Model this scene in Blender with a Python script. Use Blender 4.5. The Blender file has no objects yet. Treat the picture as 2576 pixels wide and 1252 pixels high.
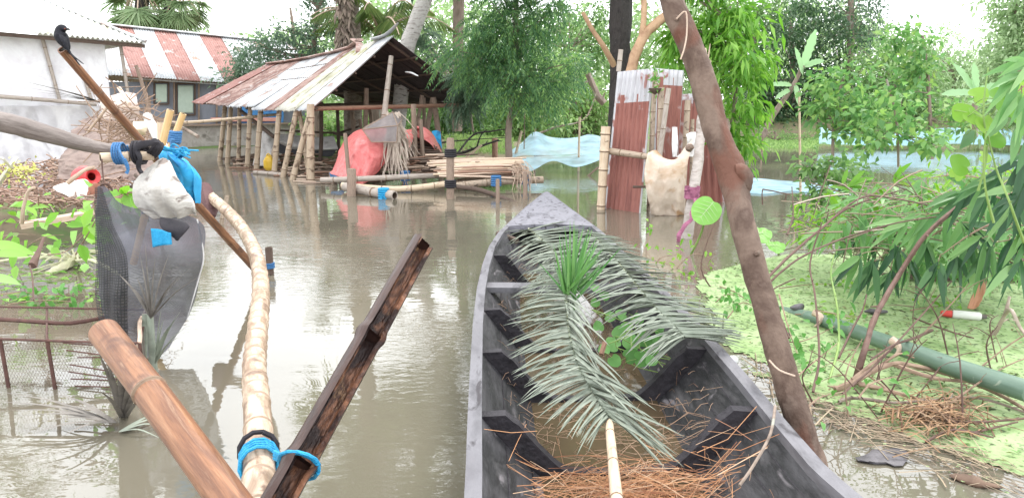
import bpy, math, random
import numpy as np
from math import sin, cos, pi, radians
from mathutils import Vector, noise as mnoise

# ---------------------------------------------------------------- camera, sky, sun, exposure
random.seed(11)
RNG = np.random.default_rng(11)
sc = bpy.context.scene
COL = sc.collection
FPX, CAMZ = 1860.0, 1.7                     # focal length in pixels of a 2576 px wide frame, eye height over the water
PITCH = math.atan(376.0 / FPX)
cam_d = bpy.data.cameras.new("camera"); cam = bpy.data.objects.new("camera", cam_d); COL.objects.link(cam)
cam.location = (0, 0, CAMZ); cam.rotation_euler = (pi / 2 - PITCH, 0, 0)
cam_d.sensor_width = 36.0; cam_d.lens = 36.0 * FPX / 2576.0
cam_d.clip_start = 0.05; cam_d.clip_end = 900
sc.camera = cam

SUN_EL, SUN_AZ = radians(58), radians(-35)  # soft sun through cloud, high and from behind left
world = bpy.data.worlds.new("World"); sc.world = world; world.use_nodes = True
wt = world.node_tree; wt.nodes.clear()
w_out = wt.nodes.new('ShaderNodeOutputWorld'); w_bg = wt.nodes.new('ShaderNodeBackground')
w_sky = wt.nodes.new('ShaderNodeTexSky'); w_sky.sky_type = 'NISHITA'; w_sky.sun_disc = False
w_sky.sun_elevation = SUN_EL; w_sky.sun_rotation = SUN_AZ; w_sky.air_density = 1.5; w_sky.dust_density = 4.0
w_mix = wt.nodes.new('ShaderNodeMix'); w_mix.data_type = 'RGBA'; w_mix.inputs[0].default_value = 0.82
w_mix.inputs[7].default_value = (14.2, 14.6, 15.0, 1)   # bright even cloud cover
wt.links.new(w_sky.outputs[0], w_mix.inputs[6]); wt.links.new(w_mix.outputs[2], w_bg.inputs[0])
w_bg.inputs[1].default_value = 0.125
wt.links.new(w_bg.outputs[0], w_out.inputs[0])
sun_d = bpy.data.lights.new("sun", 'SUN'); sun_d.energy = 1.3; sun_d.angle = radians(22); sun_d.color = (1, .96, .9)
sun = bpy.data.objects.new("sun", sun_d); COL.objects.link(sun)
sun.rotation_euler = (pi / 2 - SUN_EL, 0, SUN_AZ + pi); sun.location = (0, 0, 30)
sc.view_settings.view_transform = 'Standard'; sc.view_settings.look = 'None'
sc.view_settings.exposure = 0.9; sc.view_settings.gamma = 1.0; sc.view_settings.use_curve_mapping = False
sc.cycles.max_bounces = 8; sc.cycles.diffuse_bounces = 4; sc.cycles.glossy_bounces = 4
sc.cycles.transmission_bounces = 4; sc.cycles.transparent_max_bounces = 12
sc.cycles.sample_clamp_indirect = 8.0
sc.cycles.use_denoising = True

# ---------------------------------------------------------------- pixel helpers (points are placed at a real distance)
def ray(px, py):
    u = (px - 1288.0) / FPX; v = (626.0 - py) / FPX
    return Vector((u, cos(PITCH) + v * sin(PITCH), -sin(PITCH) + v * cos(PITCH)))
def P(px, py, d):
    r = ray(px, py); t = d / r.y
    return Vector((r.x * t, d, CAMZ + r.z * t))
def G(px, py, z=0.0):
    r = ray(px, py); t = (z - CAMZ) / r.z
    return Vector((r.x * t, r.y * t, z))
def V(*a): return Vector(a)

# ---------------------------------------------------------------- object helpers
def tag(o, label=None, cat=None, group=None, kind=None):
    if label: o['label'] = label
    if cat: o['category'] = cat
    if group: o['group'] = group
    if kind: o['kind'] = kind
    return o
def thing(name, label, cat, loc=(0, 0, 0), group=None):
    o = bpy.data.objects.new(name, None); COL.objects.link(o); o.location = loc
    o.empty_display_size = .1
    return tag(o, label, cat, group)
def link(name, me, parent=None):
    o = bpy.data.objects.new(name, me); COL.objects.link(o)
    if parent is not None:
        o.parent = parent
        w = Vector((0, 0, 0)); q = parent
        while q is not None:
            w += q.location; q = q.parent
        o.location = -w
    return o
def copy_tree(o, parent=None):
    c = o.copy(); COL.objects.link(c)
    if parent is not None: c.parent = parent
    for ch in list(o.children): copy_tree(ch, c)
    return c

class MB:
    def __init__(s): s.v = []; s.f = []; s.uv = []; s.m = []
    def face(s, idx, uv=None, m=0):
        s.f.append(tuple(idx)); s.uv.append(uv); s.m.append(m)
    def box(s, a, b, m=0):
        """axis box a..b"""
        x0, y0, z0 = a; x1, y1, z1 = b; k = len(s.v)
        s.v += [(x0,y0,z0),(x1,y0,z0),(x1,y1,z0),(x0,y1,z0),(x0,y0,z1),(x1,y0,z1),(x1,y1,z1),(x0,y1,z1)]
        for q in ((0,3,2,1),(4,5,6,7),(0,1,5,4),(1,2,6,5),(2,3,7,6),(3,0,4,7)): s.face([k+i for i in q], None, m)
    def beam(s, a, b, w, h, up=(0,0,1), m=0):
        """box from a to b, width w, height h"""
        a = Vector(a); b = Vector(b); t = (b - a); L = t.length; t = t / max(L, 1e-6); up = Vector(up)
        sd = t.cross(up)
        if sd.length < 1e-3: sd = t.cross(Vector((1, 0, 0)))
        sd.normalize(); u = sd.cross(t).normalized(); k = len(s.v)
        for p in (a, b):
            for sx, sy in ((-1,-1),(1,-1),(1,1),(-1,1)):
                s.v.append(tuple(p + sd * (w/2*sx) + u * (h/2*sy)))
        for i in range(4):
            j = (i+1) % 4
            s.face([k+i,k+j,k+4+j,k+4+i], [(i*.1,0),(i*.1+.1,0),(i*.1+.1,L),(i*.1,L)], m)
        s.face([k+3,k+2,k+1,k], None, m); s.face([k+4,k+5,k+6,k+7], None, m)
    def tube(s, pts, rad, n=8, cap=True, m=0, ms=None, wob=0.0, flat=1.0):
        """tube through pts; rad scalar or list; ms = material index per ring segment"""
        pts = [Vector(p) for p in pts]; N = len(pts)
        if not hasattr(rad, '__len__'): rad = [rad] * N
        T = []
        for i in range(N):
            t = pts[min(i+1, N-1)] - pts[max(i-1, 0)]
            T.append(t.normalized() if t.length > 1e-9 else Vector((0,0,1)))
        ref = Vector((0,0,1)) if abs(T[0].z) < .9 else Vector((1,0,0))
        sd = T[0].cross(ref).normalized(); k = len(s.v); L = 0; Ls = []
        for i in range(N):
            sd = (sd - T[i] * sd.dot(T[i]))
            sd = sd.normalized() if sd.length > 1e-6 else T[i].orthogonal().normalized()
            up = sd.cross(T[i])
            if i: L += (pts[i]-pts[i-1]).length
            Ls.append(L)
            for j in range(n):
                a = 2*pi*j/n; r = rad[i]
                if wob: r *= 1 + wob * mnoise.noise(pts[i]*6 + Vector((j*1.7, i*.37, 0)))
                s.v.append(tuple(pts[i] + sd*(cos(a)*r) + up*(sin(a)*r*flat)))
        for i in range(N-1):
            mm = ms[i] if ms else m
            for j in range(n):
                j2 = (j+1) % n
                s.face([k+i*n+j, k+i*n+j2, k+(i+1)*n+j2, k+(i+1)*n+j],
                       [(j/n*.3, Ls[i]), ((j+1)/n*.3, Ls[i]), ((j+1)/n*.3, Ls[i+1]), (j/n*.3, Ls[i+1])], mm)
        if cap:
            s.face([k+j for j in range(n-1, -1, -1)], None, m); s.face([k+(N-1)*n+j for j in range(n)], None, m)
    def grid(s, fn, nu, nv, m=0, su=1.0, sv=1.0, closed=False):
        """fn(u,v)->point, u,v in 0..1"""
        k = len(s.v)
        for i in range(nu+1):
            for j in range(nv+1):
                s.v.append(tuple(fn(i/nu, j/nv)))
        for i in range(nu):
            for j in range(nv):
                a = k+i*(nv+1)+j; b = a+nv+1
                s.face([a, b, b+1, a+1], [(i/nu*su, j/nv*sv), ((i+1)/nu*su, j/nv*sv), ((i+1)/nu*su, (j+1)/nv*sv), (i/nu*su, (j+1)/nv*sv)], m)
    def build(s, name, mats, parent=None, smooth=True, solid=0.0):
        me = bpy.data.meshes.new(name); me.from_pydata(s.v, [], s.f)
        if not isinstance(mats, (list, tuple)): mats = [mats]
        for q in mats: me.materials.append(q)
        uvl = me.uv_layers.new(name="UVMap").data; k = 0
        for fi, f in enumerate(s.f):
            u = s.uv[fi]
            for c, vi in enumerate(f):
                if u: uvl[k].uv = u[c]
                else:
                    p = s.v[vi]; uvl[k].uv = (p[0]+p[1]*.6, p[2]+p[1]*.7)
                k += 1
        me.polygons.foreach_set("material_index", s.m)
        me.polygons.foreach_set("use_smooth", [smooth]*len(s.f))
        me.update()
        if smooth:
            try: me.set_sharp_from_angle(angle=radians(48))
            except Exception: pass
        o = link(name, me, parent)
        if solid:
            md = o.modifiers.new("thickness", 'SOLIDIFY'); md.thickness = solid; md.offset = 0
        return o

def smoothpath(pts, k=4):
    """Catmull-Rom through pts"""
    pts = [Vector(p) for p in pts]
    if len(pts) < 3: return [pts[0].lerp(pts[-1], i/k) for i in range(k+1)]
    out = []
    for i in range(len(pts)-1):
        p0 = pts[max(i-1,0)]; p1 = pts[i]; p2 = pts[i+1]; p3 = pts[min(i+2,len(pts)-1)]
        for j in range(k):
            t = j/k
            out.append(.5*((2*p1)+(p2-p0)*t+(2*p0-5*p1+4*p2-p3)*t*t+(3*p1-p0-3*p2+p3)*t**3))
    out.append(pts[-1]); return out
def lerp_list(a, n): 
    return [a[0]+(a[1]-a[0])*i/(n-1) for i in range(n)]

def bamboo(name, pts, r0, r1, mats, parent=None, node=.28, n=12, bulge=1.12, hollow=True, k=4, jitter=.15, wobble=0.0):
    """bamboo culm: internodes with raised rings; open cut end"""
    path = smoothpath(pts, k) if len(pts) > 2 else [Vector(pts[0]), Vector(pts[-1])]
    cum = [0]
    for i in range(1, len(path)): cum.append(cum[-1]+(path[i]-path[i-1]).length)
    L = cum[-1]
    def at(s):
        s = max(0, min(L, s))
        for i in range(1, len(path)):
            if cum[i] >= s:
                q = (s-cum[i-1])/max(cum[i]-cum[i-1], 1e-9); return path[i-1].lerp(path[i], q)
        return path[-1]
    rr = random.Random(int(abs(pts[0][0])*991+abs(pts[0][1])*77)+len(pts))
    S = [0.0]; R = [1.0]; M = []
    s = node*rr.uniform(.35, .8)
    while s < L-node*.25:
        w = r0*.35
        for ds, q, mm in ((-w*1.6, .985, 0), (-w*.5, bulge*.97, 0), (0, bulge, 1), (w*.35, .97, 1), (w*1.2, 1.0, 0)):
            S.append(s+ds); R.append(q); M.append(mm)
        S.append(s+node*.5); R.append(.99); M.append(0)
        s += node*rr.uniform(1-jitter, 1+jitter)
    S = [x for x in S if x < L-1e-3]; R = R[:len(S)]; M = M[:len(S)-1]
    S.append(L); R.append(1.0); M.append(0)
    srt = all(S[i] <= S[i+1] for i in range(len(S)-1))
    if not srt:
        z = sorted(zip(S, R)); S = [a for a, b in z]; R = [b for a, b in z]
    P_ = [at(x) + (Vector((rr.uniform(-1,1), rr.uniform(-1,1), rr.uniform(-1,1)))*wobble if wobble else Vector((0,0,0))) for x in S]
    rad = [(r0+(r1-r0)*(x/L))*q for x, q in zip(S, R)]
    b = MB(); b.tube(P_, rad, n=n, cap=not hollow, ms=M)
    if hollow:
        for (p, q, r) in ((P_[0], P_[1], rad[0]), (P_[-1], P_[-2], rad[-1])):
            t = (q-p).normalized()
            m2 = MB(); ring = [p, p+t*.0005, p+t*r*1.2, p+t*(r*1.2+.001)]
            m2.tube(ring, [r*.999, r*.72, r*.66, .001], n=n, cap=False, ms=[0, 2, 2])
            k0 = len(b.v); b.v += m2.v
            for f, u, mm in zip(m2.f, m2.uv, m2.m): b.face([i+k0 for i in f], u, mm)
    return b.build(name, mats, parent)

# ---------------------------------------------------------------- materials
MAT = {}
def _n(nt, t, **kw):
    n = nt.nodes.new(t)
    for k, v in kw.items(): setattr(n, k, v)
    return n
def pm(name, cols, scale=6, rough=.7, bump=.3, stretch=(1,1,1), coord='Object', detail=6, dist=0.02, spec=.4,
       spots=None, metal=0.0, trans=0.0, pos=None, island=0.0, distort=.4, alpha=None, rvar=.15, sheen=0):
    """noise-ramp material. cols = list of colours; spots = (colour, scale, amount)"""
    if name in MAT: return MAT[name]
    m = bpy.data.materials.new(name); m.use_nodes = True; nt = m.node_tree; L = nt.links.new
    bs = nt.nodes['Principled BSDF']; out = nt.nodes['Material Output']
    tc = _n(nt, 'ShaderNodeTexCoord'); mp = _n(nt, 'ShaderNodeMapping'); mp.inputs['Scale'].default_value = stretch
    L(tc.outputs[coord], mp.inputs[0])
    nz = _n(nt, 'ShaderNodeTexNoise'); nz.inputs['Scale'].default_value = scale; nz.inputs['Detail'].default_value = detail
    nz.inputs['Roughness'].default_value = .62; nz.inputs['Distortion'].default_value = distort
    L(mp.outputs[0], nz.inputs['Vector'])
    fac = nz.outputs['Fac']
    if island:
        ge = _n(nt, 'ShaderNodeNewGeometry'); mx = _n(nt, 'ShaderNodeMix'); mx.inputs[0].default_value = island
        L(nz.outputs['Fac'], mx.inputs[2]); L(ge.outputs['Random Per Island'], mx.inputs[3]); fac = mx.outputs[0]
    cr = _n(nt, 'ShaderNodeValToRGB'); L(fac, cr.inputs[0]); e = cr.color_ramp.elements
    n = len(cols); ps = pos or [(.28+.44*i/max(n-1,1)) if not island > .5 else (.05+.9*i/max(n-1,1)) for i in range(n)]
    while len(e) < n: e.new(.5)
    for i in range(n): e[i].position = ps[i]; e[i].color = (*cols[i], 1)
    col = cr.outputs[0]
    if spots:
        sp = _n(nt, 'ShaderNodeTexNoise'); sp.inputs['Scale'].default_value = spots[1]; sp.inputs['Detail'].default_value = 5
        sp.inputs['Distortion'].default_value = .6
        L(tc.outputs['Object'] if coord != 'Object' else mp.outputs[0], sp.inputs['Vector'])
        r2 = _n(nt, 'ShaderNodeValToRGB'); r2.color_ramp.elements[0].position = spots[2]; r2.color_ramp.elements[1].position = spots[2]+.09
        L(sp.outputs['Fac'], r2.inputs[0]); mx2 = _n(nt, 'ShaderNodeMix', data_type='RGBA')
        L(r2.outputs[0], mx2.inputs[0]); L(col, mx2.inputs[6]); mx2.inputs[7].default_value = (*spots[0], 1); col = mx2.outputs[2]
    L(col, bs.inputs['Base Color'])
    rr = _n(nt, 'ShaderNodeMapRange'); rr.inputs[3].default_value = max(.02, rough-rvar); rr.inputs[4].default_value = min(1, rough+rvar)
    L(nz.outputs['Fac'], rr.inputs[0]); L(rr.outputs[0], bs.inputs['Roughness'])
    bs.inputs['Specular IOR Level'].default_value = spec; bs.inputs['Metallic'].default_value = metal
    if bump:
        n2 = _n(nt, 'ShaderNodeTexNoise'); n2.inputs['Scale'].default_value = scale*3; n2.inputs['Detail'].default_value = 5
        L(mp.outputs[0], n2.inputs['Vector'])
        bp = _n(nt, 'ShaderNodeBump'); bp.inputs['Strength'].default_value = bump; bp.inputs['Distance'].default_value = dist
        L(n2.outputs['Fac'], bp.inputs['Height']); L(bp.outputs[0], bs.inputs['Normal'])
    sh = bs.outputs[0]
    if trans:
        tr = _n(nt, 'ShaderNodeBsdfTranslucent'); ms = _n(nt, 'ShaderNodeMixShader'); ms.inputs[0].default_value = trans
        hs = _n(nt, 'ShaderNodeHueSaturation'); hs.inputs['Value'].default_value = 1.5; hs.inputs['Saturation'].default_value = 1.1
        L(col, hs.inputs['Color']); L(hs.outputs[0], tr.inputs[0]); L(sh, ms.inputs[1]); L(tr.outputs[0], ms.inputs[2]); sh = ms.outputs[0]
    if alpha is not None:
        tp = _n(nt, 'ShaderNodeBsdfTransparent'); ms = _n(nt, 'ShaderNodeMixShader')
        L(tp.outputs[0], ms.inputs[1]); L(sh, ms.inputs[2])
        if isinstance(alpha, tuple):      # ('grid', cells per uv unit, line share, base)  or ('noise', scale, lo, hi)
            if alpha[0] == 'grid':
                mm = _n(nt, 'ShaderNodeMapping'); mm.inputs['Scale'].default_value = (alpha[1], alpha[1], 1); L(tc.outputs['UV'], mm.inputs[0])
                sx = _n(nt, 'ShaderNodeSeparateXYZ'); L(mm.outputs[0], sx.inputs[0]); res = []
                for ax in (0, 1):
                    fr = _n(nt, 'ShaderNodeMath', operation='FRACT'); L(sx.outputs[ax], fr.inputs[0])
                    lt = _n(nt, 'ShaderNodeMath', operation='LESS_THAN'); L(fr.outputs[0], lt.inputs[0]); lt.inputs[1].default_value = alpha[2]; res.append(lt)
                mxx = _n(nt, 'ShaderNodeMath', operation='MAXIMUM'); L(res[0].outputs[0], mxx.inputs[0]); L(res[1].outputs[0], mxx.inputs[1])
                ml = _n(nt, 'ShaderNodeMath', operation='MAXIMUM'); L(mxx.outputs[0], ml.inputs[0]); ml.inputs[1].default_value = alpha[3]
                L(ml.outputs[0], ms.inputs[0])
            else:
                an = _n(nt, 'ShaderNodeTexNoise'); an.inputs['Scale'].default_value = alpha[1]; an.inputs['Detail'].default_value = 4
                L(tc.outputs['Object'], an.inputs['Vector']); mr = _n(nt, 'ShaderNodeMapRange')
                mr.inputs[1].default_value = .35; mr.inputs[2].default_value = .65; mr.inputs[3].default_value = alpha[2]; mr.inputs[4].default_value = alpha[3]
                L(an.outputs['Fac'], mr.inputs[0]); L(mr.outputs[0], ms.inputs[0])
        else: ms.inputs[0].default_value = alpha
        sh = ms.outputs[0]
    L(sh, out.inputs[0]); MAT[name] = m
    return m
def leafmat(name, cols, trans=.35, rough=.5, spec=.35, scale=1.2):
    return pm(name, cols, scale=scale, rough=rough, bump=0, island=.72, trans=trans, spec=spec, detail=2, rvar=.08)

# ---------------------------------------------------------------- leaves in bulk
def leaves(name, base, dirv, nrm, L, W, mat, parent=None, nseg=1, droop=0.0, fold=.25, prof=None, smooth=False):
    """many leaves in one mesh. nseg 1 = folded diamond, else a strip with mid-fold"""
    base = np.asarray(base, float); N = len(base)
    if N == 0: return None
    dirv = np.asarray(dirv, float); dirv = dirv/np.maximum(np.linalg.norm(dirv, axis=1, keepdims=True), 1e-9)
    nrm = np.asarray(nrm, float); sd = np.cross(dirv, nrm); sd /= np.maximum(np.linalg.norm(sd, axis=1, keepdims=True), 1e-9)
    up = np.cross(sd, dirv)
    L = np.broadcast_to(np.asarray(L, float), (N,))[:, None]; W = np.broadcast_to(np.asarray(W, float), (N,))[:, None]
    dn = np.array([0, 0, -1.0])
    if nseg == 1:
        t = .45; c = base+dirv*L*t+dn*droop*L*t*t
        tip = base+dirv*L+dn*droop*L
        vs = np.stack([base, c+sd*W*.5+up*W*fold, tip, c-sd*W*.5+up*W*fold], 1).reshape(-1, 3)
        nv = 4; quads = np.array([[0, 1, 2, 3]])
    else:
        if prof is None: prof = lambda t: (sin(pi*min(1, t*1.02)**.75)**.8 if 0 < t < 1 else 0.0)
        rows = []
        for i in range(nseg+1):
            t = i/nseg; w = max(prof(t), .03); c = base+dirv*L*t+dn*droop*L*t*t
            rows += [c+sd*W*.5*w+up*W*fold*w, c, c-sd*W*.5*w+up*W*fold*w]
        vs = np.stack(rows, 1).reshape(-1, 3); nv = 3*(nseg+1); q = []
        for i in range(nseg):
            a = 3*i; q += [[a, a+3, a+4, a+1], [a+1, a+4, a+5, a+2]]
        quads = np.array(q)
    F = (quads[None]+(np.arange(N)*nv)[:, None, None]).reshape(-1, 4)
    me = bpy.data.meshes.new(name); me.vertices.add(len(vs)); me.vertices.foreach_set("co", vs.ravel())
    nf = len(F); me.loops.add(nf*4); me.loops.foreach_set("vertex_index", F.ravel().astype(np.int32))
    me.polygons.add(nf); me.polygons.foreach_set("loop_start", np.arange(0, nf*4, 4, dtype=np.int32))
    me.polygons.foreach_set("loop_total", np.full(nf, 4, dtype=np.int32))
    me.materials.append(mat); me.update(calc_edges=True); me.validate()
    if smooth: me.polygons.foreach_set("use_smooth", [True]*nf)
    return link(name, me, parent)
def rdir(n): 
    a = RNG.normal(size=(n, 3)); return a/np.linalg.norm(a, axis=1, keepdims=True)

def blob(px, py, d, rpx, rpy, n, dd=None):
    c = P(px, py, d); rx = rpx*d/FPX; rz = rpy*d/FPX
    return (c, rx, dd if dd else max(rx*.8, .5), rz, n)

def tree(name, label, trunk, blobs, lm, bark, leaf=(.14, .05), per=26, cr=.35, droop=.3, style='clump', group=None,
         cat='tree', fold=.25, limb_r=.03, nlimb=14, hang=.2, nseg=1, parts=('trunk', 'crown'), cov=None):
    """trunk = [(point, radius)...]; blobs = ellipsoids filled with leaf clumps on limbs"""
    tp = [Vector(p) for p, r in trunk]; tr = [r for p, r in trunk]
    root = thing(name, label, cat, (tp[0].x, tp[0].y, tp[0].z), group)
    if len(tp) > 2:
        pp = smoothpath(tp, 4); rr = [float(np.interp(i/4, range(len(tr)), tr)) for i in range(len(pp))]
    else: pp, rr = tp, tr
    t = MB(); t.tube(pp, rr, n=10, wob=.25)
    bs_, ds_, ls_ = [], [], []
    for (c, rx, ry, rz, n) in blobs:
        q = rdir(n)*(RNG.uniform(.25, 1.0, size=(n, 1))**.5)
        q *= np.array([rx, ry, rz]); 
        # uneven outline: push by low noise
        cen = np.array(c)+q
        for i in range(n):
            w = mnoise.noise(Vector(cen[i])*(1.1/max(.6, rx*.5)))
            cen[i] = np.array(c)+q[i]*(1+.45*w)
        # drop clumps in noise voids so that gaps show
        keep = [i for i in range(n) if mnoise.noise(Vector(cen[i])*(1.6/max(.7, rx*.4))+Vector((7, 3, 1))) > -.22]
        cen = cen[keep]
        for i in range(min(nlimb, len(cen))):
            e = Vector(cen[i]); cand = [(abs((p-e).length-.9*rx)+max(0, p.z-e.z)*2, k) for k, p in enumerate(pp[len(pp)//3:])]
            k = min(cand)[1]+len(pp)//3; s0 = pp[k]; mid = s0.lerp(e, .5)+Vector((0, 0, -.08*(e-s0).length))+Vector(rdir(1)[0])*.08*(e-s0).length
            lr = min(limb_r*(.6+.1*(e-s0).length), rr[k]*.7)
            t.tube(smoothpath([s0, mid, e], 3), [lr*(1-.8*j/6) for j in range(7)], n=5)
        m = len(cen)
        cc = np.repeat(cen, per, 0); off = rdir(m*per)
        rad = cr*np.repeat(RNG.uniform(.6, 1.3, size=(m, 1)), per, 0)*RNG.uniform(.15, 1, size=(m*per, 1))
        bp = cc+off*rad*np.array([1, 1, .75])
        dv = off*.9+rdir(m*per)*.7+np.array([0, 0, -hang])
        bs_.append(bp); ds_.append(dv); ls_.append(RNG.uniform(.65, 1.25, m*per))
    B = np.concatenate(bs_); D = np.concatenate(ds_); Ls = np.concatenate(ls_); N = len(B)
    if style == 'spray':     # compound leaves: pairs of leaflets along a drooping rachis
        npair = 7; RL = leaf[2] if len(leaf) > 2 else leaf[0]*3.4
        D = D/np.linalg.norm(D, axis=1, keepdims=True); D[:, 2] -= .15
        nr = np.tile(np.array([0, 0, 1.0]), (N, 1))+rdir(N)*.35
        sd = np.cross(D, nr); sd /= np.maximum(np.linalg.norm(sd, axis=1, keepdims=True), 1e-6)
        b2, d2, n2, l2 = [], [], [], []
        for i in range(npair):
            tt = (i+.7)/npair; pos = B+D*(RL*tt*Ls[:, None])+np.array([0, 0, -1])*(RL*.35*tt*tt*Ls[:, None])
            for sg in (-1, 1):
                b2.append(pos); d2.append(sd*sg*.9+D*.55+np.array([0, 0, -.35])); n2.append(nr); l2.append(Ls*(1-.35*abs(tt-.4)))
        B = np.concatenate(b2); D = np.concatenate(d2); NR = np.concatenate(n2); Ls = np.concatenate(l2)
    else:
        NR = np.tile(np.array([0, 0, 1.0]), (N, 1))+rdir(N)*.7
    t.build(parts[0], bark, root)
    leaves(parts[1], B, D, NR, Ls*leaf[0], Ls*leaf[1], lm, root, nseg=nseg, droop=droop, fold=fold)
    return root
def trk(*a):
    """trunk from (px,py,d,width px)"""
    return [(P(x, y, d), w*d/FPX/2) for x, y, d, w in a]
# ---------------------------------------------------------------- shared materials
M_bamboo_pale = [pm('bamboo pale', [(.50,.36,.22),(.62,.49,.36),(.36,.24,.15)], 3, .45, .15, (6,1,1), 'UV', spots=((.22,.15,.10), 9, .60)),
                 pm('bamboo node dark', [(.14,.09,.06),(.26,.18,.12)], 20, .7, .3), pm('bamboo inside', [(.06,.04,.03),(.12,.08,.05)], 10, .9, .2)]
M_bamboo_brown = [pm('bamboo brown', [(.38,.20,.105),(.26,.12,.06),(.15,.065,.035),(.40,.25,.15)], 2.4, .36, .5, (13,1.2,1), 'UV', spots=((.11,.05,.03), 7, .57), detail=10, dist=.008), MAT['bamboo node dark'], MAT['bamboo inside']]
M_bamboo_old = [pm('bamboo weathered', [(.30,.22,.16),(.42,.33,.25),(.20,.14,.10)], 4, .6, .25, (6,1,1), 'UV', spots=((.12,.09,.07), 10, .58)), MAT['bamboo node dark'], MAT['bamboo inside']]
M_bamboo_grey = [pm('bamboo grey', [(.27,.22,.19),(.42,.36,.31),(.16,.12,.10)], 4, .65, .3, (6,1,1), 'UV'), MAT['bamboo node dark'], MAT['bamboo inside']]
M_bamboo_post = [pm('bamboo post', [(.34,.24,.16),(.46,.36,.26),(.22,.14,.09)], 3, .6, .25, (6,.8,1), 'UV', spots=((.14,.09,.06), 6, .56)), pm('bamboo node brown', [(.18,.12,.08),(.28,.19,.13)], 20, .7, .3), MAT['bamboo inside']]
M_bamboo_yellow = [pm('bamboo yellow', [(.55,.33,.14),(.62,.42,.20),(.45,.24,.10)], 3, .4, .1, (6,1,1), 'UV'), MAT['bamboo node dark'], MAT['bamboo inside']]
M_wood_dark = pm('old wood dark', [(.07,.045,.035),(.13,.09,.07),(.04,.03,.025)], 6, .8, .5, (8,1,1), 'UV')
M_wood_mid = pm('old wood', [(.20,.14,.10),(.30,.22,.17),(.12,.08,.06)], 6, .8, .5, (8,1,1), 'UV')
M_wood_pale = pm('pale split wood', [(.48,.34,.24),(.62,.48,.38),(.34,.21,.14)], 5, .75, .4, (8,1,1), 'UV')
M_wood_red = pm('red brown firewood', [(.22,.12,.08),(.33,.19,.13),(.10,.055,.04)], 6, .8, .5, (8,1,1), 'UV')
M_twig = pm('dry twig', [(.20,.13,.09),(.32,.22,.16),(.12,.08,.05)], 8, .8, .3)
M_twig_dark = pm('dark twig', [(.09,.05,.04),(.15,.09,.07)], 8, .75, .3)
M_twig_green = pm('green stem', [(.14,.24,.05),(.25,.36,.10)], 8, .5, .1)
M_bark = pm('bark grey brown', [(.16,.12,.09),(.27,.21,.17),(.09,.065,.05)], 5, .85, .7, (1,1,.35), spots=((.30,.30,.25), 7, .6))
M_bark_black = pm('bark nearly black', [(.022,.019,.018),(.045,.038,.035),(.012,.01,.01)], 9, .8, .9, (1,1,.4), dist=.05, spots=((.20,.18,.16), 30, .68))
M_tin_pale = pm('tin zinc pale', [(.42,.43,.45),(.56,.57,.58),(.30,.30,.31)], 2.2, .5, .1, (1,1,1), metal=.2, detail=9, spots=((.38,.25,.20), 2.2, .60))
M_tin_red = pm('tin rust red', [(.27,.125,.105),(.36,.19,.165),(.19,.08,.065)], 2.6, .6, .2, detail=9, spots=((.48,.42,.40), 4, .60))
M_tin_rust = pm('tin rust brown', [(.30,.17,.145),(.44,.31,.27),(.21,.11,.09),(.52,.45,.42)], 2.5, .7, .15, spots=((.5,.45,.42), 4, .62))
M_tin_moss = pm('tin mossy', [(.42,.41,.34),(.56,.54,.48),(.30,.29,.16)], 2.5, .7, .15, spots=((.34,.33,.13), 3, .58))
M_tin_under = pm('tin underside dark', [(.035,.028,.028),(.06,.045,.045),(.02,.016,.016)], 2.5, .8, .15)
M_blue_net = pm('blue netting', [(.02,.30,.62),(.04,.42,.75)], 8, .6, .2, spots=((.02,.20,.45), 6, .55))
M_blue_rope = pm('blue rope', [(.03,.12,.30),(.07,.22,.44)], 40, .6, .6)
M_cyan_rope = pm('cyan rope', [(.01,.25,.50),(.03,.38,.66)], 40, .5, .6)
M_black_cloth = pm('black cloth', [(.015,.014,.018),(.035,.03,.035)], 10, .8, .3)
M_white_cloth = pm('white cloth', [(.60,.58,.57),(.74,.72,.71),(.42,.39,.37)], 4, .8, .5)

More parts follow.
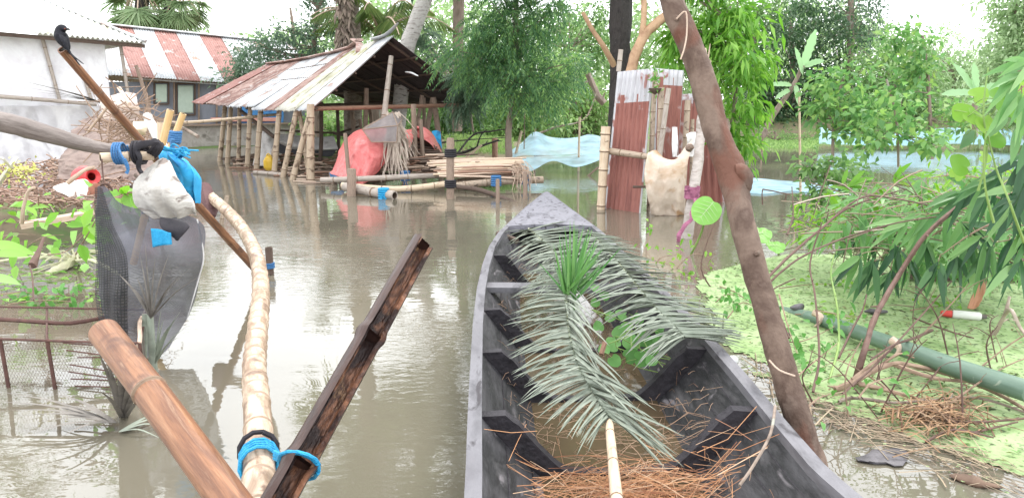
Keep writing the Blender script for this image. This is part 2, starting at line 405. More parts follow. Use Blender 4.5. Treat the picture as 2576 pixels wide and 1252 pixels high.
# ---------------------------------------------------------------- water
def make_water():
    b = MB(); b.v = [(-260,-6,0),(260,-6,0),(260,120,0),(-260,120,0)]; b.face([0,1,2,3])
    m = bpy.data.materials.new('muddy flood water'); m.use_nodes = True; nt = m.node_tree; L = nt.links.new
    bs = nt.nodes['Principled BSDF']; tc = _n(nt, 'ShaderNodeTexCoord')
    def nz(scale, st, det=3, dis=.3):
        mp = _n(nt, 'ShaderNodeMapping'); mp.inputs['Scale'].default_value = st; L(tc.outputs['Object'], mp.inputs[0])
        n = _n(nt, 'ShaderNodeTexNoise'); n.inputs['Scale'].default_value = scale; n.inputs['Detail'].default_value = det
        n.inputs['Distortion'].default_value = dis; L(mp.outputs[0], n.inputs['Vector']); return n.outputs['Fac']
    cr = _n(nt, 'ShaderNodeValToRGB'); e = cr.color_ramp.elements
    e[0].position = .3; e[0].color = (.132,.118,.088,1); e[1].position = .7; e[1].color = (.175,.157,.118,1)
    L(nz(.35, (1,1,1), 5, .8), cr.inputs[0]); L(cr.outputs[0], bs.inputs['Base Color'])
    bs.inputs['Roughness'].default_value = .012; bs.inputs['IOR'].default_value = 1.7
    bs.inputs['Specular IOR Level'].default_value = .62
    # ripples: long low swell, small ripples in patches
    patch = _n(nt, 'ShaderNodeMapRange'); patch.inputs[1].default_value = .42; patch.inputs[2].default_value = .68
    L(nz(.55, (1,.7,1), 2, .5), patch.inputs[0])
    mul = _n(nt, 'ShaderNodeMath', operation='MULTIPLY'); L(nz(13, (.7,1.5,1), 3, .6), mul.inputs[0]); L(patch.outputs[0], mul.inputs[1])
    b1 = _n(nt, 'ShaderNodeBump'); b1.inputs['Strength'].default_value = .30; b1.inputs['Distance'].default_value = .012; L(mul.outputs[0], b1.inputs['Height'])
    b2 = _n(nt, 'ShaderNodeBump'); b2.inputs['Strength'].default_value = .10; b2.inputs['Distance'].default_value = .03
    L(nz(2.2, (.6,1.5,1), 3, .6), b2.inputs['Height']); L(b1.outputs[0], b2.inputs['Normal']); L(b2.outputs[0], bs.inputs['Normal'])
    o = b.build('water', m, smooth=False); tag(o, kind='structure')
make_water()

# ---------------------------------------------------------------- ground: bed under the water, banks where the photo has land
MOUNDS = [  # x, y, rx, ry, height above water
    (-11.5, 15.5, 4.2, 5.5, .55), (-7.0, 9.6, 2.6, 2.4, .42), (-14.5, 28.5, 7.5, 4.2, .30), (-5.6, 20.4, 2.9, 2.4, .22),
    (-1.6, 24.0, 5.6, 3.4, .40), (3.2, 33.5, 9, 3.5, .35), (-22, 18, 10, 20, .8), (9.2, 7.6, 2.2, 1.8, .25)]
def ground_h(x, y):
    h = -.55
    for (a, b, c, d, e) in MOUNDS:
        q = ((x-a)/c)**2+((y-b)/d)**2
        h = max(h, (e+.6)*math.exp(-q*1.1)-.55 if q < 9 else -.55)
    far = y-31.5-1.5*sin(x*.23)+max(0, (abs(x-4)-20))*.5
    if far > 0: h = max(h, min(.9, -.55+far*.45))
    return h+.10*mnoise.noise(Vector((x*.8, y*.8, 0)))+.03*mnoise.noise(Vector((x*4, y*4, 3)))
def make_ground():
    xs = np.concatenate([np.linspace(-420,-40,12), np.linspace(-36,36,145), np.linspace(40,420,12)])
    ys = np.concatenate([np.linspace(-8,50,117), np.linspace(54,600,16)])
    b = MB(); k = len(ys)
    for x in xs:
        for y in ys: b.v.append((x, y, ground_h(x, y)))
    for i in range(len(xs)-1):
        for j in range(len(ys)-1): b.face([i*k+j, (i+1)*k+j, (i+1)*k+j+1, i*k+j+1])
    o = b.build('ground', pm('mud and grass ground', [(.10,.075,.05),(.17,.14,.085),(.10,.15,.05),(.12,.20,.05)], 1.4, .95, .6, detail=8, pos=[.3,.45,.55,.68])); tag(o, kind='structure')
make_ground()

# ---------------------------------------------------------------- sheets and cloth
def corr(b, p00, p10, p01, p11, waves, amp=.012, nv=6, sag=0.0, m=0, rag=0.0):
    """corrugated sheet. u across the corrugations p00->p10, v along them p00->p01"""
    p00, p10, p01, p11 = map(Vector, (p00, p10, p01, p11)); nrm = (p10-p00).cross(p01-p00).normalized()
    rj = [random.uniform(-rag, rag) for _ in range(waves*6+1)]
    def fn(u, v):
        p = p00.lerp(p10, u).lerp(p01.lerp(p11, u), v)
        if rag: p = p+(p01-p00).normalized()*rj[int(u*waves*6)]*(1 if v > .99 else 0)
        return p+nrm*(amp*cos(2*pi*u*waves))+Vector((0,0,-sag*sin(pi*v)))
    b.grid(fn, waves*6, nv, m, (p10-p00).length, (p01-p00).length)
def cloth(name, rows, mat, parent=None, nu=36, nv=26, wr=.03, wf=5.0, solid=.004, pleat=0, seed=0, hang=0.0, crease=1.0, vs=.45, uvs=(1, 1)):
    """cloth through rows of points (list of rows, each a list of points)"""
    def row(r, u):
        x = u*(len(r)-1); i = min(int(x), len(r)-2); a = smooth_at(r, i, x-i); return a
    def smooth_at(r, i, t):
        p0, p1, p2, p3 = r[max(i-1,0)], r[i], r[i+1], r[min(i+2,len(r)-1)]
        return .5*((2*p1)+(p2-p0)*t+(2*p0-5*p1+4*p2-p3)*t*t+(3*p1-p0-3*p2+p3)*t**3)
    b = MB(); off = Vector((seed*3.1, seed*1.7, 0))
    rows = [[Vector(p) for p in r] for r in rows]
    def fn(u, v):
        col = [row(r, u) for r in rows]; x = v*(len(col)-1); i = min(int(x), len(col)-2); p = smooth_at(col, i, x-i)
        pq = Vector((p.x, p.y, p.z*vs)); n = mnoise.noise(pq*wf+off); n2 = mnoise.noise(pq*wf*2.7+off); d = Vector((.3*n2, -1, .25*n))
        n3 = mnoise.noise(pq*wf*5.3+off); q = wr*(n+crease*(.35*(.5-abs(n2)*1.9)+.13*(.5-abs(n3)*1.9)))
        if pleat: q += wr*.9*sin(u*pleat*2*pi+2*n)*(.3+.7*v)
        return p+d*q
    b.grid(fn, nu, nv, 0, *uvs)
    return b.build(name, mat, parent, solid=solid)

# ================================================================ white-walled house at the left
def house_white():
    A = P(0, 85, 13.2); B = P(368, 108, 14.9); zE = (A.z+B.z)/2+.0
    e = Vector((B.x-A.x, B.y-A.y, 0)).normalized(); out = Vector((e.y, -e.x, 0))   # out = towards camera
    root = thing('village_house', 'house wrapped in white sheeting under a pale corrugated hip roof', 'house', (A.x, A.y, 0))
    C1 = Vector((B.x, B.y, B.z)); C0 = Vector((A.x, A.y, A.z))-e*5.0+Vector((0,0,.25))
    back = -out
    # roof: front slope (hip)
    R1 = C1+back*2.6-e*3.3+Vector((0,0,1.75)); R0 = C0+back*2.6+Vector((0,0,1.75))
    rf = MB(); n = 44
    def fn(u, v):
        eave = C0.lerp(C1, u); s = (C1-eave).length
        full = 2.6; lim = min(1.0, s/3.3)             # the hip cuts the slope
        top = eave+(back*full+Vector((0,0,1.75)))*lim - e*0
        p = eave.lerp(top, v); return p+Vector((0,0,.022*cos(2*pi*u*(C1-C0).length/.085)))
    rf.grid(fn, 560, 6, 0, 6, 2)
    H = C1+back*5.2
    def fn2(u, v):                                     # hip end slope
        eave = C1.lerp(H, u); s = min(u, 1-u)*2; top = eave+(-e*3.3+Vector((0,0,1.75)))*s
        return eave.lerp(top, v)+Vector((0,0,.02*cos(2*pi*u*60)))
    rf.grid(fn2, 240, 4, 0, 5, 2)
    roof = rf.build('roof', pm('tin cream', [(.66,.66,.60),(.74,.74,.70),(.52,.52,.44)], 1.3, .5, .05, spots=((.50,.50,.36), 2.5, .6)), root, solid=.006)
    cap = MB(); Rp = C1+(back*2.6-e*3.3+Vector((0,0,1.78))); cap.tube([C1+Vector((0,0,.03)), Rp], .05, 8, flat=.6)
    Rl = C0+back*2.6+Vector((0,0,1.78)); cap.tube([Rp, Rl], .06, 8, flat=.6)
    cap.build('ridge_cap', M_tin_pale, roof)
    fa = MB(); fa.beam(C0+Vector((0,0,-.06))+back*.10, C1+Vector((0,0,-.06))+back*.10, .04, .07); fa.build('eave_beam', M_wood_dark, root)
    # wall: white sheeting
    i = back*.42; W1 = C1-e*.62+i; W0 = C0+i
    zt = -.10; zl = 1.55
    W1b = W1+back*4.0
    def rowp(a, b, z, n=12, bul=0): return [Vector((a.x+(b.x-a.x)*k/n, a.y+(b.y-a.y)*k/n, z)) for k in range(n+1)]
    wl = cloth('wall', [rowp(W0, W1, zE+zt+.1), rowp(W0, W1, 2.2), rowp(W0, W1, 1.45)],
          pm('white sheeting', [(.66,.62,.65),(.80,.79,.80),(.56,.52,.55)], 1.5, .6, .6, dist=.05, detail=9), root, nu=200, nv=60, wr=.035, wf=2.0)
    cloth('side_wall', [rowp(W1, W1b, zE+.05), rowp(W1, W1b, 1.45)], MAT['white sheeting'], root, nu=30, nv=10, wr=.02, wf=2)
    # lower skirt: grey plastic
    M_pl = pm('grey plastic sheet', [(.33,.31,.32),(.52,.50,.51),(.20,.18,.19)], 1.1, .45, .6, dist=.06, detail=9, spots=((.62,.60,.60), 1.7, .56))
    fr = out*.12
    cloth('plastic_skirt', [rowp(W0+fr, W1+fr+e*.1, 1.58), rowp(W0+fr*2, W1+fr*2+e*.35, 1.0), rowp(W0+out*.7, W1+out*.7+e*.6, .35), rowp(W0+out*.9, W1+out*.9+e*.8, -.1)],
          M_pl, root, nu=220, nv=70, wr=.11, wf=1.6, pleat=9)
    mw = MB(); mw.box((-.5,-.5,-.5),(-.5,-.5,-.5))
    # mud base block behind the skirt
    bl = MB(); q = [W0+i, W1+i*.5, W1b, W0+back*4]
    bl.v = [(p.x, p.y, z) for z in (-.4, 1.5) for p in q]
    for k in range(4): bl.face([k, (k+1)%4, 4+(k+1)%4, 4+k])
    bl.face([4,5,6,7]); bl.build('base_wall', pm('mud plaster', [(.26,.21,.19),(.36,.30,.27),(.18,.14,.12)], 2.5, .95, .7), root)
    # battens on the wall
    for (x0, y0, x1, y1, dd) in ((105,92,152,258,-.10),(205,172,236,272,-.06),(302,108,326,262,.0)):
        def onwall(px, py):
            r = ray(px, py); N = out; d0 = W1.dot(N)+.05; t = (d0-Vector((0,0,CAMZ)).dot(N))/r.dot(N); return Vector((0,0,CAMZ))+r*t
        bamboo('wall_pole', [onwall(x0,y0), onwall(x1,y1)], .035, .03, M_bamboo_grey, root, node=.33, n=8)
    return W0, W1, out, e, onwall
HW = house_white()
onwall = HW[4]
o = bamboo('bamboo_pole', [onwall(-160,232)+HW[2]*.12, onwall(60,248)+HW[2]*.2, onwall(232,263)+HW[2]*.25], .04, .035, M_bamboo_grey, None, node=.5, n=8)
tag(o, 'pale bamboo pole lying level across the front of the white sheeted house', 'bamboo pole')

# ================================================================ striped tin house behind
def house_tin():
    A = Vector((-13.1, 25.0, 0)); e = Vector((.81,.59,0)).normalized(); back = Vector((-e.y, e.x, 0))
    def s_at(px, q=0):       # distance along the eave seen at px
        u = (px-1288)/FPX; a = A+back*q; return (u*a.y-a.x)/(e.x-u*e.y)
    root = thing('village_house', 'grey walled house with red and silver striped tin roof behind the bamboo rail', 'house', (A.x, A.y, 0))
    zE = lambda s: 2.47-.055*s
    edges = [250, 306, 356, 412, 464, 524, 582, 640, 700, 760, 820]; rf = 3.1
    for k in range(len(edges)-1):
        s0, s1 = s_at(edges[k]), s_at(edges[k+1])+.02
        b = MB(); lift = Vector((0,0,.012*(k%2)))
        p00 = A+e*s0+Vector((0,0,zE(s0)))-back*.0+lift; p10 = A+e*s1+Vector((0,0,zE(s1)))+lift
        up = back*rf+Vector((0,0,1.85))
        corr(b, p00, p10, p00+up, p10+up, max(5, int((s1-s0)/.085)), .014, 3)
        b.build('roof_sheet', M_tin_red if k in (2,4,6) else M_tin_pale, root, solid=.003)
    s0, s1 = s_at(250), s_at(820); b = MB()
    up = back*rf+Vector((0,0,1.9)); b.tube([A+e*s0+up+Vector((0,0,zE(s0))), A+e*s1+up+Vector((0,0,zE(s1)))], .09, 8, flat=.5)
    b.build('ridge_cap', M_tin_pale, root)
    b = MB(); dn = back*rf*2
    corr(b, A+e*s0+dn+Vector((0,0,zE(s0))), A+e*s1+dn+Vector((0,0,zE(s1))), A+e*s0+up+Vector((0,0,zE(s0))), A+e*s1+up+Vector((0,0,zE(s1))), 60, .014, 2)
    b.build('roof_sheet', M_tin_rust, root, solid=.003)
    wb = back*.55
    M_w = pm('grey blue painted wall', [(.17,.18,.21),(.24,.25,.29),(.11,.11,.13)], .9, .9, .2, (1,1,.4))
    b = MB()
    for (q0, q1, z0, z1) in ((.0, 5.0, .75, 2.5),):
        pa = A+wb+e*s0; pb = A+wb+e*s1
        for z in (z0, z1):
            for p in (pa, pb, pb+back*5, pa+back*5): b.v.append((p.x, p.y, z-(0 if z < 1 else .055*4)))
        for k in range(4): b.face([k, (k+1)%4, 4+(k+1)%4, 4+k])
        b.face([4,5,6,7])
    b.build('wall', M_w, root, smooth=False)
    b = MB(); pa = A+wb-back*.32+e*s0; pb = A+wb-back*.32+e*s1
    for z in (-.3, .78):
        for p in (pa, pb, pb+back*5.3, pa+back*5.3): b.v.append((p.x, p.y, z))
    for k in range(4): b.face([k, (k+1)%4, 4+(k+1)%4, 4+k])
    b.face([4,5,6,7]); b.build('plinth', pm('mud plinth', [(.30,.27,.24),(.42,.38,.35),(.20,.18,.16)], 2.2, .95, .8, spots=((.16,.14,.12), 3, .62)), root, smooth=False)
    b = MB(); b.beam(pa-back*.05+Vector((0,0,.80)), pb-back*.05+Vector((0,0,.80)), .22, .06); b.build('ledge', M_wood_mid, root)
    def wp(px, py, q=.02):
        n = -back; a = A+wb-back*q; r = ray(px, py); c = Vector((0,0,CAMZ)); t = (a-c).dot(n)/r.dot(n); return c+r*t
    M_cur = pm('green window cloth', [(.42,.50,.42),(.50,.58,.50)], 6, .8, .3)
    for (x0,y0,x1,y1,col) in ((392,212,420,258,M_cur),(448,215,486,285,M_cur)):
        b = MB(); b.beam(wp(x0-5,(y0+y1)/2), wp(x0-1,(y0+y1)/2), .05, .75)
        f = MB(); pad = 4
        for (a1,b1,c1,d1) in ((x0-pad,y0-pad,x1+pad,y0-pad),(x0-pad,y1+pad,x1+pad,y1+pad),(x0-pad,y0-pad,x0-pad,y1+pad),(x1+pad,y0-pad,x1+pad,y1+pad)):
            f.beam(wp(a1,b1,.04), wp(c1,d1,.04), .05, .05)
        w = f.build('window', M_wood_dark, root)
        rows = [[wp(x0+(x1-x0)*i/4, y0, .03) for i in range(5)], [wp(x0+(x1-x0)*i/4, (y0+y1)/2, .05) for i in range(5)], [wp(x0+(x1-x0)*i/4, y1, .03) for i in range(5)]]
        cloth('curtain', rows, col, w, 16, 10, .015, 5)
    for x in (368, 438, 500, 545): 
        b = MB(); b.beam(wp(x,204,.05), wp(x,322,.05), .09, .05); b.build('wall_post', M_wood_mid, root)
    b = MB(); b.tube([wp(312,196,.42), wp(600,216,.42), wp(760,226,.42)], .015, 5); b.build('conduit', M_tin_pale, root)
    # blue sheet tied over the right part of the wall
    rows = [[wp(x, 255, .10) for x in (600,630,660,690,712)], [wp(x, 290, .14) for x in (598,630,660,690,714)], [wp(x, 322, .12) for x in (596,630,660,690,712)]]
    o = cloth('plastic_sheet', rows, pm('blue plastic sheet', [(.04,.16,.42),(.07,.24,.52),(.03,.10,.28)], 3, .5, .3), None, 24, 14, .03, 3)
    tag(o, 'blue plastic sheet on the house wall seen between the shed posts', 'plastic sheet')
    o = cloth('cloth_strip', [[wp(x, 296, .2) for x in (530,600,660,700)], [wp(x, 306, .22) for x in (530,600,660,700)]], pm('pink cloth', [(.55,.25,.20),(.62,.33,.27)], 5, .8, .3), None, 20, 5, .02, 3)
    tag(o, 'faded pink cloth strip strung under the blue sheet on the wall', 'cloth')
house_tin()

# ================================================================ open shed
SN = P(789, 266, 16.3); SN = Vector((SN.x, SN.y, 1.60))
sg = Vector((.74,.68,0)).normalized(); sr = Vector((-.68,.74,0)).normalized()     # across the gable, along the ridge
SHW, SHL = 4.0, 6.4
def shed():
    root = thing('open_shed', 'open bamboo shed with rusty white and red tin gable roof standing in the water', 'shed', (SN.x, SN.y, 0))
    apex = lambda t: SN+sg*(SHW*.5)+sr*(SHL*t)+Vector((0,0, 1.50-.42*t-.10*sin(pi*t)))
    eaveL = lambda t: SN+sr*(SHL*t)+Vector((0,0,.0+.10*t-.06*sin(pi*t)))
    eaveR = lambda t: SN+sg*SHW*1.13+sr*(SHL*t)+Vector((0,0,.08+.05*t))
    segs = [(-.03,.07,M_tin_pale),(.07,.15,M_tin_moss),(.15,.235,M_tin_moss),(.235,.30,M_tin_rust),(.30,.42,M_tin_pale),(.42,.54,M_tin_pale),(.54,.66,M_tin_pale),(.66,.78,M_tin_rust),(.78,.90,M_tin_rust),(.90,1.02,M_tin_red)]
    for i, (a, c, m) in enumerate(segs):
        b = MB(); lift = Vector((0,0,.015*(i%2)+.01*random.random())); ov = random.uniform(.02,.12)
        dn = (eaveL(a)-apex(a)).normalized()*(.15+ov)
        corr(b, apex(a)+lift, apex(c+.01)+lift, eaveL(a)+dn+lift, eaveL(c+.01)+dn+lift, 8, .018, 8, sag=.03*random.random(), rag=.025)
        b.build('roof_sheet', m, root, solid=.003)
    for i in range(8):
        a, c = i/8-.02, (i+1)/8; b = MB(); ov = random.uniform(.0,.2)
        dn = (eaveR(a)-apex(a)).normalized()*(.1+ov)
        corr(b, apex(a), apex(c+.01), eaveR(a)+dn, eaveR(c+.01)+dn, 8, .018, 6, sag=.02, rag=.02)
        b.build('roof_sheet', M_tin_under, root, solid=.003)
    # ridge cap, bent up at the gable
    b = MB(); rp = [apex(t)+Vector((0,0,.05)) for t in (1.0,.8,.6,.4,.27)]+[apex(.2)+Vector((0,0,.16))]
    b.tube(rp, .11, 8, flat=.35); b.tube([apex(.25)+Vector((0,0,.22)), apex(.19)+Vector((-.05,0,.06)), apex(.1)+Vector((-.35,-.1,-.25))], .09, 8, flat=.3)
    b.build('ridge_cap', M_tin_rust, root)
    b = MB(); b.tube(smoothpath([apex(.08)+Vector((-.1,0,.05)), apex(.02)+Vector((0,0,.08)), apex(-.03)+Vector((.1,0,.28))], 4), [.10,.1,.1,.09,.09,.08,.07,.05,.02], 8, flat=.3)
    b.build('ridge_cap', M_tin_pale, root)
    # frame: rafters, purlins, tie beams
    for t in (0.02,.25,.5,.75,.97):
        b = MB(); b.tube([eaveL(t)+Vector((0,0,-.05)), apex(t)+Vector((0,0,-.06))], .035, 6); b.tube([eaveR(t)+Vector((0,0,-.05)), apex(t)+Vector((0,0,-.06))], .035, 6)
        b.build('rafter', M_wood_dark, root)
    for q in (.25,.5,.75):
        for f in (eaveL, eaveR):
            b = MB(); b.tube([apex(-.02).lerp(f(-.02), q)+Vector((0,0,-.09)), apex(1).lerp(f(1), q)+Vector((0,0,-.09))], .028, 6); b.build('purlin', M_wood_dark, root)
    b = MB(); b.tube([eaveL(.0)+Vector((0,0,-.10)), eaveR(.0)+Vector((0,0,-.12))], .05, 8); b.build('tie_beam', M_wood_red, root)
    b = MB(); b.tube([eaveL(.55)+Vector((0,0,-.10)), eaveR(.55)+Vector((0,0,-.12))], .05, 8); b.build('tie_beam', M_wood_dark, root)
    for f, g in ((eaveL,-.10),(eaveR,-.10)):
        b = MB(); b.tube([f(-.02)+Vector((0,0,g)), f(1)+Vector((0,0,g))], .04, 6); b.build('eave_beam', M_wood_dark, root)
    # posts: (bottom px,py, top px,py, radius px) along the water side; depth from the foot
    wl = [(553,406,568,248,8),(572,410,582,250,8),(600,412,603,256,7),(622,422,630,262,8),(645,427,657,262,9),
          (678,428,700,330,7),(690,437,703,268,9),(712,445,747,272,9),(736,452,785,268,10),(776,440,752,272,7),(781,455,781,262,13)]
    for (x0,y0,x1,y1,r) in wl:
        f = G(x0, y0, 0); t = P(x1, y1, f.y+.12); d = (f-t).normalized()
        bamboo('post', [t, f+d*.45], r*f.y/FPX*.72, r*f.y/FPX*.85, M_bamboo_post if x0 != 678 else M_bamboo_old, root, node=.42, n=8, hollow=False)
    ib = [(800,395,808,256,7,19),(848,370,848,260,6,21.5),(882,350,886,262,7,22),(905,345,922,222,8,18.6),(938,350,930,262,7,22),
          (1045,340,1088,250,8,19.2),(1062,345,1066,246,6,19.5),(1112,400,1090,245,9,18.8),(1018,360,1062,240,7,19),(920,350,905,300,5,20),(866,398,892,300,6,20)]
    for (x0,y0,x1,y1,r,d) in ib:
        a = P(x0,y0,d); t = P(x1,y1,d); a.z = -.3
        b = MB(); b.tube(smoothpath([a, a.lerp(t,.5)+Vector((.03,0,0)), t], 3), r*d/FPX*.75, 7, wob=.2); b.build('post', M_wood_mid if x0 > 860 else M_wood_dark, root)
    d = 16.9; a = P(966, 300, d); t = P(984, 142, 17.4); a2 = P(962, 400, d-.1)
    bamboo('king_post', [t, a, a2], .055, .075, M_bamboo_grey, root, node=.55, n=10, hollow=False)
    # diagonal brace between two posts, tool hanging under the roof
    b = MB(); b.tube([P(606,280,19.5), P(690,345,18.6)], .05, 6); b.build('brace', M_wood_dark, root)
    b = MB(); b.tube([P(738,302,18), P(760,302,18)], .02, 5); b.build('brace', M_wood_mid, root)
shed()
o = MB(); o.tube(smoothpath([P(1022,182,17.6), P(1036,184,17.5), P(1052,192,17.4)],3), [.05,.07,.07,.06,.05,.04,.02], 7, flat=.35)
tag(o.build('metal_scoop', M_tin_pale), 'thin pale metal scoop hung under the dark shed roof', 'scoop')
bpx = MB(); bpx.tube([P(840,335,21), P(890,345,20.6), P(925,362,20.5)], .045, 6); bpx.tube([P(700,328,21.5), P(850,335,21), P(905,318,21)], .03, 5)
tag(bpx.build('fence_rail', M_wood_dark), 'crooked dark wooden rail running behind the shed posts', 'rail')

# things inside and under the shed
def sack(name, label, rows, mat, cat='sack', **kw):
    o = cloth(name, rows, mat, None, **kw); return tag(o, label, cat)
def ring_rows(c, prof, n=14, rx=1, ry=.8):
    return [[Vector((c.x+cos(2*pi*i/n)*r*rx, c.y+sin(2*pi*i/n)*r*ry, c.z+z)) for i in range(n+1)] for r, z in prof]
c = P(672, 395, 19.0); c.z = .05
sack('white_sack', 'white sack standing upright among the shed posts', ring_rows(c, [(.02,.86),(.12,.80),(.20,.5),(.30,.2),(.36,0)]), M_white_cloth, nu=28, nv=16, wr=.03, wf=4, pleat=6)
c = P(677, 425, 17.9); c.z = .02
b = MB(); b.grid(lambda u, v: c+Vector((cos(2*pi*u), sin(2*pi*u)*.6, 0))*(.13*(1 if .1 < v < .7 else (.75 if v < .9 else .3)))*(1 if v > 0 else .8)+Vector((0,0,.36*v)), 16, 12)
jr = thing('jerrycan', 'yellow plastic jerrycan at the foot of a shed post', 'jerrycan', c); b.build('body', pm('yellow plastic', [(.65,.40,.04),(.72,.48,.06)], 5, .4, .05), jr)
b = MB(); b.tube(smoothpath([c+Vector((-.05,0,.33)), c+Vector((0,0,.40)), c+Vector((.08,0,.32))], 3), .015, 6); b.build('handle', MAT['yellow plastic'], jr)
c = P(765, 372, 20.4); c.z = .45
hr = [[P(x, y, 20.4) for x, y in ((694,338),(740,340),(790,345),(840,342))], [P(x, y, 19.9) for x, y in ((690,352),(740,362),(790,372),(850,372))], [P(x, y, 20.0) for x, y in ((700,360),(740,376),(800,380),(848,376))]]
sack('white_sheet', 'white sheet spread over firewood inside the shed', hr, M_white_cloth, 'sheet', nu=40, nv=14, wr=.06, wf=3)
sack('dark_tarp', 'dark grey cover hanging below the white sheet in the shed', [[p+Vector((0,.03,.0)) for p in hr[2]], [P(x, y, 19.9) for x, y in ((702,385),(745,396),(800,398),(836,392))]], pm('dark grey cover', [(.05,.05,.06),(.10,.10,.11)], 3, .7, .3), 'cover', nu=24, nv=10, wr=.05, wf=3)

def stick(name, a, c, r, mat, label, cat, group, n=5, flat=.6, bend=.0):
    mid = Vector(a).lerp(Vector(c), .5)+Vector((0,0,bend)); b = MB()
    b.tube([a, mid, c], [r, r*1.05, r*.9], n, flat=flat, wob=.3); return tag(b.build(name, mat), label, cat, group)
GW = 'firewood logs stacked on the shed floor'
for i in range(150):      # dark firewood under the shed
    t = random.uniform(.0,.95); q = random.uniform(.04,.62)**1.0; base = SN+sr*(SHL*t)+sg*(SHW*q)
    L = random.uniform(.35,.8); z = random.uniform(.02,.42)*(.35+q); a = Vector((base.x, base.y, z))
    dirn = (sg*random.uniform(.6,1)+sr*random.uniform(-.5,.5)).normalized()
    stick('firewood_log', a-dirn*L/2, a+dirn*L/2+Vector((0,0,random.uniform(-.04,.04))), random.uniform(.02,.055), random.choice([M_wood_red,M_wood_mid,M_wood_dark,M_wood_pale]),
          'brown split log lying among the firewood on the shed floor', 'firewood', GW, bend=random.uniform(-.02,.03))
for i in range(70):      # debris floating along the shed edge
    x = random.uniform(590, 800); y = 392+(x-553)*.21+random.uniform(-10,20); g = G(x, y, .02); L = random.uniform(.2,.6); an = random.uniform(-.5,.9)
    dv = Vector((cos(an), sin(an)*.5, 0))*L/2
    stick('driftwood_stick', g-dv, g+dv, random.uniform(.012,.03), random.choice([M_wood_mid,M_wood_red,M_wood_pale]),
          'thin stick floating on the water at the foot of the shed posts', 'stick', 'sticks floating beside the shed')
g = G(735, 449, .03)-Vector((.3,0,0))
o = bamboo('driftwood_log', [G(640,434,.03), G(720,440,.04)], .05, .05, M_bamboo_grey, None, node=.4, n=8); tag(o, 'grey log floating at the foot of the nearest shed posts', 'log')

# red tarpaulin over a wood heap
tf = [[P(x, y, d) for x, y, d in ((868,352,17.4),(905,338,17.4),(960,330,17.4),(1030,332,17.4),(1075,345,17.4))],
      [P(x, y, d) for x, y, d in ((862,362,16.2),(895,330,16.2),(950,322,16.2),(1000,330,16.2),(1048,322,16.2))],
      [P(x, y, d) for x, y, d in ((850,392,15.4),(885,365,15.1),(930,350,15.0),(985,372,15.1),(1030,372,15.6))],
      [P(x, y, d) for x, y, d in ((836,424,15.2),(868,418,14.8),(905,420,14.6),(945,425,14.7),(985,398,15.2))],
      [P(x, y, d) for x, y, d in ((829,434,15.1),(852,446,14.7),(893,464,14.5),(928,455,14.5),(972,408,15.2))]]
M_red = pm('red tarpaulin', [(.52,.09,.09),(.66,.19,.18),(.40,.05,.05)], 2.6, .4, .8, dist=.05, detail=9)
tp_ = tag(thing('tarpaulin', 'faded red tarpaulin with a blue hem draped over the firewood heap', 'tarpaulin', tf[4][2]))
cloth('sheet', tf, M_red, tp_, 120, 100, .07, 2.2, seed=2, pleat=3.5, crease=.8, vs=.5)
hem = [[p+Vector((0,-.02,0)) for p in (tf[4][0], tf[4][0].lerp(tf[4][1],.5), tf[4][1], tf[4][1].lerp(tf[4][2],.3))], [p+Vector((.03,-.03,-.10)) for p in (tf[4][0], tf[4][0].lerp(tf[4][1],.5), tf[4][1], tf[4][1].lerp(tf[4][2],.3))]]
cloth('hem', hem, M_blue_rope, tp_, 16, 4, .02, 4)
tf2 = [[P(x, y, d) for x, y, d in ((1035,345,17.8),(1060,330,17.8),(1090,340,17.8),(1110,380,17.9))],
       [P(x, y, d) for x, y, d in ((1028,332,16.9),(1050,318,16.8),(1085,336,16.8),(1112,392,17))],
       [P(x, y, d) for x, y, d in ((1010,372,16.5),(1038,346,16.4),(1078,358,16.2),(1108,398,16.5))]]
cloth('sheet', tf2, M_red, tp_, 60, 50, .055, 3.0, seed=5, crease=1.3, vs=.7)
o = cloth('blue_cloth', [[P(x, y, 17.9) for x, y in ((1086,330),(1098,328),(1108,332))], [P(x, y, 17.8) for x, y in ((1090,352),(1103,360),(1112,375))]], M_blue_net, None, 10, 10, .02, 5)
tag(o, 'small bright blue cloth behind the red tarpaulin by the dark corner post', 'cloth')
# firewood planks of the heap seen under the tarpaulin
for i in range(90):
    y = random.uniform(352, 432); x0 = 1012+random.uniform(-8,14)+(y-350)*.2; x1 = min(1112, 1065+(y-345)*1.1)+random.uniform(-12,6)
    d = 16.6-(y-350)*.008; stick('firewood_plank', P(x0, y+random.uniform(-2,3), d), P(x1, y+random.uniform(-3,3), d+random.uniform(-.1,.2)), random.uniform(.025,.05), random.choice([M_wood_red,M_wood_red,M_wood_mid,M_wood_dark]),
        'curved brown wood slab stacked under the raised red tarpaulin', 'firewood', 'wood slabs stacked under the tarpaulin', bend=.03)
for i in range(90):
    x = random.uniform(950,1180); y = 430+random.uniform(-26,28)-(x-950)*.10; g = P(x, y, 15.2); L = random.uniform(.3,.9); dv = Vector((L/2,random.uniform(-.15,.15),random.uniform(-.03,.06)))
    stick('firewood_plank', g-dv, g+dv, random.uniform(.02,.045), random.choice([M_wood_red,M_wood_mid,M_wood_dark,M_wood_pale]), 'rough brown slab of firewood lying on the raft beside the tarpaulin', 'firewood', 'wood slabs lying on the raft')
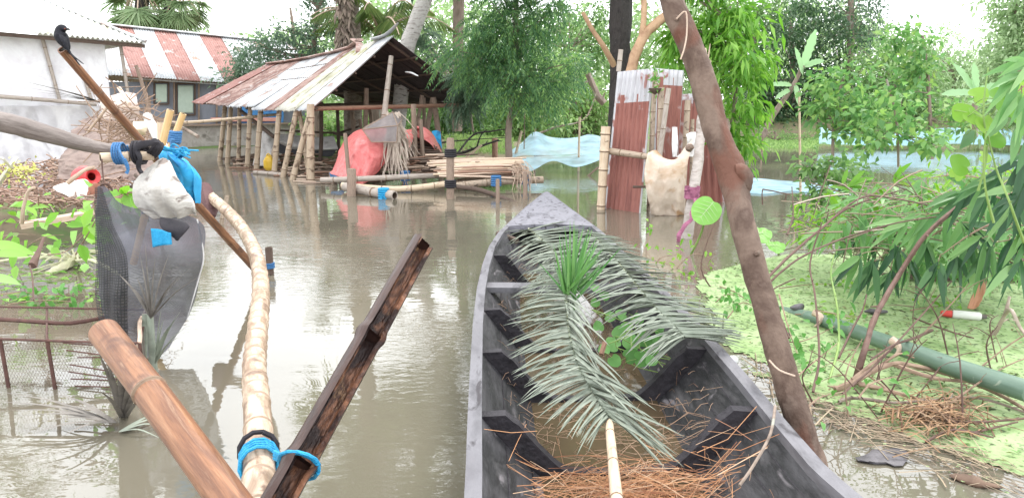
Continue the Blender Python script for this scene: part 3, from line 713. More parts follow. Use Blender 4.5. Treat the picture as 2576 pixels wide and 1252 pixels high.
# pale bundle on the raft
for i in range(60):
    v = random.random(); y = 399+v*42; x0 = 1085+random.uniform(-15,30)+v*18; x1 = 1300-v*6+random.uniform(-30,25); d = 14.9-v*.7
    stick('bamboo_strip', P(x0, y+random.uniform(4,9)-v*4, d), P(x1, y+random.uniform(-8,10), d+random.uniform(-.1,.1)), random.uniform(.018,.045), random.choice([M_wood_pale,M_wood_pale,M_bamboo_pale[0],M_wood_red,M_wood_mid]),
        'long pale bamboo slat in the bundle stacked on the raft', 'bamboo strip', 'split bamboo slats bundled on the raft', bend=.02)
# raft poles
def rp(label, pts, r, mats=M_bamboo_grey, node=.5):
    o = bamboo('raft_pole', pts, r, r, mats, None, node=node, n=10); tag(o, label, 'bamboo pole', 'bamboo poles of the raft')
rp('upper bamboo pole running in front of the red tarpaulin', [P(808,453,14.4), P(925,449,14.3), P(1130,440,14.8)], .055)
rp('pale bamboo pole from the raft end to the square post', [P(860,466,13.9), P(1000,476,13.7), P(1140,460,13.9)], .06, M_bamboo_pale)
rp('thick hollow bamboo with a blue knot at its open end', [P(868,470,13.6), P(935,483,13.1), P(993,492,12.8)], .085)
rp('long bamboo pole under the pale slat bundle reaching past it', [P(1130,470,13.9), P(1240,458,14.2), P(1366,452,14.4)], .07, M_bamboo_old)
rp('thin pole under the pale slat bundle nearest the water', [P(1125,462,14.5), P(1250,440,14.9), P(1330,432,15.2)], .05, M_bamboo_old)
rp('dark pole slanting down into the water below the slat bundle', [P(1150,470,13.7), P(1215,480,13.3), P(1310,517,12.4)], .045, [M_wood_dark]*3)
def wpost(label, x, y0, y1, w, mat, name='raft_post', top=None, cat='post', lean=0, grp=None):
    f = G(x, y1, 0); t = P(x+lean, y0, f.y); b = MB(); r = w*f.y/FPX/2; d = (f-t).normalized()
    b.tube([t, t.lerp(f,.04), f+d*.4], [r*.8, r, r*1.05], 10, wob=.15)
    return tag(b.build(name, mat), label, cat, grp)
wpost('short round post standing in the water before the red tarpaulin', 884, 424, 493, 22, M_wood_mid)
wpost('tall square post in the water at the middle of the raft', 1133, 347, 500, 20, M_wood_mid)
wpost('post wrapped with a blue tie between tarpaulin and dry fronds', 1019, 402, 462, 16, M_bamboo_pale[0])
wpost('stout stump at the left end of the raft', 838, 432, 462, 20, M_wood_mid)
wpost('reddish capped post standing behind the slat bundle', 1245, 348, 410, 15, M_wood_red)
wpost('slim post in the water under the far end of the slat bundle', 1321, 432, 500, 12, M_wood_mid)
wpost('slim post in the water below the slat bundle, nearer the square post', 1252, 450, 510, 10, M_wood_mid)
wpost('thin leaning pole standing before the tarpaulin', 880, 335, 470, 10, M_wood_mid, lean=-12)
for (x,y,r,l) in ((1133,385,10,'black band tied around the square raft post at its middle'),(1133,462,13,'black cord knotted where the pole meets the square raft post')):
    c0 = P(x,y,G(1133,500).y); b = MB()
    for k in range(4): b.tube([c0+Vector((cos(a*.5)*.09, sin(a*.5)*.09, (k-1.5)*.035)) for a in range(13)], .02, 5)
    tag(b.build('cord_tie', M_black_cloth), l, 'tie')
for (x,y,d,l) in ((1019,442,14.9,'blue tie around the post beside the dry fronds'),(965,487,12.9,'turquoise rag knotted on the thick hollow bamboo'),(1248,455,14.0,'blue rag hanging under the slat bundle, nearer the square post'),(1322,450,14.3,'blue rag hanging from the far end of the raft')):
    c0 = P(x,y,d); b = MB()
    for k in range(5): b.tube([c0+Vector((cos(a*.5)*.085, sin(a*.5)*.085, (k-2)*.04)) for a in range(13)], .022, 5)
    for k in range(3): b.tube(smoothpath([c0+Vector((random.uniform(-.05,.05),-.08,0)), c0+Vector((random.uniform(-.08,.08),-.1,-.15)), c0+Vector((random.uniform(-.1,.1),-.08,-.28))],3), [.03,.03,.03,.025,.02,.02,.01], 5, flat=.4)
    tag(b.build('rag_tie', M_blue_rope if 'turq' not in l else M_cyan_rope), l, 'tie')
# straw tuft at the raft end
b = MB()
for i in range(70):
    c0 = P(1300+random.uniform(-12,22), 408+random.uniform(-4,30), 14.2); dv = Vector((random.uniform(-.1,.22), random.uniform(-.15,.05), random.uniform(-.45,-.1)))
    b.tube(smoothpath([c0, c0+dv*.5+Vector((.05,0,.05)), c0+dv],2), .006, 3, cap=False)
tag(b.build('straw_tuft', M_wood_pale), 'tuft of pale straw hanging from the end of the slat bundle', 'straw', kind='stuff')
# dip net and dry palm bundle
def dip_net():
    root = thing('basket_trap', 'grey mesh box trap leaning on the red tarpaulin', 'fish trap', P(945,350,14.9))
    q = {'a':P(912,326,14.7),'b':P(1000,316,14.5),'c':P(935,357,14.6),'d':P(998,358,14.4),'t':P(988,282,15.2),'e':P(918,320,15.1),'f':P(1012,300,15.2)}
    fr = MB()
    for e_ in ('ab','ac','cd','bd','at','bt','et','ft','fb','ea','td'): fr.tube([q[e_[0]], q[e_[1]]], .012, 5)
    fr.build('frame', M_wood_mid, root)
    Mn = pm('grey mesh', [(.16,.14,.14),(.26,.23,.23)], 6, .8, .2, alpha=.72)
    for nm in ('abdc','atb','eta','tfb'):
        k = [q[x] for x in nm]
        if len(k) == 3: k.append(k[2])
        b = MB(); b.grid(lambda u, v: k[0].lerp(k[1],u).lerp(k[3].lerp(k[2],u),v), 10, 10); b.build('mesh', Mn, root)
dip_net()
B_, D_ = [], []
bd = MB(); tpz = P(1000, 300, 15.6)
for i in range(110):
    a = P(985+random.uniform(-14,22), 285+random.uniform(-6,60), 15.4+random.uniform(-.3,.2)); e2 = P(random.uniform(955,1030), random.uniform(400,462), 14.8+random.uniform(-.2,.3))
    if random.random() < .35: e2 = P(random.uniform(1000,1060), random.uniform(330,440), 15.2)
    mid = a.lerp(e2,.45)+Vector((random.uniform(-.06,.10), -.1, .05)); bd.tube(smoothpath([a, mid, e2],3), [.018,.018,.016,.014,.012,.008,.004], 4, cap=False, flat=.25)
tag(bd.build('dry_frond_bundle', pm('dry palm leaf', [(.36,.28,.22),(.52,.43,.36),(.22,.16,.12)], 5, .8, .2)), 'bundle of dry brown palm fronds hanging beside the red tarpaulin', 'dry fronds')
# posts wrapped with straw to the right of the bundle
for x0,y0,x1,y1,w in ((1040,262,1046,432,14),(1058,300,1066,430,10)):
    a = P(x0,y0,15.9); e2 = P(x1,y1,15.9); b = MB(); b.tube([a,e2], w*15.9/FPX/2, 8, wob=.2)
    tag(b.build('palm_stalk', M_wood_mid), 'upright grey palm stem beside the dry frond bundle, '+('the thicker one' if w == 14 else 'the thinner one'), 'palm stem')

# ================================================================ rails and poles left of the shed
rl = tag(bamboo('bamboo_rail', [P(383,306,17.0), P(480,308,17.5), P(700,288,19.5)], .04, .035, M_bamboo_pale, None, node=.45, n=8), 'long thin bamboo rail level in front of the striped roof house', 'rail')
b = MB(); b.tube(smoothpath([P(388,303,12), P(430,310,12), P(455,320,12), P(478,332,11.8), P(498,344,11.6)], 4), [.03]*12+[.028]*5, 8, wob=.25)
tag(b.build('crooked_branch', M_bark), 'crooked grey branch with a cut end pointing down to the right', 'branch')
for (pts, l) in (([P(342,165,15), P(365,235,15), P(376,290,15), P(378,330,15)], 'slender leaning pole in front of the striped house wall, the taller one'), ([P(374,240,16), P(377,300,16)], 'slender pole in front of the striped house wall, the shorter one')):
    b = MB(); b.tube(smoothpath(pts,3) if len(pts) > 2 else pts, .035, 7, wob=.2); tag(b.build('pole', M_wood_mid), l, 'pole')

# ================================================================ latrine of rusted sheets
def latrine():
    root = thing('tin_latrine', 'small enclosure of upright rusted corrugated sheets on bamboo poles in the water', 'latrine', G(1600, 530))
    def sheet(pts, waves, m, name='wall_sheet', m2=None, split=.0):
        p00, p10, p01, p11 = pts; b = MB(); corr(b, p00, p10, p01, p11, waves, .014, 20)
        if split:
            for i, f in enumerate(b.f):
                j = i % 20; u = (i//20)/(waves*6)
                if j < 20*(split+.06*mnoise.noise(Vector((u*7,1,0)))) or u < .06 or u > .95: b.m[i] = 1
        return b.build(name, [m, m2 or m], root, solid=.003)
    M_r = pm('rust red sheet', [(.21,.075,.06),(.30,.12,.095),(.12,.04,.035)], 3, .65, .35, (6,.4,1), 'UV', spots=((.44,.37,.36), 3.0, .63), detail=9)
    M_z = pm('zinc edge', [(.40,.39,.41),(.52,.51,.53),(.26,.24,.25)], 3, .5, .1, (6,.5,1), 'UV', spots=((.28,.12,.10), 4, .56))
    d = G(1520, 522).y; d2 = G(1612, 536).y
    zb = -.3
    def dn(p, q, z): t = (z-p.z)/(q.z-p.z); return p+(q-p)*t
    a, c = P(1553,181,d+.1), P(1520,520,d); e_, f = P(1645,172,d2+.5), P(1612,533,d2)
    sheet((a, e_, dn(a,c,zb), dn(e_,f,zb)), 8, M_r, m2=M_z, split=.16)
    a, e_ = P(1648,172,d2+.9), P(1722,178,d2+1.2); c, f = P(1640,470,d2+.9), P(1700,505,d2+1.2)
    sheet((a, e_, dn(a,c,zb), dn(e_,f,zb)), 6, M_r, m2=M_z, split=.06)
    a, e_ = P(1700,238,d2+1.6), P(1812,232,d2+1.2); c, f = P(1690,470,d2+1.6), P(1822,462,d2+1.2)
    sheet((a, e_, dn(a,c,zb), dn(e_,f,zb)), 8, M_r, m2=M_z, split=.03)
    for (x0,y0,x1,y1,w,dd) in ((1562,125,1556,180,12,.3),(1664,220,1655,530,15,.15),(1682,222,1640,535,13,.0),(1730,252,1718,500,15,.5),(1742,300,1738,500,10,.6),(1648,180,1632,530,12,.35)):
        dd = d2+dd; a = P(x0,y0,dd); c = P(x1,y1,dd); c2 = dn(a,c,-.3) if y1 > 300 else c
        bamboo('pole', [a, c2], w*dd/FPX/2, w*dd/FPX/2, M_bamboo_grey if x0 in (1562,1682) else M_bamboo_old, root, node=.4, n=8)
    bamboo('cross_pole', [P(1534,380,d-.15), P(1655,398,d2-.25)], .055, .045, M_bamboo_old, root, node=.45, n=9)
    b = MB(); b.tube([P(1592,470,d2-.1), P(1625,470,d2-.1)], .02, 6); b.build('peg', M_wood_dark, root)
    b = MB(); b.beam(P(1520,480,d-.1), Vector((G(1524,520).x, d-.1, -.2)), .05, .012); b.beam(P(1529,330,d-.1), P(1522,520,d-.1), .045, .012); b.build('batten', M_z, root)
    bamboo('pole', [P(1524,318,d-.2), P(1512,520,d-.2), P(1510,560,d-.2)], .075, .065, M_bamboo_pale, root, node=.28, n=10)
    # leaning chunk of wood right of the sheets
    b = MB(); b.tube(smoothpath([P(1808,372,d2+1.2), P(1824,330,d2+1.2), P(1830,300,d2+1.3)],3), [.03,.05,.07,.08,.07,.05,.03], 8, wob=.5); b.build('broken_branch', M_bark, root)
latrine()
dS = G(1612,536).y-.25
rows = [[P(x, y, dS) for x, y in ((1630,385),(1650,378),(1672,398),(1700,400),(1722,372),(1745,350))],
        [P(x, y, dS-.12) for x, y in ((1625,415),(1648,410),(1672,408),(1700,408),(1722,400),(1738,372))],
        [P(x, y, dS-.18) for x, y in ((1622,450),(1645,455),(1672,455),(1695,450),(1718,440),(1728,430))],
        [P(x, y, dS-.12) for x, y in ((1630,500),(1650,505),(1672,505),(1695,505),(1712,500),(1722,490))],
        [P(x, y, dS) for x, y in ((1638,538),(1655,541),(1675,542),(1695,542),(1710,541),(1722,541))]]
sack('jute_sack', 'worn beige woven sack hanging on the latrine poles down to the water', rows, pm('beige woven sack', [(.50,.38,.29),(.64,.53,.44),(.42,.28,.17)], 1.8, .85, .5, dist=.02, spots=((.40,.24,.13), 2.5, .58)), nu=80, nv=80, wr=.032, wf=4.5, seed=4, pleat=2)
rows = [[P(x, 330+abs(x-1745)*.4, dS+.1) for x in (1725,1738,1752,1762)], [P(x, 372, dS+.05) for x in (1728,1738,1748,1755)], [P(x, 395, dS) for x in (1700,1718,1730,1742)]]
sack('white_rag', 'crumpled white rag knotted above the woven sack', rows, M_white_cloth, 'rag', nu=20, nv=20, wr=.05, wf=9)
rows = [[P(x, 320, dS+.35) for x in (1692,1698,1704)], [P(x, 360, dS+.3) for x in (1690,1698,1706)], [P(x, 395, dS+.25) for x in (1692,1697,1703)]]
sack('white_strip', 'thin white cloth strip hanging between latrine poles', rows, M_white_cloth, 'cloth', nu=10, nv=20, wr=.03, wf=9)
# pale leaning pole trunk with purple cloth
t2 = [P(1708,640,9.0), P(1725,610,9.1), P(1742,500,9.3), P(1757,400,9.6), P(1762,330,9.8), P(1765,290,9.9)]
t2.insert(0, t2[0]+Vector((-.04,-.02,-.35)))
b = MB(); b.tube(smoothpath(t2,4), [float(np.interp(i/24,[0,1],[.085,.055])) for i in range(25)], 12, wob=.2)
tag(b.build('leaning_tree', pm('pale smooth bark', [(.30,.26,.23),(.42,.37,.34),(.20,.16,.13)], 4, .8, .5, (1,1,2.5), spots=((.14,.10,.08), 8, .63))), 'pale ringed trunk leaning out of the water beside the woven sack', 'tree trunk')
b = MB()
for (x,y,s) in ((1741,484,.95),):
    c0 = P(x,y,9.25); b.grid(lambda u,v: c0+Vector((cos(2*pi*u)*.10, sin(2*pi*u)*.10, (v-.5)*.16))*s+Vector((1,1,1))*.014*mnoise.noise(Vector((u*9,v*6,x))), 24, 8)
pth = smoothpath([P(1750,500,9.1), P(1744,530,9.0), P(1735,556,8.95), P(1716,575,8.9), P(1708,598,8.85), P(1703,616,8.85)],5)
b.tube([p+Vector((.008*sin(i*.9),.006*cos(i*1.1),0)) for i,p in enumerate(pth)], [.026+.004*sin(i*1.1) for i in range(len(pth))], 8, wob=.4, flat=.5)
tag(b.build('purple_cloth', pm('purple cloth', [(.26,.06,.13),(.36,.13,.21),(.13,.025,.07)], 12, .8, .7)), 'twisted purple cloth tied round the pale leaning trunk', 'cloth')

# far rusty hut and far nets
def far_hut():
    root = thing('tin_hut', 'tiny rusty red hut on the far bank behind the blue nets', 'hut', P(1470,335,31))
    b = MB(); c = P(1470,335,31); b.box((c.x-.65,c.y,-.2),(c.x+.6,c.y+1.4,1.25)); b.build('wall', M_tin_red, root, smooth=False)
    b = MB(); corr(b, (c.x-.9,c.y-.3,1.1),(c.x+.9,c.y-.3,1.1),(c.x-.9,c.y+1.7,1.7),(c.x+.9,c.y+1.7,1.7), 14,.02,2); b.build('roof', M_tin_rust, root, solid=.01)
    b = MB(); b.beam((c.x-.05,c.y-.01,.0),(c.x-.05,c.y-.01,1.0),.5,.03); b.build('door', M_tin_rust, root)
far_hut()
# ================================================================ blue nets in the water
M_net = pm('pale blue net', [(.42,.62,.72),(.55,.72,.80)], 2.0, .7, .3, trans=.4, alpha=('noise', 1.6, .32, .78))
def net(label, top, bot, seed=0, wr=.05, cat='net'):
    o = cloth('fishing_net', [top, [a.lerp(b_, .5) for a, b_ in zip(top, bot)], bot], M_net, None, 50, 14, wr, 1.6, seed=seed); tag(o, label, cat, 'blue nets standing in the water')
net('pale blue net rising to a point between the neem tree and the latrine',
    [P(x, y, d) for x, y, d in ((1275,385,20),(1310,362,20),(1345,332,20),(1380,344,20.2),(1420,348,20.3),(1455,345,20.5),(1485,338,20.6),(1525,348,20.6))],
    [P(x, y, d) for x, y, d in ((1275,402,18.5),(1310,392,18.5),(1345,392,18.5),(1380,392,18.5),(1420,390,18.6),(1455,388,18.6),(1485,390,18.6),(1525,378,18.8))], 1)
net('lower blue net skirt at the waterline in front of the pointed net',
    [P(x, y, d) for x, y, d in ((1285,398,18.2),(1345,394,18.2),(1400,392,18.2),(1450,390,18.2),(1520,380,18.2))],
    [P(x, y, d) for x, y, d in ((1290,415,17.4),(1330,432,16.8),(1390,405,17.6),(1450,420,17.0),(1520,398,17.8))], 2)
net('long low blue net strung across the water at the far right',
    [P(x, y, d) for x, y, d in ((2062,320,25),(2130,332,25),(2200,334,25),(2300,332,25),(2380,322,25),(2470,326,25),(2600,322,24),(2700,322,24))],
    [P(x, y, d) for x, y, d in ((2058,362,26),(2130,364,26),(2200,366,26),(2300,366,26),(2380,362,26),(2470,364,26),(2600,366,25),(2700,366,25))], 3, .10)
net('blue net floating flat behind the big foreground trunk',
    [G(x, y, .05) for x, y in ((1800,432),(1850,442),(1920,450),(1990,456),(2060,462),(2140,470))],
    [G(x, y, .02) for x, y in ((1800,470),(1850,480),(1920,488),(1990,480),(2060,488),(2140,492))], 4, .03)
for (x0,y0,x1,y1,w,l) in ((1346,322,1345,405,5,'thin stake holding up the point of the blue net'),(1458,295,1455,430,6,'taller whitish stake at the right end of the blue net'),(1312,330,1298,385,7,'white leaning stake beside the neem trunk'),
        (1390,345,1340,405,4,'thin rod slanting through the blue net'),(1320,285,1319,345,3,'thinnest upright reed behind the blue net'),(1212,365,1178,392,6,'short grey stick slanting out of the green bank'),
        (1506,420,1480,442,5,'thin stick slanting in the water left of the latrine'),(2010,230,2014,500,6,'slim pole standing in the water right of the big trunk'),(1920,330,1918,360,4,'short blue green stake under the banana plant')):
    f = G(x1, max(y1, 402 if y1 > 398 else y1), 0) if y1 > 400 else P(x1, y1, 19 if x1 < 1500 else 25)
    t = P(x0, y0, f.y); b = MB(); b.tube([t, f+(f-t).normalized()*.3], w*f.y/FPX/2, 6, wob=.2); tag(b.build('stake', M_wood_mid if w < 6 else M_bamboo_pale[0]), l, 'stake')

# ================================================================ left foreground
# diagonal bamboo with the bird
p0 = P(155,125,4.6); p1 = P(640,672,6.75); dv = (p1-p0)
o = bamboo('bamboo_pole', [p0, p0+dv*.5+Vector((0,0,-.02)), p0+dv*1.12], .026, .040, M_bamboo_brown, None, node=.62, n=12, bulge=1.08); tag(o, 'long slanting brown bamboo pole with a black bird on its tip', 'bamboo pole')
def bird():
    f = P(160,122,4.6)+Vector((0,0,.02)); q = 4.6/FPX
    W = lambda x, y, z=0: P(x, y, 4.6+z)
    root = thing('bird', 'black fork-tailed bird perched on the tip of the slanting bamboo', 'bird', f)
    Mf = pm('black feathers', [(.008,.008,.011),(.018,.018,.024),(.005,.005,.007)], 30, .6, .4, spec=.2)
    b = MB(); path = smoothpath([W(166,74,-.01), W(158,72), W(152,78), W(153,90), W(160,104), W(168,117), W(172,126)], 4)
    rad = np.interp(np.linspace(0,1,len(path)), [0,.08,.2,.36,.5,.66,.82,1], np.array([2,7,11,12,15.5,14,9,4])*q)
    b.tube(path, list(rad), 14); b.build('body', Mf, root)
    t = MB()
    for dx in (0, 9):      # forked tail
        t.tube(smoothpath([W(165,112), W(178,135), W(190+dx*.6,150), W(201+dx,165-dx*.4)], 3), [5*q,5*q,4.5*q,4*q,4*q,3.6*q,3.5*q,3*q,3*q,2*q], 8, flat=.35)
    t.build('tail', Mf, root)
    for z in (-.026, .026):
        w = MB(); w.tube(smoothpath([W(152,86,z), W(160,100,z*1.15), W(168,118,z), W(177,138,z*.5)], 4), list(np.array([2,5,7,8,8,8,7,6,5,4,3,2,1])*q*1.1), 8, flat=.5); w.build('wing', Mf, root)
    k = MB(); k.tube([W(166,73), W(173,74), W(178,78)], [4*q, 2.6*q, .4*q], 8); k.build('beak', pm('beak grey', [(.03,.03,.03),(.06,.06,.06)], 10, .4, 0), root)
    for z in (-.02,.02):
        e = MB(); e.tube([W(163,73,z*.9), W(163.5,73,z*1.05)], [1.8*q,.8*q], 8); e.build('eye', pm('eye red brown', [(.12,.02,.01),(.15,.03,.01)], 5, .1, 0), root)
        l = MB(); l.tube([W(164,112,z*.4), W(162,120,z*.4), W(161,124,z*.4)], [2*q,1.4*q,1.2*q], 6)
        for a in (-6, 0, 6): l.tube([W(161,124,z*.4), W(161+a,126,z*.4-.012)], [1.2*q,.6*q], 5)
        l.build('leg', MAT['beak grey'], root)
bird()
# grey trunk pole coming in from the left
b = MB(); pth = smoothpath([P(-160,285,4.1), P(0,306,4.35), P(110,335,4.55), P(200,360,4.75), P(290,378,4.9), P(388,368,5.0)], 5)
b.tube(pth, list(np.interp(np.linspace(0,1,len(pth)), [0,.4,.7,1], [.066,.056,.042,.030])), 14, wob=.12)
tag(b.build('log_rail', pm('grey smooth log', [(.15,.12,.11),(.24,.20,.18),(.09,.07,.06)], 3, .6, .5, (6,1,1), 'UV')), 'long grey log entering from the left edge and tied to the slanting bamboo', 'log')
o = bamboo('bamboo_piece', [P(252,397,4.75), P(385,391,4.95)], .032, .032, M_bamboo_pale, None, node=.3, n=12); tag(o, 'short hollow bamboo piece tied under the grey log', 'bamboo piece')
b = MB()
def wraps(b, c, ax, r, n, pitch, th, ph=0):
    ax = Vector(ax).normalized(); s = ax.orthogonal().normalized(); u = ax.cross(s)
    pts = [c+ax*(i/12*pitch-(n*pitch)/2)+s*(cos(i/12*2*pi+ph)*r)+u*(sin(i/12*2*pi+ph)*r) for i in range(int(n*12)+1)]
    b.tube(pts, th, 6)
wraps(b, P(302,386,4.82), (1,.1,0), .068, 4, .015, .007)
b.tube(smoothpath([P(298,372,4.72), P(305,392,4.7), P(316,408,4.72), P(320,420,4.75)],4), .010, 6, wob=.5); b.tube(smoothpath([P(312,400,4.7), P(322,424,4.72), P(318,436,4.72)],3), .013, 6, wob=.5)
tag(b.build('blue_tie', M_blue_rope), 'blue rope lashing around the grey log and the short bamboo piece', 'rope')
b = MB(); wraps(b, P(350,384,4.88), (1,.1,0), .07, 3, .02, .012); b.tube(smoothpath([P(345,380,4.8), P(352,398,4.78), P(348,420,4.8), P(356,436,4.8)],4), [.016]*13, 6, wob=.5)
wraps(b, P(388,372,4.95), (.6,.5,-.6), .05, 4, .016, .012)
b.tube(smoothpath([P(340,372,4.8), P(365,362,4.8), P(395,360,4.85), P(402,375,4.85)],4), [.02]*13, 6, wob=.6)
tag(b.build('black_tie', M_black_cloth), 'black cloth strips binding the log end to the slanting bamboo', 'cloth tie')
for (pts, l) in (([P(429,277,5.9), P(406,372,5.9), G(388,640,0)+Vector((-.1,-.3,-.2))], 'yellow bamboo stake with cut top just right of the lashing'), ([P(461,286,6.5), P(436,352,6.5)], 'second yellow bamboo stake, tied to the thin rail')):
    a = pts[0]; c = pts[1]; e2 = a+(c-a)*4.2
    o = bamboo('bamboo_stake', [a, e2], .028, .028, M_bamboo_yellow, None, node=.5, n=10); tag(o, l, 'stake')
b = MB(); wraps(b, P(440,345,6.5), (.2,0,1), .045, 5, .02, .014); b.tube(smoothpath([P(436,350,6.4), P(432,366,6.4), P(438,378,6.4)],3), .02, 6, wob=.6)
tag(b.build('blue_tie', M_blue_rope), 'blue rope knot on the second yellow stake', 'rope')
o = bamboo('bamboo_stake', [P(404,308,6.2), P(406,400,6.2)], .03, .03, M_bamboo_pale, None, node=.5, n=10); tag(o, 'pale short stake behind the black cloth binding', 'stake')
# white pipe-like pole leaning
b = MB(); b.tube([P(370,292,7.2), P(398,350,7.0), P(418,380,6.9)], .045, 9); tag(b.build('white_pole', M_white_cloth), 'dirty white pole leaning behind the lashing', 'pole')
# thin crossing sticks behind the log
for k, (x0,y0,x1,y1,w,l) in enumerate(((300,222,326,262,10,'short pinkish stick propped against the sheeted wall corner'),(222,330,272,268,7,'thin pink stick leaning up from the grey log'),(272,258,378,302,4,'thin twig crossing behind the slanting bamboo'),(250,300,392,352,3,'thinnest wire-like twig above the lashing'),(310,268,348,272,7,'short flat board end beside the wall corner'))):
    b = MB(); b.tube([P(x0,y0,7.5), P(x1,y1,7.0)], w*7.3/FPX/2, 6, wob=.2); tag(b.build('stick', M_wood_pale if w > 5 else M_twig), l, 'stick')
b = MB()
for i in range(150):
    a = P(315+random.gauss(0,42), 322+random.gauss(0,34), 7.6+random.uniform(-.5,.8)); dv = Vector((random.gauss(0,.15), random.gauss(0,.1), random.gauss(0,.11)))
    b.tube(smoothpath([a-dv, a+Vector((0,0,random.uniform(-.04,.04))), a+dv],2), random.uniform(.002,.006), 4, cap=False)
tag(b.build('twig_tangle', M_twig), 'tangle of thin brown twigs behind the slanting bamboo', 'twigs', kind='stuff')
cl = cloth('torn_cloth', [[P(x, 232+abs(x-325)*.2, 7.8) for x in (262,290,320,345)], [P(x, 262, 7.7) for x in (255,290,325,350)], [P(x, 292+((x*7)%11), 7.7) for x in (262,300,325,352)]], pm('dirty pink cloth', [(.52,.42,.37),(.66,.55,.49),(.34,.22,.19)], 3, .8, .4), None, 22, 16, .09, 3.5)
tag(cl, 'dirty torn cloth bunched behind the slanting bamboo pole', 'cloth')
cl = cloth('straw_lump', [[P(x, 306, 6.9) for x in (334,345,356,366)], [P(x, 326, 6.8) for x in (334,346,358,368)], [P(x, 342, 6.9) for x in (340,348,356,364)]], pm('pale straw', [(.58,.46,.30),(.70,.60,.46)], 6, .9, .6), None, 12, 10, .05, 7)
tag(cl, 'small pale lump of straw hanging beside the slanting bamboo', 'straw')
# mud bank wall behind (brown plastic-like lump between house and lashing)
rows = [[P(x, y, 10.5) for x, y in ((205,300),(270,290),(330,290),(385,310),(420,330))], [P(x, y, 9.6) for x, y in ((180,340),(250,330),(320,335),(390,345),(430,350))], [P(x, y, 9.0) for x, y in ((160,400),(240,400),(320,400),(390,400),(430,398))], [P(x, y, 8.6) for x, y in ((150,450),(240,455),(320,455),(390,450),(430,445))]]
tag(cloth('brown_heap', rows, pm('brown heap', [(.13,.09,.08),(.24,.18,.155),(.07,.05,.04)], 4, .9, .9, detail=10), None, 110, 110, .16, 2.4, crease=.8, vs=.8), 'brown mud and rubbish heap behind the lashed bamboo', 'heap')

# blue net bag, white sack
rows = [[P(x, y, d) for x, y, d in ((400,372,5.3),(415,368,5.3),(432,375,5.35),(440,385,5.4))],
        [P(x, y, d) for x, y, d in ((404,392,5.25),(425,392,5.1),(452,400,5.2),(478,415,5.4))],
        [P(x, y, d) for x, y, d in ((415,430,5.3),(445,425,5.15),(480,430,5.2),(507,450,5.5))],
        [P(x, y, d) for x, y, d in ((440,470,5.4),(465,475,5.3),(488,480,5.3),(508,482,5.5))],
        [P(x, y, d) for x, y, d in ((470,500,5.5),(482,502,5.4),(495,508,5.4),(506,512,5.5))]]
tag(cloth('net_bag', rows, M_blue_net, None, 80, 80, .035, 5, pleat=3), 'bright blue net bag hanging from the lashing behind the slanting bamboo', 'bag')
b = MB()
for i in range(9):
    c0 = P(425+i*5, 378+i*1.5, 5.15); b.tube(smoothpath([c0, c0+Vector((random.uniform(-.1,.1),-.02,random.uniform(0,.05))), c0+Vector((random.uniform(.0,.16),-.02,random.uniform(-.05,.03)))],4), .006, 5)
b.tube(smoothpath([P(440,388,5.2), P(462,386,5.2), P(468,392,5.2)],3), .03, 7, wob=.8)
tag(b.build('cord_bundle', M_cyan_rope), 'bundle of loose blue cords on top of the blue net bag', 'cord')
rows = [[P(x, y, d) for x, y, d in ((402,400,5.0),(410,398,4.95),(420,402,4.95),(428,408,5.0))],
        [P(x, y, d) for x, y, d in ((365,432,4.95),(392,430,4.8),(425,440,4.8),(458,468,4.95))],
        [P(x, y, d) for x, y, d in ((340,470,4.9),(378,470,4.7),(425,478,4.7),(485,502,4.9))],
        [P(x, y, d) for x, y, d in ((345,515,4.9),(382,512,4.75),(440,520,4.75),(492,525,4.9))],
        [P(x, y, d) for x, y, d in ((385,548,4.9),(410,552,4.85),(450,548,4.85),(494,540,4.95))]]
tag(cloth('white_sack', rows, pm('old white sack', [(.42,.39,.36),(.58,.55,.51),(.24,.21,.19)], 3.4, .8, .6, (1,1,3), spots=((.22,.18,.16), 5, .57), detail=10, dist=.02), None, 90, 90, .028, 5, pleat=3.5, vs=.3), 'soiled white sack hanging from the short bamboo piece over the black netting', 'sack')
for (x,y,w,h,l) in ((432,492,16,24,'small blue plastic piece showing left of the slanting bamboo'),(482,702,22,20,'torn blue patch caught in the middle of the black netting')):
    x -= 0; c0 = P(x-0, y, 4.95) if h == 24 else P(412,700-103,4.55)
    b = MB(); b.grid(lambda u,v: c0+Vector(((u-.5)*w*.006, -.02+.02*sin(u*5), (v-.5)*h*.006*(1-.4*u))), 8, 8); tag(b.build('plastic_piece', M_cyan_rope, solid=.003), l, 'plastic')
b = MB(); c0 = P(372,520,4.9); b.grid(lambda u,v: c0+Vector(((u-.5)*.09, .02*sin(u*5), (v-.5)*.10)), 8, 8); tag(b.build('plastic_piece', M_cyan_rope, solid=.003), 'blue plastic scrap under the left edge of the soiled white sack', 'plastic')
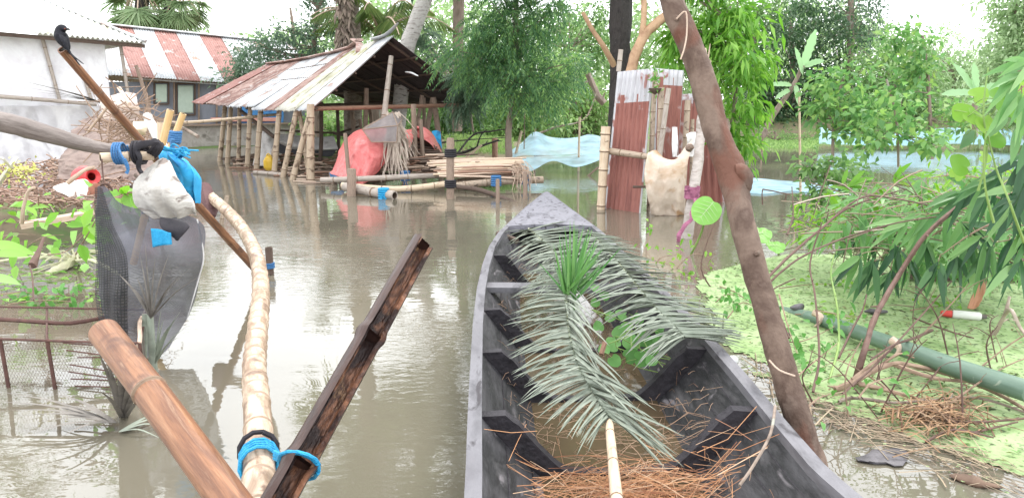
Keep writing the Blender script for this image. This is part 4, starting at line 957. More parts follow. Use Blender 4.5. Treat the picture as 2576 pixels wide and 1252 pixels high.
# black net
Mbn = pm('black net dense', [(.075,.075,.09),(.17,.17,.20)], 1.6, .8, .5, dist=.01, alpha=('grid', 120, .42, .50))
Mbg = pm('black net coarse', [(.02,.02,.022),(.045,.045,.045)], 5, .8, .2, alpha=('grid', 60, .30, .22))
bn = tag(thing('black_netting', 'black fishing netting hanging from a cord down into the water', 'net', P(330,600,4.7)))
rows = [[P(x, y, d) for x, y, d in ((252,470,4.7),(262,466,4.7),(275,476,4.7),(290,490,4.72),(300,505,4.8),(312,520,4.85))],
        [P(x, y, d) for x, y, d in ((250,560,4.65),(275,562,4.62),(310,565,4.65),(350,572,4.8),(420,585,4.9),(496,552,5.0))],
        [P(x, y, d) for x, y, d in ((250,660,4.6),(300,650,4.55),(350,640,4.6),(400,640,4.7),(460,635,4.9),(512,640,5.05))],
        [P(x, y, d) for x, y, d in ((252,750,4.6),(300,760,4.5),(350,760,4.6),(400,760,4.75),(450,740,4.9),(500,700,5.05))],
        [P(x, y, d) for x, y, d in ((270,860,4.6),(310,880,4.5),(350,900,4.45),(390,900,4.6),(430,870,4.75),(470,800,5.0))]]
cloth('net_panel', rows, Mbn, bn, 110, 90, .045, 2.6, 0, pleat=1.6, seed=3)
rows2 = [[p+Vector((0,-.05,0)) for p in r[:4]] for r in rows]; rows2 = [[r[0], r[0].lerp(r[1],.5), r[0].lerp(r[1],1.0), r[1].lerp(r[2],.6)] for r in rows2]
cloth('net_edge', rows2, Mbg, bn, 20, 50, .02, 5, 0, pleat=1.5, seed=8, uvs=(.22, 1.1))
b = MB(); b.tube(smoothpath([rows[1][5], rows[2][5], rows[3][5], rows[4][5]],5), .006, 5); b.build('edge_cord', M_white_cloth, bn)
b = MB(); b.tube(smoothpath([P(256,400,4.7), P(258,430,4.7), P(262,468,4.68)],3), .005, 5)
for k in range(4): b.tube(smoothpath([P(252,468,4.66), P(262+k*3,462,4.62), P(282,474+k*2,4.66)],3), .005, 5)
b.build('cord', M_twig_dark, bn)
# dark flap
tag(cloth('black_rag', [[P(x, y, 4.6) for x, y in ((398,548),(430,552),(470,560))], [P(x, y, 4.55) for x, y in ((405,575),(440,580),(478,572))], [P(x, y, 4.55) for x, y in ((440,604),(446,606),(452,600))]], M_black_cloth, None, 14, 12, .02, 6), 'small black rag pinned on the netting below the white sack', 'rag')

# red jug, white cloth, plank on the brush heap
c = P(218,446,8.2); jug = tag(thing('water_jug', 'red plastic water jug lying on the brushwood', 'jug', c))
Mj = pm('red plastic', [(.62,.045,.05),(.72,.08,.08)], 3, .35, .05); ax = Vector((.75,-.45,.12)).normalized(); s1 = ax.orthogonal().normalized(); s2 = ax.cross(s1)
prof = [(-.15,.0),(-.15,.07),(-.11,.115),(-.03,.13),(.04,.11),(.075,.06),(.10,.055),(.13,.085),(.135,.08),(.10,.045),(.04,.09)]
b = MB(); b.grid(lambda u, v: (lambda i, f: c+ax*(prof[i][0]+(prof[min(i+1,10)][0]-prof[i][0])*f)+(s1*cos(2*pi*u)+s2*sin(2*pi*u))*(prof[i][1]+(prof[min(i+1,10)][1]-prof[i][1])*f))(min(int(v*10),9), v*10-min(int(v*10),9)), 24, 30); b.build('body', Mj, jug)
b = MB(); b.tube(smoothpath([c-ax*.13+s1*.05, c-ax*.2+s1*.08, c-ax*.18-s1*.02],3), .012, 6); b.build('handle', Mj, jug)
tag(cloth('white_cloth', [[P(x, y, 7.9) for x, y in ((200,452),(215,452),(232,470))], [P(x, y, 7.7) for x, y in ((140,470),(185,470),(222,488))], [P(x, y, 7.6) for x, y in ((150,482),(200,505),(240,524))]], M_white_cloth, None, 24, 20, .05, 4), 'white cloth spread over the brushwood in front of the red jug', 'cloth')
tag(cloth('pink_rag', [[P(x, y, 7.8) for x, y in ((225,466),(245,460),(262,470))], [P(x, y, 7.7) for x, y in ((225,492),(242,498),(258,492))]], pm('dull brown rag', [(.20,.07,.04),(.32,.14,.09)], 4, .8, .5), None, 14, 10, .05, 6), 'dull brown rag between the white cloth and the netting', 'rag')
b = MB(); b.beam(P(60,566,6.9), P(232,536,7.1), .22, .05); tag(b.build('plank', M_wood_pale), 'flat grey wooden plank lying by the water plants', 'plank')
b = MB()
rr = random.Random(5)
for i in range(900):
    x = rr.uniform(-60, 335); y = 398+rr.random()**.8*118; d = 7.4+(516-y)*.022
    if y < 395+abs(x-180)*.16: continue
    a = P(x, y, d); L = rr.uniform(.10,.34); an = rr.gauss(0,.7); dv = Vector((cos(an)*L, rr.uniform(-.12,.12), sin(an)*L*.7))
    k = rr.uniform(-.07,.07); b.tube(smoothpath([a-dv*.5, a+Vector((k,0,abs(k))), a+dv*.5],2), rr.uniform(.0035,.010), 4, cap=False)
tag(b.build('brushwood', [pm('reddish brushwood', [(.26,.16,.12),(.42,.28,.21),(.14,.085,.065),(.55,.42,.34)], 3, .85, .3, island=.8)]), 'tangled heap of reddish brown dry brushwood on the left bank', 'brushwood', kind='stuff')
for (pts,r,l) in (([P(-10,470,6.5),P(25,420,6.4),P(42,398,6.5)], .022, 'forked whitish branch with yellow moss at the left edge'), ([P(55,560,6.6),P(60,520,6.5),P(72,480,6.5),P(88,472,6.5)], .016, 'pale hooked branch rising from the water plants'), ([P(170,460,7.3),P(210,430,7.3),P(238,420,7.3)], .02, 'thick pale branch pointing at the red jug')):
    b = MB(); sp = smoothpath(pts,4); b.tube(sp, list(np.linspace(r*1.2,r*.7,len(sp))), 8, wob=.4)
    if 'forked' in l: b.tube(smoothpath([P(25,420,6.4),P(8,400,6.3),P(-20,392,6.3)],3), .012, 6)
    tag(b.build('branch', M_wood_pale if r < .022 else pm('lichen branch', [(.45,.42,.28),(.58,.55,.50),(.50,.50,.12)], 6, .9, .5)), l, 'branch')
bs = P(45,432,6.4); n = 160; pos = np.array(bs)+RNG.normal(size=(n,3))*np.array([.10,.08,.05])
o = leaves('moss_tuft', pos, rdir(n), rdir(n), RNG.uniform(.02,.05,n), .02, pm('yellow moss', [(.50,.50,.10),(.62,.62,.22)], 4, .9, 0)); tag(o, 'tuft of yellow green moss on the forked branch', 'moss', kind='stuff')

# ---------------------------------------------------------------- fish trap cage with mesh, lower left
def cage():
    root = thing('wire_trap', 'rusty wire framed trap with thin netting half sunk in the water', 'fish trap', G(118,955))
    y0, y1, z = 4.05, 4.95, .20; xl = -3.9
    tf0, tf1 = P(-60,850,4.2), P(280,862,4.15); tb0, tb1 = P(-60,770,5.0), P(372,779,4.85); z = tf0.z
    re = P(350,862,4.25)
    Mr = pm('rusty wire', [(.07,.035,.03),(.14,.07,.055)], 20, .8, .3)
    b = MB()
    for a, c in ((tf0, tf1), (tf1, re), (tb0, tb1), (tb1, re), (tf0, tb0), (P(118,778,4.95), P(118,856,4.2))): b.tube([a, c], .0075, 6)
    for a in (P(118,852,4.18), P(0,852,4.2), re, tb1, P(-58,850,4.2)): b.tube([a, Vector((a.x+.02, a.y, -.3))], .011, 6)
    b.tube(smoothpath([P(-40,800,4.6), P(80,808,4.6), P(180,812,4.6), P(272,796,4.7)],3), .014, 6, wob=.3)
    b.build('frame', Mr, root)
    b = MB()
    for k in range(9):
        zz = z-.03-.045*k; yv = 4.2
        a = Vector((P(168+random.uniform(-12,30),852,4.2).x, 4.2, zz)); e2 = Vector((P(295,862,4.2).x, 4.15, zz+random.uniform(-.03,.02)))
        b.tube([a, e2], .0045, 5)
    b.build('rod', Mr, root)
    Mm = pm('thin net', [(.10,.06,.05),(.16,.10,.08)], 9, .8, 0, alpha=('grid', 28, .09, .0))
    def quad(name, p, mat, su, sv):
        b = MB(); b.grid(lambda u,v: p[0].lerp(p[1],u).lerp(p[3].lerp(p[2],u),v)+Vector((0,0,-.03*sin(pi*u)*sin(pi*v))), 20, 8, 0, su, sv)
        # slant the mesh
        b.uv = [[(u+v, u-v) for u, v in q] for q in b.uv]; b.build(name, mat, root)
    quad('net_top', [tb0, tb1, re, tf0], Mm, 2.2, .8)
    dn = lambda p: Vector((p.x, p.y, -.1))
    quad('net_front', [tf0, re, dn(re), dn(tf0)], Mm, 1.8, .4)
    Mm2 = pm('brown net', [(.13,.07,.06),(.22,.13,.11)], 9, .8, 0, alpha=('grid', 36, .30, .05))
    quad('net_side', [tb1, re, dn(re), dn(tb1)], Mm2, .6, .5)
    b = MB(); b.tube(smoothpath([tb1+Vector((0,0,.01)), P(352,808,4.5), re, P(335,885,4.3)],3), .012, 6, wob=.5); b.build('binding', M_twig_green if False else M_wood_pale, root)
cage()
# palm stubs and dead fronds near the trap
def blades(name, label, base, specs, mat, cat='fronds', grp=None):
    """specs: (tip px,py,d, width m)"""
    b = MB()
    for (x,y,d,w) in specs:
        t = P(x,y,d); mid = base.lerp(t,.5)+Vector((0,0,.03)); sp = smoothpath([base, mid, t],4)
        b.tube(sp, [w*.6,w,w*1.1,w,w*.9,w*.7,w*.5,w*.3,.001], 6, flat=.22)
    return tag(b.build(name, mat), label, cat, grp)
M_dead = pm('dead grey frond', [(.11,.10,.09),(.20,.18,.16),(.05,.045,.04)], 5, .7, .3)
M_deadg = pm('grey green frond', [(.17,.20,.15),(.28,.31,.25),(.10,.12,.09)], 5, .6, .2)
b0 = P(385,915,4.45)
st = MB(); st.tube([P(376,765,4.5), b0, b0+Vector((0,0,-.3))], [.018,.026,.03], 8); st.tube([P(366,790,4.55), P(362,900,4.5)], .02, 7)
tag(st.build('palm_stub', M_deadg), 'upright green brown palm stems standing beside the wire trap', 'palm stem')
blades('palm_spray', 'stiff grey green palm blades fanning out in front of the black netting', P(380,800,4.45),
   [(330,720,4.4,.012),(345,700,4.4,.013),(372,690,4.4,.012),(352,640,4.5,.010),(405,560,4.6,.0) if False else (390,650,4.4,.012),(300,690,4.3,.012),(425,640,4.6,.010),(480,672,4.5,.012),(455,690,4.4,.014),(510,690,4.4,.012),(365,612,4.4,.010)], M_dead)
blades('palm_spray', 'bent grey green blades rising from the water right of the palm stems', P(392,912,4.4),
   [(440,800,4.4,.014),(455,780,4.4,.012),(470,820,4.4,.013),(425,820,4.3,.014),(412,800,4.4,.014),(448,848,4.3,.012),(405,780,4.35,.013)], M_deadg)
b0 = G(290,1062,.03)
blades('dead_frond', 'dead grey palm frond fanned out on the water at the lower left', b0,
   [(0,985,b0.y+.15,.010),(8,1010,b0.y+.05,.012),(25,1030,b0.y,.012),(80,1042,b0.y-.05,.012),(60,1015,b0.y+.05,.013),(140,990,b0.y+.2,.012),(100,1060,b0.y-.08,.012),(40,1045,b0.y-.03,.010),(75,1090,b0.y-.25,.012),(150,1100,b0.y-.3,.012),(170,1020,b0.y+.05,.013)], M_dead)
blades('palm_stub_fan', 'upright dark frond stalks standing in the water behind the big brown bamboo', G(312,1058,-.05),
   [(250,890,3.35,.014),(268,905,3.35,.014),(318,880,3.4,.016),(345,905,3.4,.016),(330,940,3.35,.014),(375,995,3.3,.012),(255,985,3.2,.012),(360,960,3.4,.016),(296,900,3.35,.014)], M_dead)
blades('sunken_frond', 'pale sunken frond trailing right along the water surface behind the brown bamboo', G(300,1085,.01),
   [(470,1035,3.35,.008),(450,1050,3.3,.010),(440,1062,3.25,.009),(420,1045,3.3,.008)] if False else [(455,1030,G(455,1030).y,.010),(440,1052,G(440,1052).y,.010),(430,1072,G(430,1072).y,.009),(400,1100,G(400,1100).y,.008)], M_deadg)

# ---------------------------------------------------------------- the bamboo rail with posts
rail = bamboo('bamboo_handrail', [P(x,y,d) for x,y,d in ((516,480,6.7),(535,500,6.5),(560,520,6.3),(600,562,5.9),(630,610,5.4),(650,665,4.9),(656,740,4.3),(648,830,3.7),(640,920,3.25),(645,1000,2.9),(650,1080,2.65),(652,1187,2.35),(650,1252,2.2),(646,1380,1.95))],
    .046, .056, [pm('handrail bamboo', [(.40,.29,.20),(.56,.44,.33),(.27,.18,.12),(.48,.36,.25)], 2.8, .45, .45, (6,1.4,1), 'UV', spots=((.20,.13,.09), 9, .57), detail=10, dist=.008), pm('handrail node', [(.24,.16,.11),(.50,.38,.28)], 14, .7, .3), MAT['bamboo inside']], None, node=.16, n=20, bulge=1.055, k=5, jitter=.38, wobble=.0); tag(rail, 'pale knobbly bamboo handrail curving down the left centre', 'handrail')
f = G(679,690,0); o = bamboo('rail_post', [P(676,622,f.y), f+Vector((0,0,-.4))], .036, .036, [M_wood_dark, M_wood_dark, MAT['bamboo inside']], None, node=.5, n=10); tag(o, 'short dark post with a blue tie just right of the handrail', 'post')
b = MB(); wraps(b, P(679,668,f.y-.0), (0,0,1), .042, 4, .014, .007); tag(b.build('blue_tie', M_blue_rope), 'blue cord wound low on the short dark post', 'rope')
f = G(566,540,0); o = bamboo('rail_post', [P(572,492,f.y-.8), P(560,540,f.y-.9), P(552,600,f.y-.9)], .030, .030, M_bamboo_old, None, node=.5, n=9); tag(o, 'short brown stake just behind the far end of the handrail', 'post')
b = MB(); b.tube([P(512,470,6.6), P(526,528,6.45), P(534,545,6.4)], [.07,.085,.03], 10, wob=.3); tag(b.build('post_wrap', pm('maroon wrap', [(.10,.05,.05),(.16,.09,.09)], 8, .8, .5)), 'dark maroon wrapping at the far end of the handrail', 'wrapping')
# big brown bamboo lower left, dark split bamboo
a, c = P(262,835,2.35), P(575,1262,1.78); o = bamboo('bamboo_post', [a, a.lerp(c,.5)+Vector((.0,0,.012)), a+(c-a)*1.9], .049, .052, M_bamboo_brown, None, node=.52, n=28, bulge=1.07); tag(o, 'thick glossy brown bamboo leaning in from the bottom left with a cut top', 'bamboo post')
def split_bamboo():
    a = P(1066,606,2.95); c = P(738,1190,2.12); e = a+(c-a)*1.5; t = (e-a); Ln = t.length; t.normalize()
    cdir = (Vector((0,0,CAMZ))-a.lerp(c,.5)); cdir = (cdir-t*cdir.dot(t)).normalized(); side = t.cross(cdir)
    op = (cdir*.93-side*.37).normalized(); sd = t.cross(op)
    Mo = pm('charred bamboo skin', [(.018,.011,.010),(.050,.024,.018),(.010,.007,.007)], 4, .35, .3, (6,.8,1), 'UV')
    Mi = pm('brown trough', [(.12,.05,.03),(.22,.10,.055),(.05,.022,.016),(.34,.20,.10)], 5, .5, .8, (5,1.5,1), 'UV', detail=10, spots=((.025,.013,.011), 5, .50))
    nodes = [.50, 1.02, 1.5]
    b = MB(); nu, nv = 44, 110; half = radians(46)
    def R(s):
        r = .047+.004*s
        for q in nodes: r += .009*math.exp(-((s-q)/.022)**2)
        return r
    def prof(u):     # 0..1 outer from one lip round to the other, then inner back
        if u <= .5: an = half+(2*pi-2*half)*(u/.5); return an, 1.0
        an = 2*pi-half-(2*pi-2*half)*((u-.5)/.5); return an, .62
    def fn(u, v):
        an, q = prof(u); s = v*Ln
        if v < .02: s += .012*mnoise.noise(Vector((an*2,q,0)))+.02*(1+cos(an+.8))*.5
        r = R(s)*q; 
        return a+t*s+op*(cos(an)*r)+sd*(sin(an)*r)+Vector((1,1,1))*.0015*mnoise.noise(Vector((an*3,s*30,q)))
    b.grid(fn, nu, nv, 0, .3, Ln)
    for i in range(nu):
        for j in range(nv):
            if i >= nu//2: b.m[i*nv+j] = 1
    for q in nodes+[.015]:     # diaphragms
        k = len(b.v); rr_ = R(q)*.66
        for z0 in (-.006,.006):
            b.v += [tuple(a+t*(q+z0)+op*(cos(x)*rr_)+sd*(sin(x)*rr_)) for x in [half*1.2+(2*pi-2.4*half)*i/20 for i in range(21)]]
        b.face(list(range(k,k+21)), None, 0); b.face(list(range(k+41,k+20,-1)), None, 0)
        for i in range(20): b.face([k+i,k+i+1,k+22+i,k+21+i], None, 1)
    tag(b.build('split_bamboo', [Mo, Mi]), 'dark brown split bamboo post with an open trough leaning right over the water', 'bamboo post')
    return a, t
sa, st_ = split_bamboo()
b = MB(); rt = (P(652,1187,2.35)-P(650,1080,2.65)).normalized()
for k in range(4): wraps(b, P(652,1150+k*7,2.42-.02*k), rt+Vector((.1*k-.1,0,.35)), .066, 1.05, .006, .0065, k)
for k in range(3): b.tube(smoothpath([P(690,1135+k*8,2.30), P(722,1152+k*6,2.24), P(748,1150+k*9,2.18), P(772,1165+k*6,2.2)],3), .0075, 6, wob=.3)
for k in range(3): wraps(b, P(752,1160+k*6,2.16), st_+Vector((.2,0,.1*k)), .064, 1.05, .006, .0065, k)
tag(b.build('rope_lashing', M_cyan_rope), 'bright blue rope lashing the handrail to the dark split bamboo', 'rope')
b = MB(); wraps(b, P(650,1132,2.46), rt+Vector((0,0,.4)), .066, 1.6, .02, .010); tag(b.build('black_tie', M_black_cloth), 'black rubber strip under the bright blue rope on the handrail', 'tie')

# ================================================================ boat
ZG = .38
Lg = [(1193,1420),(1194,1252),(1196,1187),(1197,1060),(1200,940),(1204,820),(1212,730),(1224,670),(1240,622),(1262,588),(1292,558),(1330,522),(1374,486)]
Rg = [(2330,1420),(2135,1252),(2060,1187),(1960,1070),(1862,950),(1775,850),(1712,785),(1650,722),(1590,665),(1545,622),(1500,580),(1440,535),(1376,486)]
zrise = lambda d: ZG+.07*max(0, (d-6)/4.5)**2
def gpt(px, py):
    z = ZG
    for _ in range(4): g = G(px, py, z); z = zrise(g.y)
    return g
LG = [gpt(*q) for q in Lg]; RG = [gpt(*q) for q in Rg]
yl = [g.y for g in LG]; xl_ = [g.x for g in LG]; yr = [g.y for g in RG]; xr_ = [g.x for g in RG]
YT = (yl[-1]+yr[-1])/2; YA = -.9
def XL(y): return float(np.interp(y, [YA]+yl, [xl_[0]+.22]+xl_))
def XR(y): return float(np.interp(y, [YA]+yr, [xr_[0]-.25]+xr_))
def hull(y, s, off=0.0):
    xl, xr = XL(y), XR(y); c = (xl+xr)/2; h = max((xr-xl)/2+off, .004); zg = zrise(y)
    zb = .012 if off == 0 else -.12
    q = (y-6.5)/max(YT-6.5,.1)
    if q > 0: zb = zb+(zg-.06-zb)*min(1,q)**1.7
    fl = abs(s)**2.3 if abs(s) > .0 else 0
    # flat bottom then flared side with a chine
    a = abs(s); z = 0 if a < .42 else ((a-.42)/.58)**1.35
    return Vector((c+h*s*(.97+.03*a), y, zb+(zg-zb)*z))
def boat():
    root = thing('wooden_boat', 'tarred wooden country boat with ribs, loaded with palm fronds', 'boat', (.5, 3, 0))
    M_t = pm('tarred planks', [(.027,.026,.029),(.058,.056,.060),(.014,.014,.015),(.105,.10,.104)], 4.5, .62, .9, (1,.30,1), dist=.02, detail=10, spots=((.17,.155,.165), 12, .62))
    M_g = pm('worn gunwale', [(.105,.10,.11),(.17,.165,.178),(.055,.053,.058)], 6, .7, .7, (1,.3,1), dist=.01, detail=9, spots=((.05,.045,.05), 16, .58))
    b = MB(); n = 130; y0, y1 = YA, YT
    b.grid(lambda u, v: hull(y0+(y1-y0)*(1-(1-v)**1.15), u*2-1)+Vector((0,0,.003*mnoise.noise(Vector((u*9, v*80, 0))))), 44, n)
    b.build('hull_inside', M_t, root)
    b = MB(); b.grid(lambda u, v: hull(y0+(y1-y0)*(1-(1-v)**1.15), u*2-1, .035), 30, n); b.build('hull_outside', M_t, root)
    for f, sgn in ((XL,-1),(XR,1)):
        b = MB(); N = 120
        def sec(i):
            y = y0+(y1-y0)*i/N; w = .055 if y < 6 else max(.055-(y-6)*.008, .02); x = f(y); z = zrise(y)
            return [(x-sgn*(w-.03), y, z-.03),(x-sgn*(w-.03), y, z+.012),(x+sgn*.035, y, z+.014),(x+sgn*.037, y, z-.035)]
        for i in range(N+1): b.v += sec(i)
        for i in range(N):
            for j in range(4):
                a_ = i*4+j; c_ = i*4+(j+1)%4; b.face([a_, c_, c_+4, a_+4] if sgn > 0 else [a_+4, c_+4, c_, a_], None)
        b.build('gunwale', M_g, root, smooth=False)
    # stern and bow deck
    b = MB(); b.grid(lambda u, v: hull(YA, u*2-1).lerp(Vector(((XL(YA)+XR(YA))/2+(XR(YA)-XL(YA))/2*(u*2-1), YA, ZG+.01)), v)+Vector((0,-.01,0)), 20, 4); b.build('stern', M_t, root)
    yd = (G(1290,560,ZG).y+G(1490,570,ZG).y)/2-.25
    M_d = pm('bow deck planks', [(.14,.135,.155),(.21,.205,.232),(.08,.077,.09)], 6, .7, .9, (1,.45,1), dist=.012, detail=10, spots=((.055,.05,.06), 18, .57))
    b = MB()
    def dk(u, v):
        y = yd+(YT+.02-yd)*v; return Vector((XL(y)-.015+(XR(y)-XL(y)+.03)*u, y, zrise(y)+.018+.02*sin(pi*u)*(1-v)))
    b.grid(dk, 16, 30); b.grid(lambda u, v: dk(u, 0)+Vector((0,0,-.07*v)), 16, 2); b.build('bow_deck', M_d, root)
    b = MB(); q = P(1262,600,yd-.3); b.tube([P(1252,588,yd-.05), P(1300,606,yd-.25)], .035, 8, wob=.2); b.build('mooring_peg', M_wood_dark, root)
    # ribs
    M_r = pm('black rib', [(.014,.012,.016),(.034,.030,.036),(.008,.007,.009)], 7, .7, .8)
    for (ly, ry, w) in ((1037,1030,.06),(880,872,.056),(775,790,.05),(640,700,.045),(1330,1330,.06)):
        yL = G(1215, ly, ZG-.02).y; yR = yL if ly > 1000 else G(1765 if ly == 880 else 1650, ry, ZG-.02).y
        yR = {1037: G(1895,1025,ZG-.02).y, 880: G(1750,872,ZG-.02).y}.get(ly, yL)
        b = MB(); N = 36
        for i in range(N+1):
            s = -.97+1.94*i/N; y = yL+(yR-yL)*i/N; p = hull(y, s); nrm = Vector((-s*.9, 0, 1-abs(s)*.75)).normalized(); hgt = .055+.055*min(1, abs(s)*1.1)
            if abs(s) > .9: nrm = Vector((-s, 0, .15)).normalized()
            top = p+nrm*hgt; 
            if i in (0, N): top.z = p.z+.005
            pb = p-nrm*.01
            b.v += [(pb.x, y-w/2, pb.z), (top.x, y-w/2, top.z), (top.x, y+w/2, top.z), (pb.x, y+w/2, pb.z)]
        for i in range(N):
            for j in range(4): b.face([i*4+j, i*4+(j+1)%4, i*4+4+(j+1)%4, i*4+4+j])
        b.face([0,3,2,1]); b.face([N*4,N*4+1,N*4+2,N*4+3])
        b.build('rib', M_r, root, smooth=False)
    yt = G(1215,716,ZG-.03).y
    b = MB(); b.beam((XL(yt)+.01, yt, ZG-.05), (XR(yt)-.01, yt, ZG-.06), .16, .04); b.build('thwart', M_g, root)
    # planks seams inside (raised battens) and nails
    b = MB()
    for s in (-.8,-.62,.62,.8,.9):
        pth = [hull(y, s)+Vector((-.0*s,0,.0035)) for y in np.linspace(YA+.1, 8.2, 60)]; b.tube(pth, .0028, 4, cap=False)
    b.build('seam', M_r, root)
boat()
# puddle in the boat
b = MB(); ys = np.linspace(YA+.2, 6.9, 50)
for y in ys:
    z = .062; s = .42+.58*(((z-.012)/(zrise(y)-.012))**(1/1.35)); xl, xr = XL(y), XR(y); c = (xl+xr)/2; h = (xr-xl)/2*s*(.97+.03*s)
    b.v += [(c-h, y, z), (c+h, y, z)]
for i in range(len(ys)-1): b.face([i*2, i*2+1, i*2+3, i*2+2])
mw = pm('brown bilge water', [(.085,.06,.035),(.13,.10,.06)], 2, .05, .04, spec=.6, rvar=.02); tag(b.build('bilge_water', mw, smooth=False), 'brown water lying in the bottom of the boat', 'water', kind='stuff')
# straw
def straw(name, label, n, area, mat, seed, z0=.07, rad=(.0016,.0032), L=(.10,.32), kind='stuff', updown=.10):
    rr = random.Random(seed); b = MB()
    for i in range(n):
        x, y, an0 = area(rr); l = rr.uniform(*L); an = an0+rr.gauss(0,.75); xl, xr = XL(y)+.06, XR(y)-.06
        c = (xl+xr)/2; s = (x-c)/((xr-xl)/2)
        if abs(s) > .86: continue
        hz = max(z0, hull(y, s).z+.006)+rr.random()**2*updown
        dv = Vector((cos(an)*l/2, sin(an)*l/2, rr.uniform(-.02,.03))); p = Vector((x, y, hz))
        e1, e2 = p-dv, p+dv
        for e_ in (e1, e2):
            cx = (XL(e_.y)+XR(e_.y))/2; hh = (XR(e_.y)-XL(e_.y))/2*.95; ss = max(-1,min(1,(e_.x-cx)/hh)); e_.x = cx+ss*hh; e_.z = max(e_.z, hull(e_.y, ss).z+.004)
        b.tube([e1, p+Vector((0,0,rr.uniform(0,.02))), e2], rr.uniform(*rad), 3, cap=False)
    tag(b.build(name, mat), label, 'straw', kind=kind)
M_straw = pm('orange straw', [(.40,.17,.07),(.52,.28,.14),(.22,.08,.035),(.58,.40,.26)], 3, .7, .1, island=.85)
M_straw2 = pm('brown straw bits', [(.26,.15,.09),(.40,.27,.18),(.15,.08,.05)], 3, .8, .1, island=.85)
def ar1(rr):
    x = rr.gauss(1590,105); y = rr.gauss(1195,20)+rr.random()*90; g = G(x, min(y,1290), .09); return g.x, g.y, .15
def ar2(rr):
    x = rr.uniform(1340,1850); y = 1040+rr.random()*150+abs(x-1600)*-.1; g = G(x, y, .08); return g.x, g.y, -.4
def ar3(rr):
    y = rr.uniform(1.6, 7.6); s = rr.uniform(-.9,.9); c = (XL(y)+XR(y))/2; return c+s*(XR(y)-XL(y))/2, y, rr.uniform(0,3)
straw('straw_heap', 'thick heap of orange straw around the pole in the boat', 620, ar1, M_straw, 1, rad=(.0006,.0021), L=(.05,.34), updown=.07)
straw('loose_straw', 'loose brown straw scattered on the boat floor between the near ribs', 170, ar2, M_straw2, 2, rad=(.0008,.0018), L=(.04,.22), updown=.02)
straw('straw_bits', 'fine bits of straw stuck along the boat planks', 1100, ar3, M_straw2, 3, rad=(.0007,.0015), L=(.02,.10), updown=.004)
a = P(1531,1050,2.95); c = P(1552,1262,2.12); o = bamboo('boat_pole', [a, a+(c-a)*1.3], .017, .022, M_bamboo_pale, None, node=.34, n=12); tag(o, 'pale thin bamboo pole lying on the straw in the boat', 'pole')
# ---------------------------------------------------------------- palm fronds in the boat
M_fr = leafmat('grey green frond', [(.08,.125,.085),(.19,.26,.21),(.32,.39,.35),(.46,.52,.49)], .12, .36)
M_frg = leafmat('green blade', [(.05,.15,.04),(.10,.24,.06),(.18,.34,.10)], .3, .4)
def frond(name, label, pts, ll, w, mat, n=60, ang=(70, 30), curve=.25, left=1.0, right=1.0, lift=.02, cat='palm frond', rib=.008, rang=None):
    root = thing(name, label, cat, pts[0]); sp = smoothpath(pts, 12); m = len(sp)
    b = MB(); b.tube(sp, list(np.linspace(rib, rib*.35, m)), 7); b.build('midrib', pm('frond midrib', [(.40,.42,.26),(.52,.52,.36)], 5, .5, .1), root)
    B, D, N, Ls = [], [], [], []
    for i in range(n):
        t = .03+.97*i/(n-1); k = min(int(t*(m-1)), m-2); p = sp[k].lerp(sp[k+1], t*(m-1)-k); tan = (sp[k+1]-sp[k]).normalized()
        sd = Vector((0,0,1)).cross(tan).normalized(); an = radians(ang[0]+(ang[1]-ang[0])*t)
        for sg, sc_ in ((-1, left), (1, right)):
            if sc_ <= 0: continue
            a2 = (an if sg < 0 or rang is None else radians(rang[0]+(rang[1]-rang[0])*t))+random.gauss(0,.08); d_ = tan*cos(a2)+sd*(sg*sin(a2))+Vector((0,0,random.uniform(-.03,.30)))
            B.append(tuple(p+Vector((0,0,.004*random.random())))); D.append(tuple(d_)); N.append((random.gauss(0,.7),-.45+random.gauss(0,.55),1))
            Ls.append(ll*sc_*(.45+.75*sin(pi*min(1,.12+t*.78))**.8)*random.uniform(.85,1.1))
    Ls = np.array(Ls)
    leaves('leaflets', B, D, N, Ls, w*(.7+.3*Ls/ll), mat, root, nseg=6, droop=curve*2.2, fold=.55, prof=lambda t: 1.0 if t < .15 else max(.04,(1-t)**.55*1.05))
    return root
def B3(l): return [P(*q) for q in l]
frond('palm_frond', 'long grey green palm frond down the middle of the boat, tip toward the straw',
      B3([(1416,680,4.8),(1424,745,4.3),(1430,825,3.78),(1450,908,3.42),(1488,985,3.1),(1532,1050,2.9)]), .38, .0145, M_fr, 88, (72, 42), .08, left=.80, right=1.12, rang=(9, 27))
frond('palm_frond', 'wide grey green palm frond hanging over the right gunwale of the boat',
      [G(*q) for q in ((1478,580,.50),(1520,622,.50),(1575,685,.49),(1640,765,.48),(1700,825,.47),(1722,850,.46))], .50, .018, M_fr, 88, (36, 46), .05, left=.92, right=.72, rang=(30, 74))
frond('palm_frond', 'shorter palm frond lying across the bow end of the boat',
      [G(*q) for q in ((1330,575,.50),(1375,615,.48),(1418,655,.45),(1450,690,.42))], .56, .018, M_fr, 50, (36, 42), .05, left=1.0, right=.95, rang=(95, 60))
frond('palm_frond', 'palm frond under the others with leaflets pointing to the left gunwale',
      B3([(1398,640,5.6),(1412,700,5.0),(1425,760,4.5),(1436,820,4.1)]), .28, .015, M_fr, 22, (70, 50), .12, left=1.1, right=.3)
gr = thing('green_palm_shoot', 'fresh bright green palm shoot standing up among the fronds', 'palm shoot', P(1432,790,4.3))
B, D, Ls = [], [], []
for i in range(46):
    b0 = P(1434+random.uniform(-12,12), 800-random.random()*80, 4.3); t = P(1444+random.gauss(0,30), random.uniform(545,660), 4.45+random.uniform(-.2,.3)); B.append(tuple(b0)); D.append(tuple(t-b0)); Ls.append((t-b0).length)
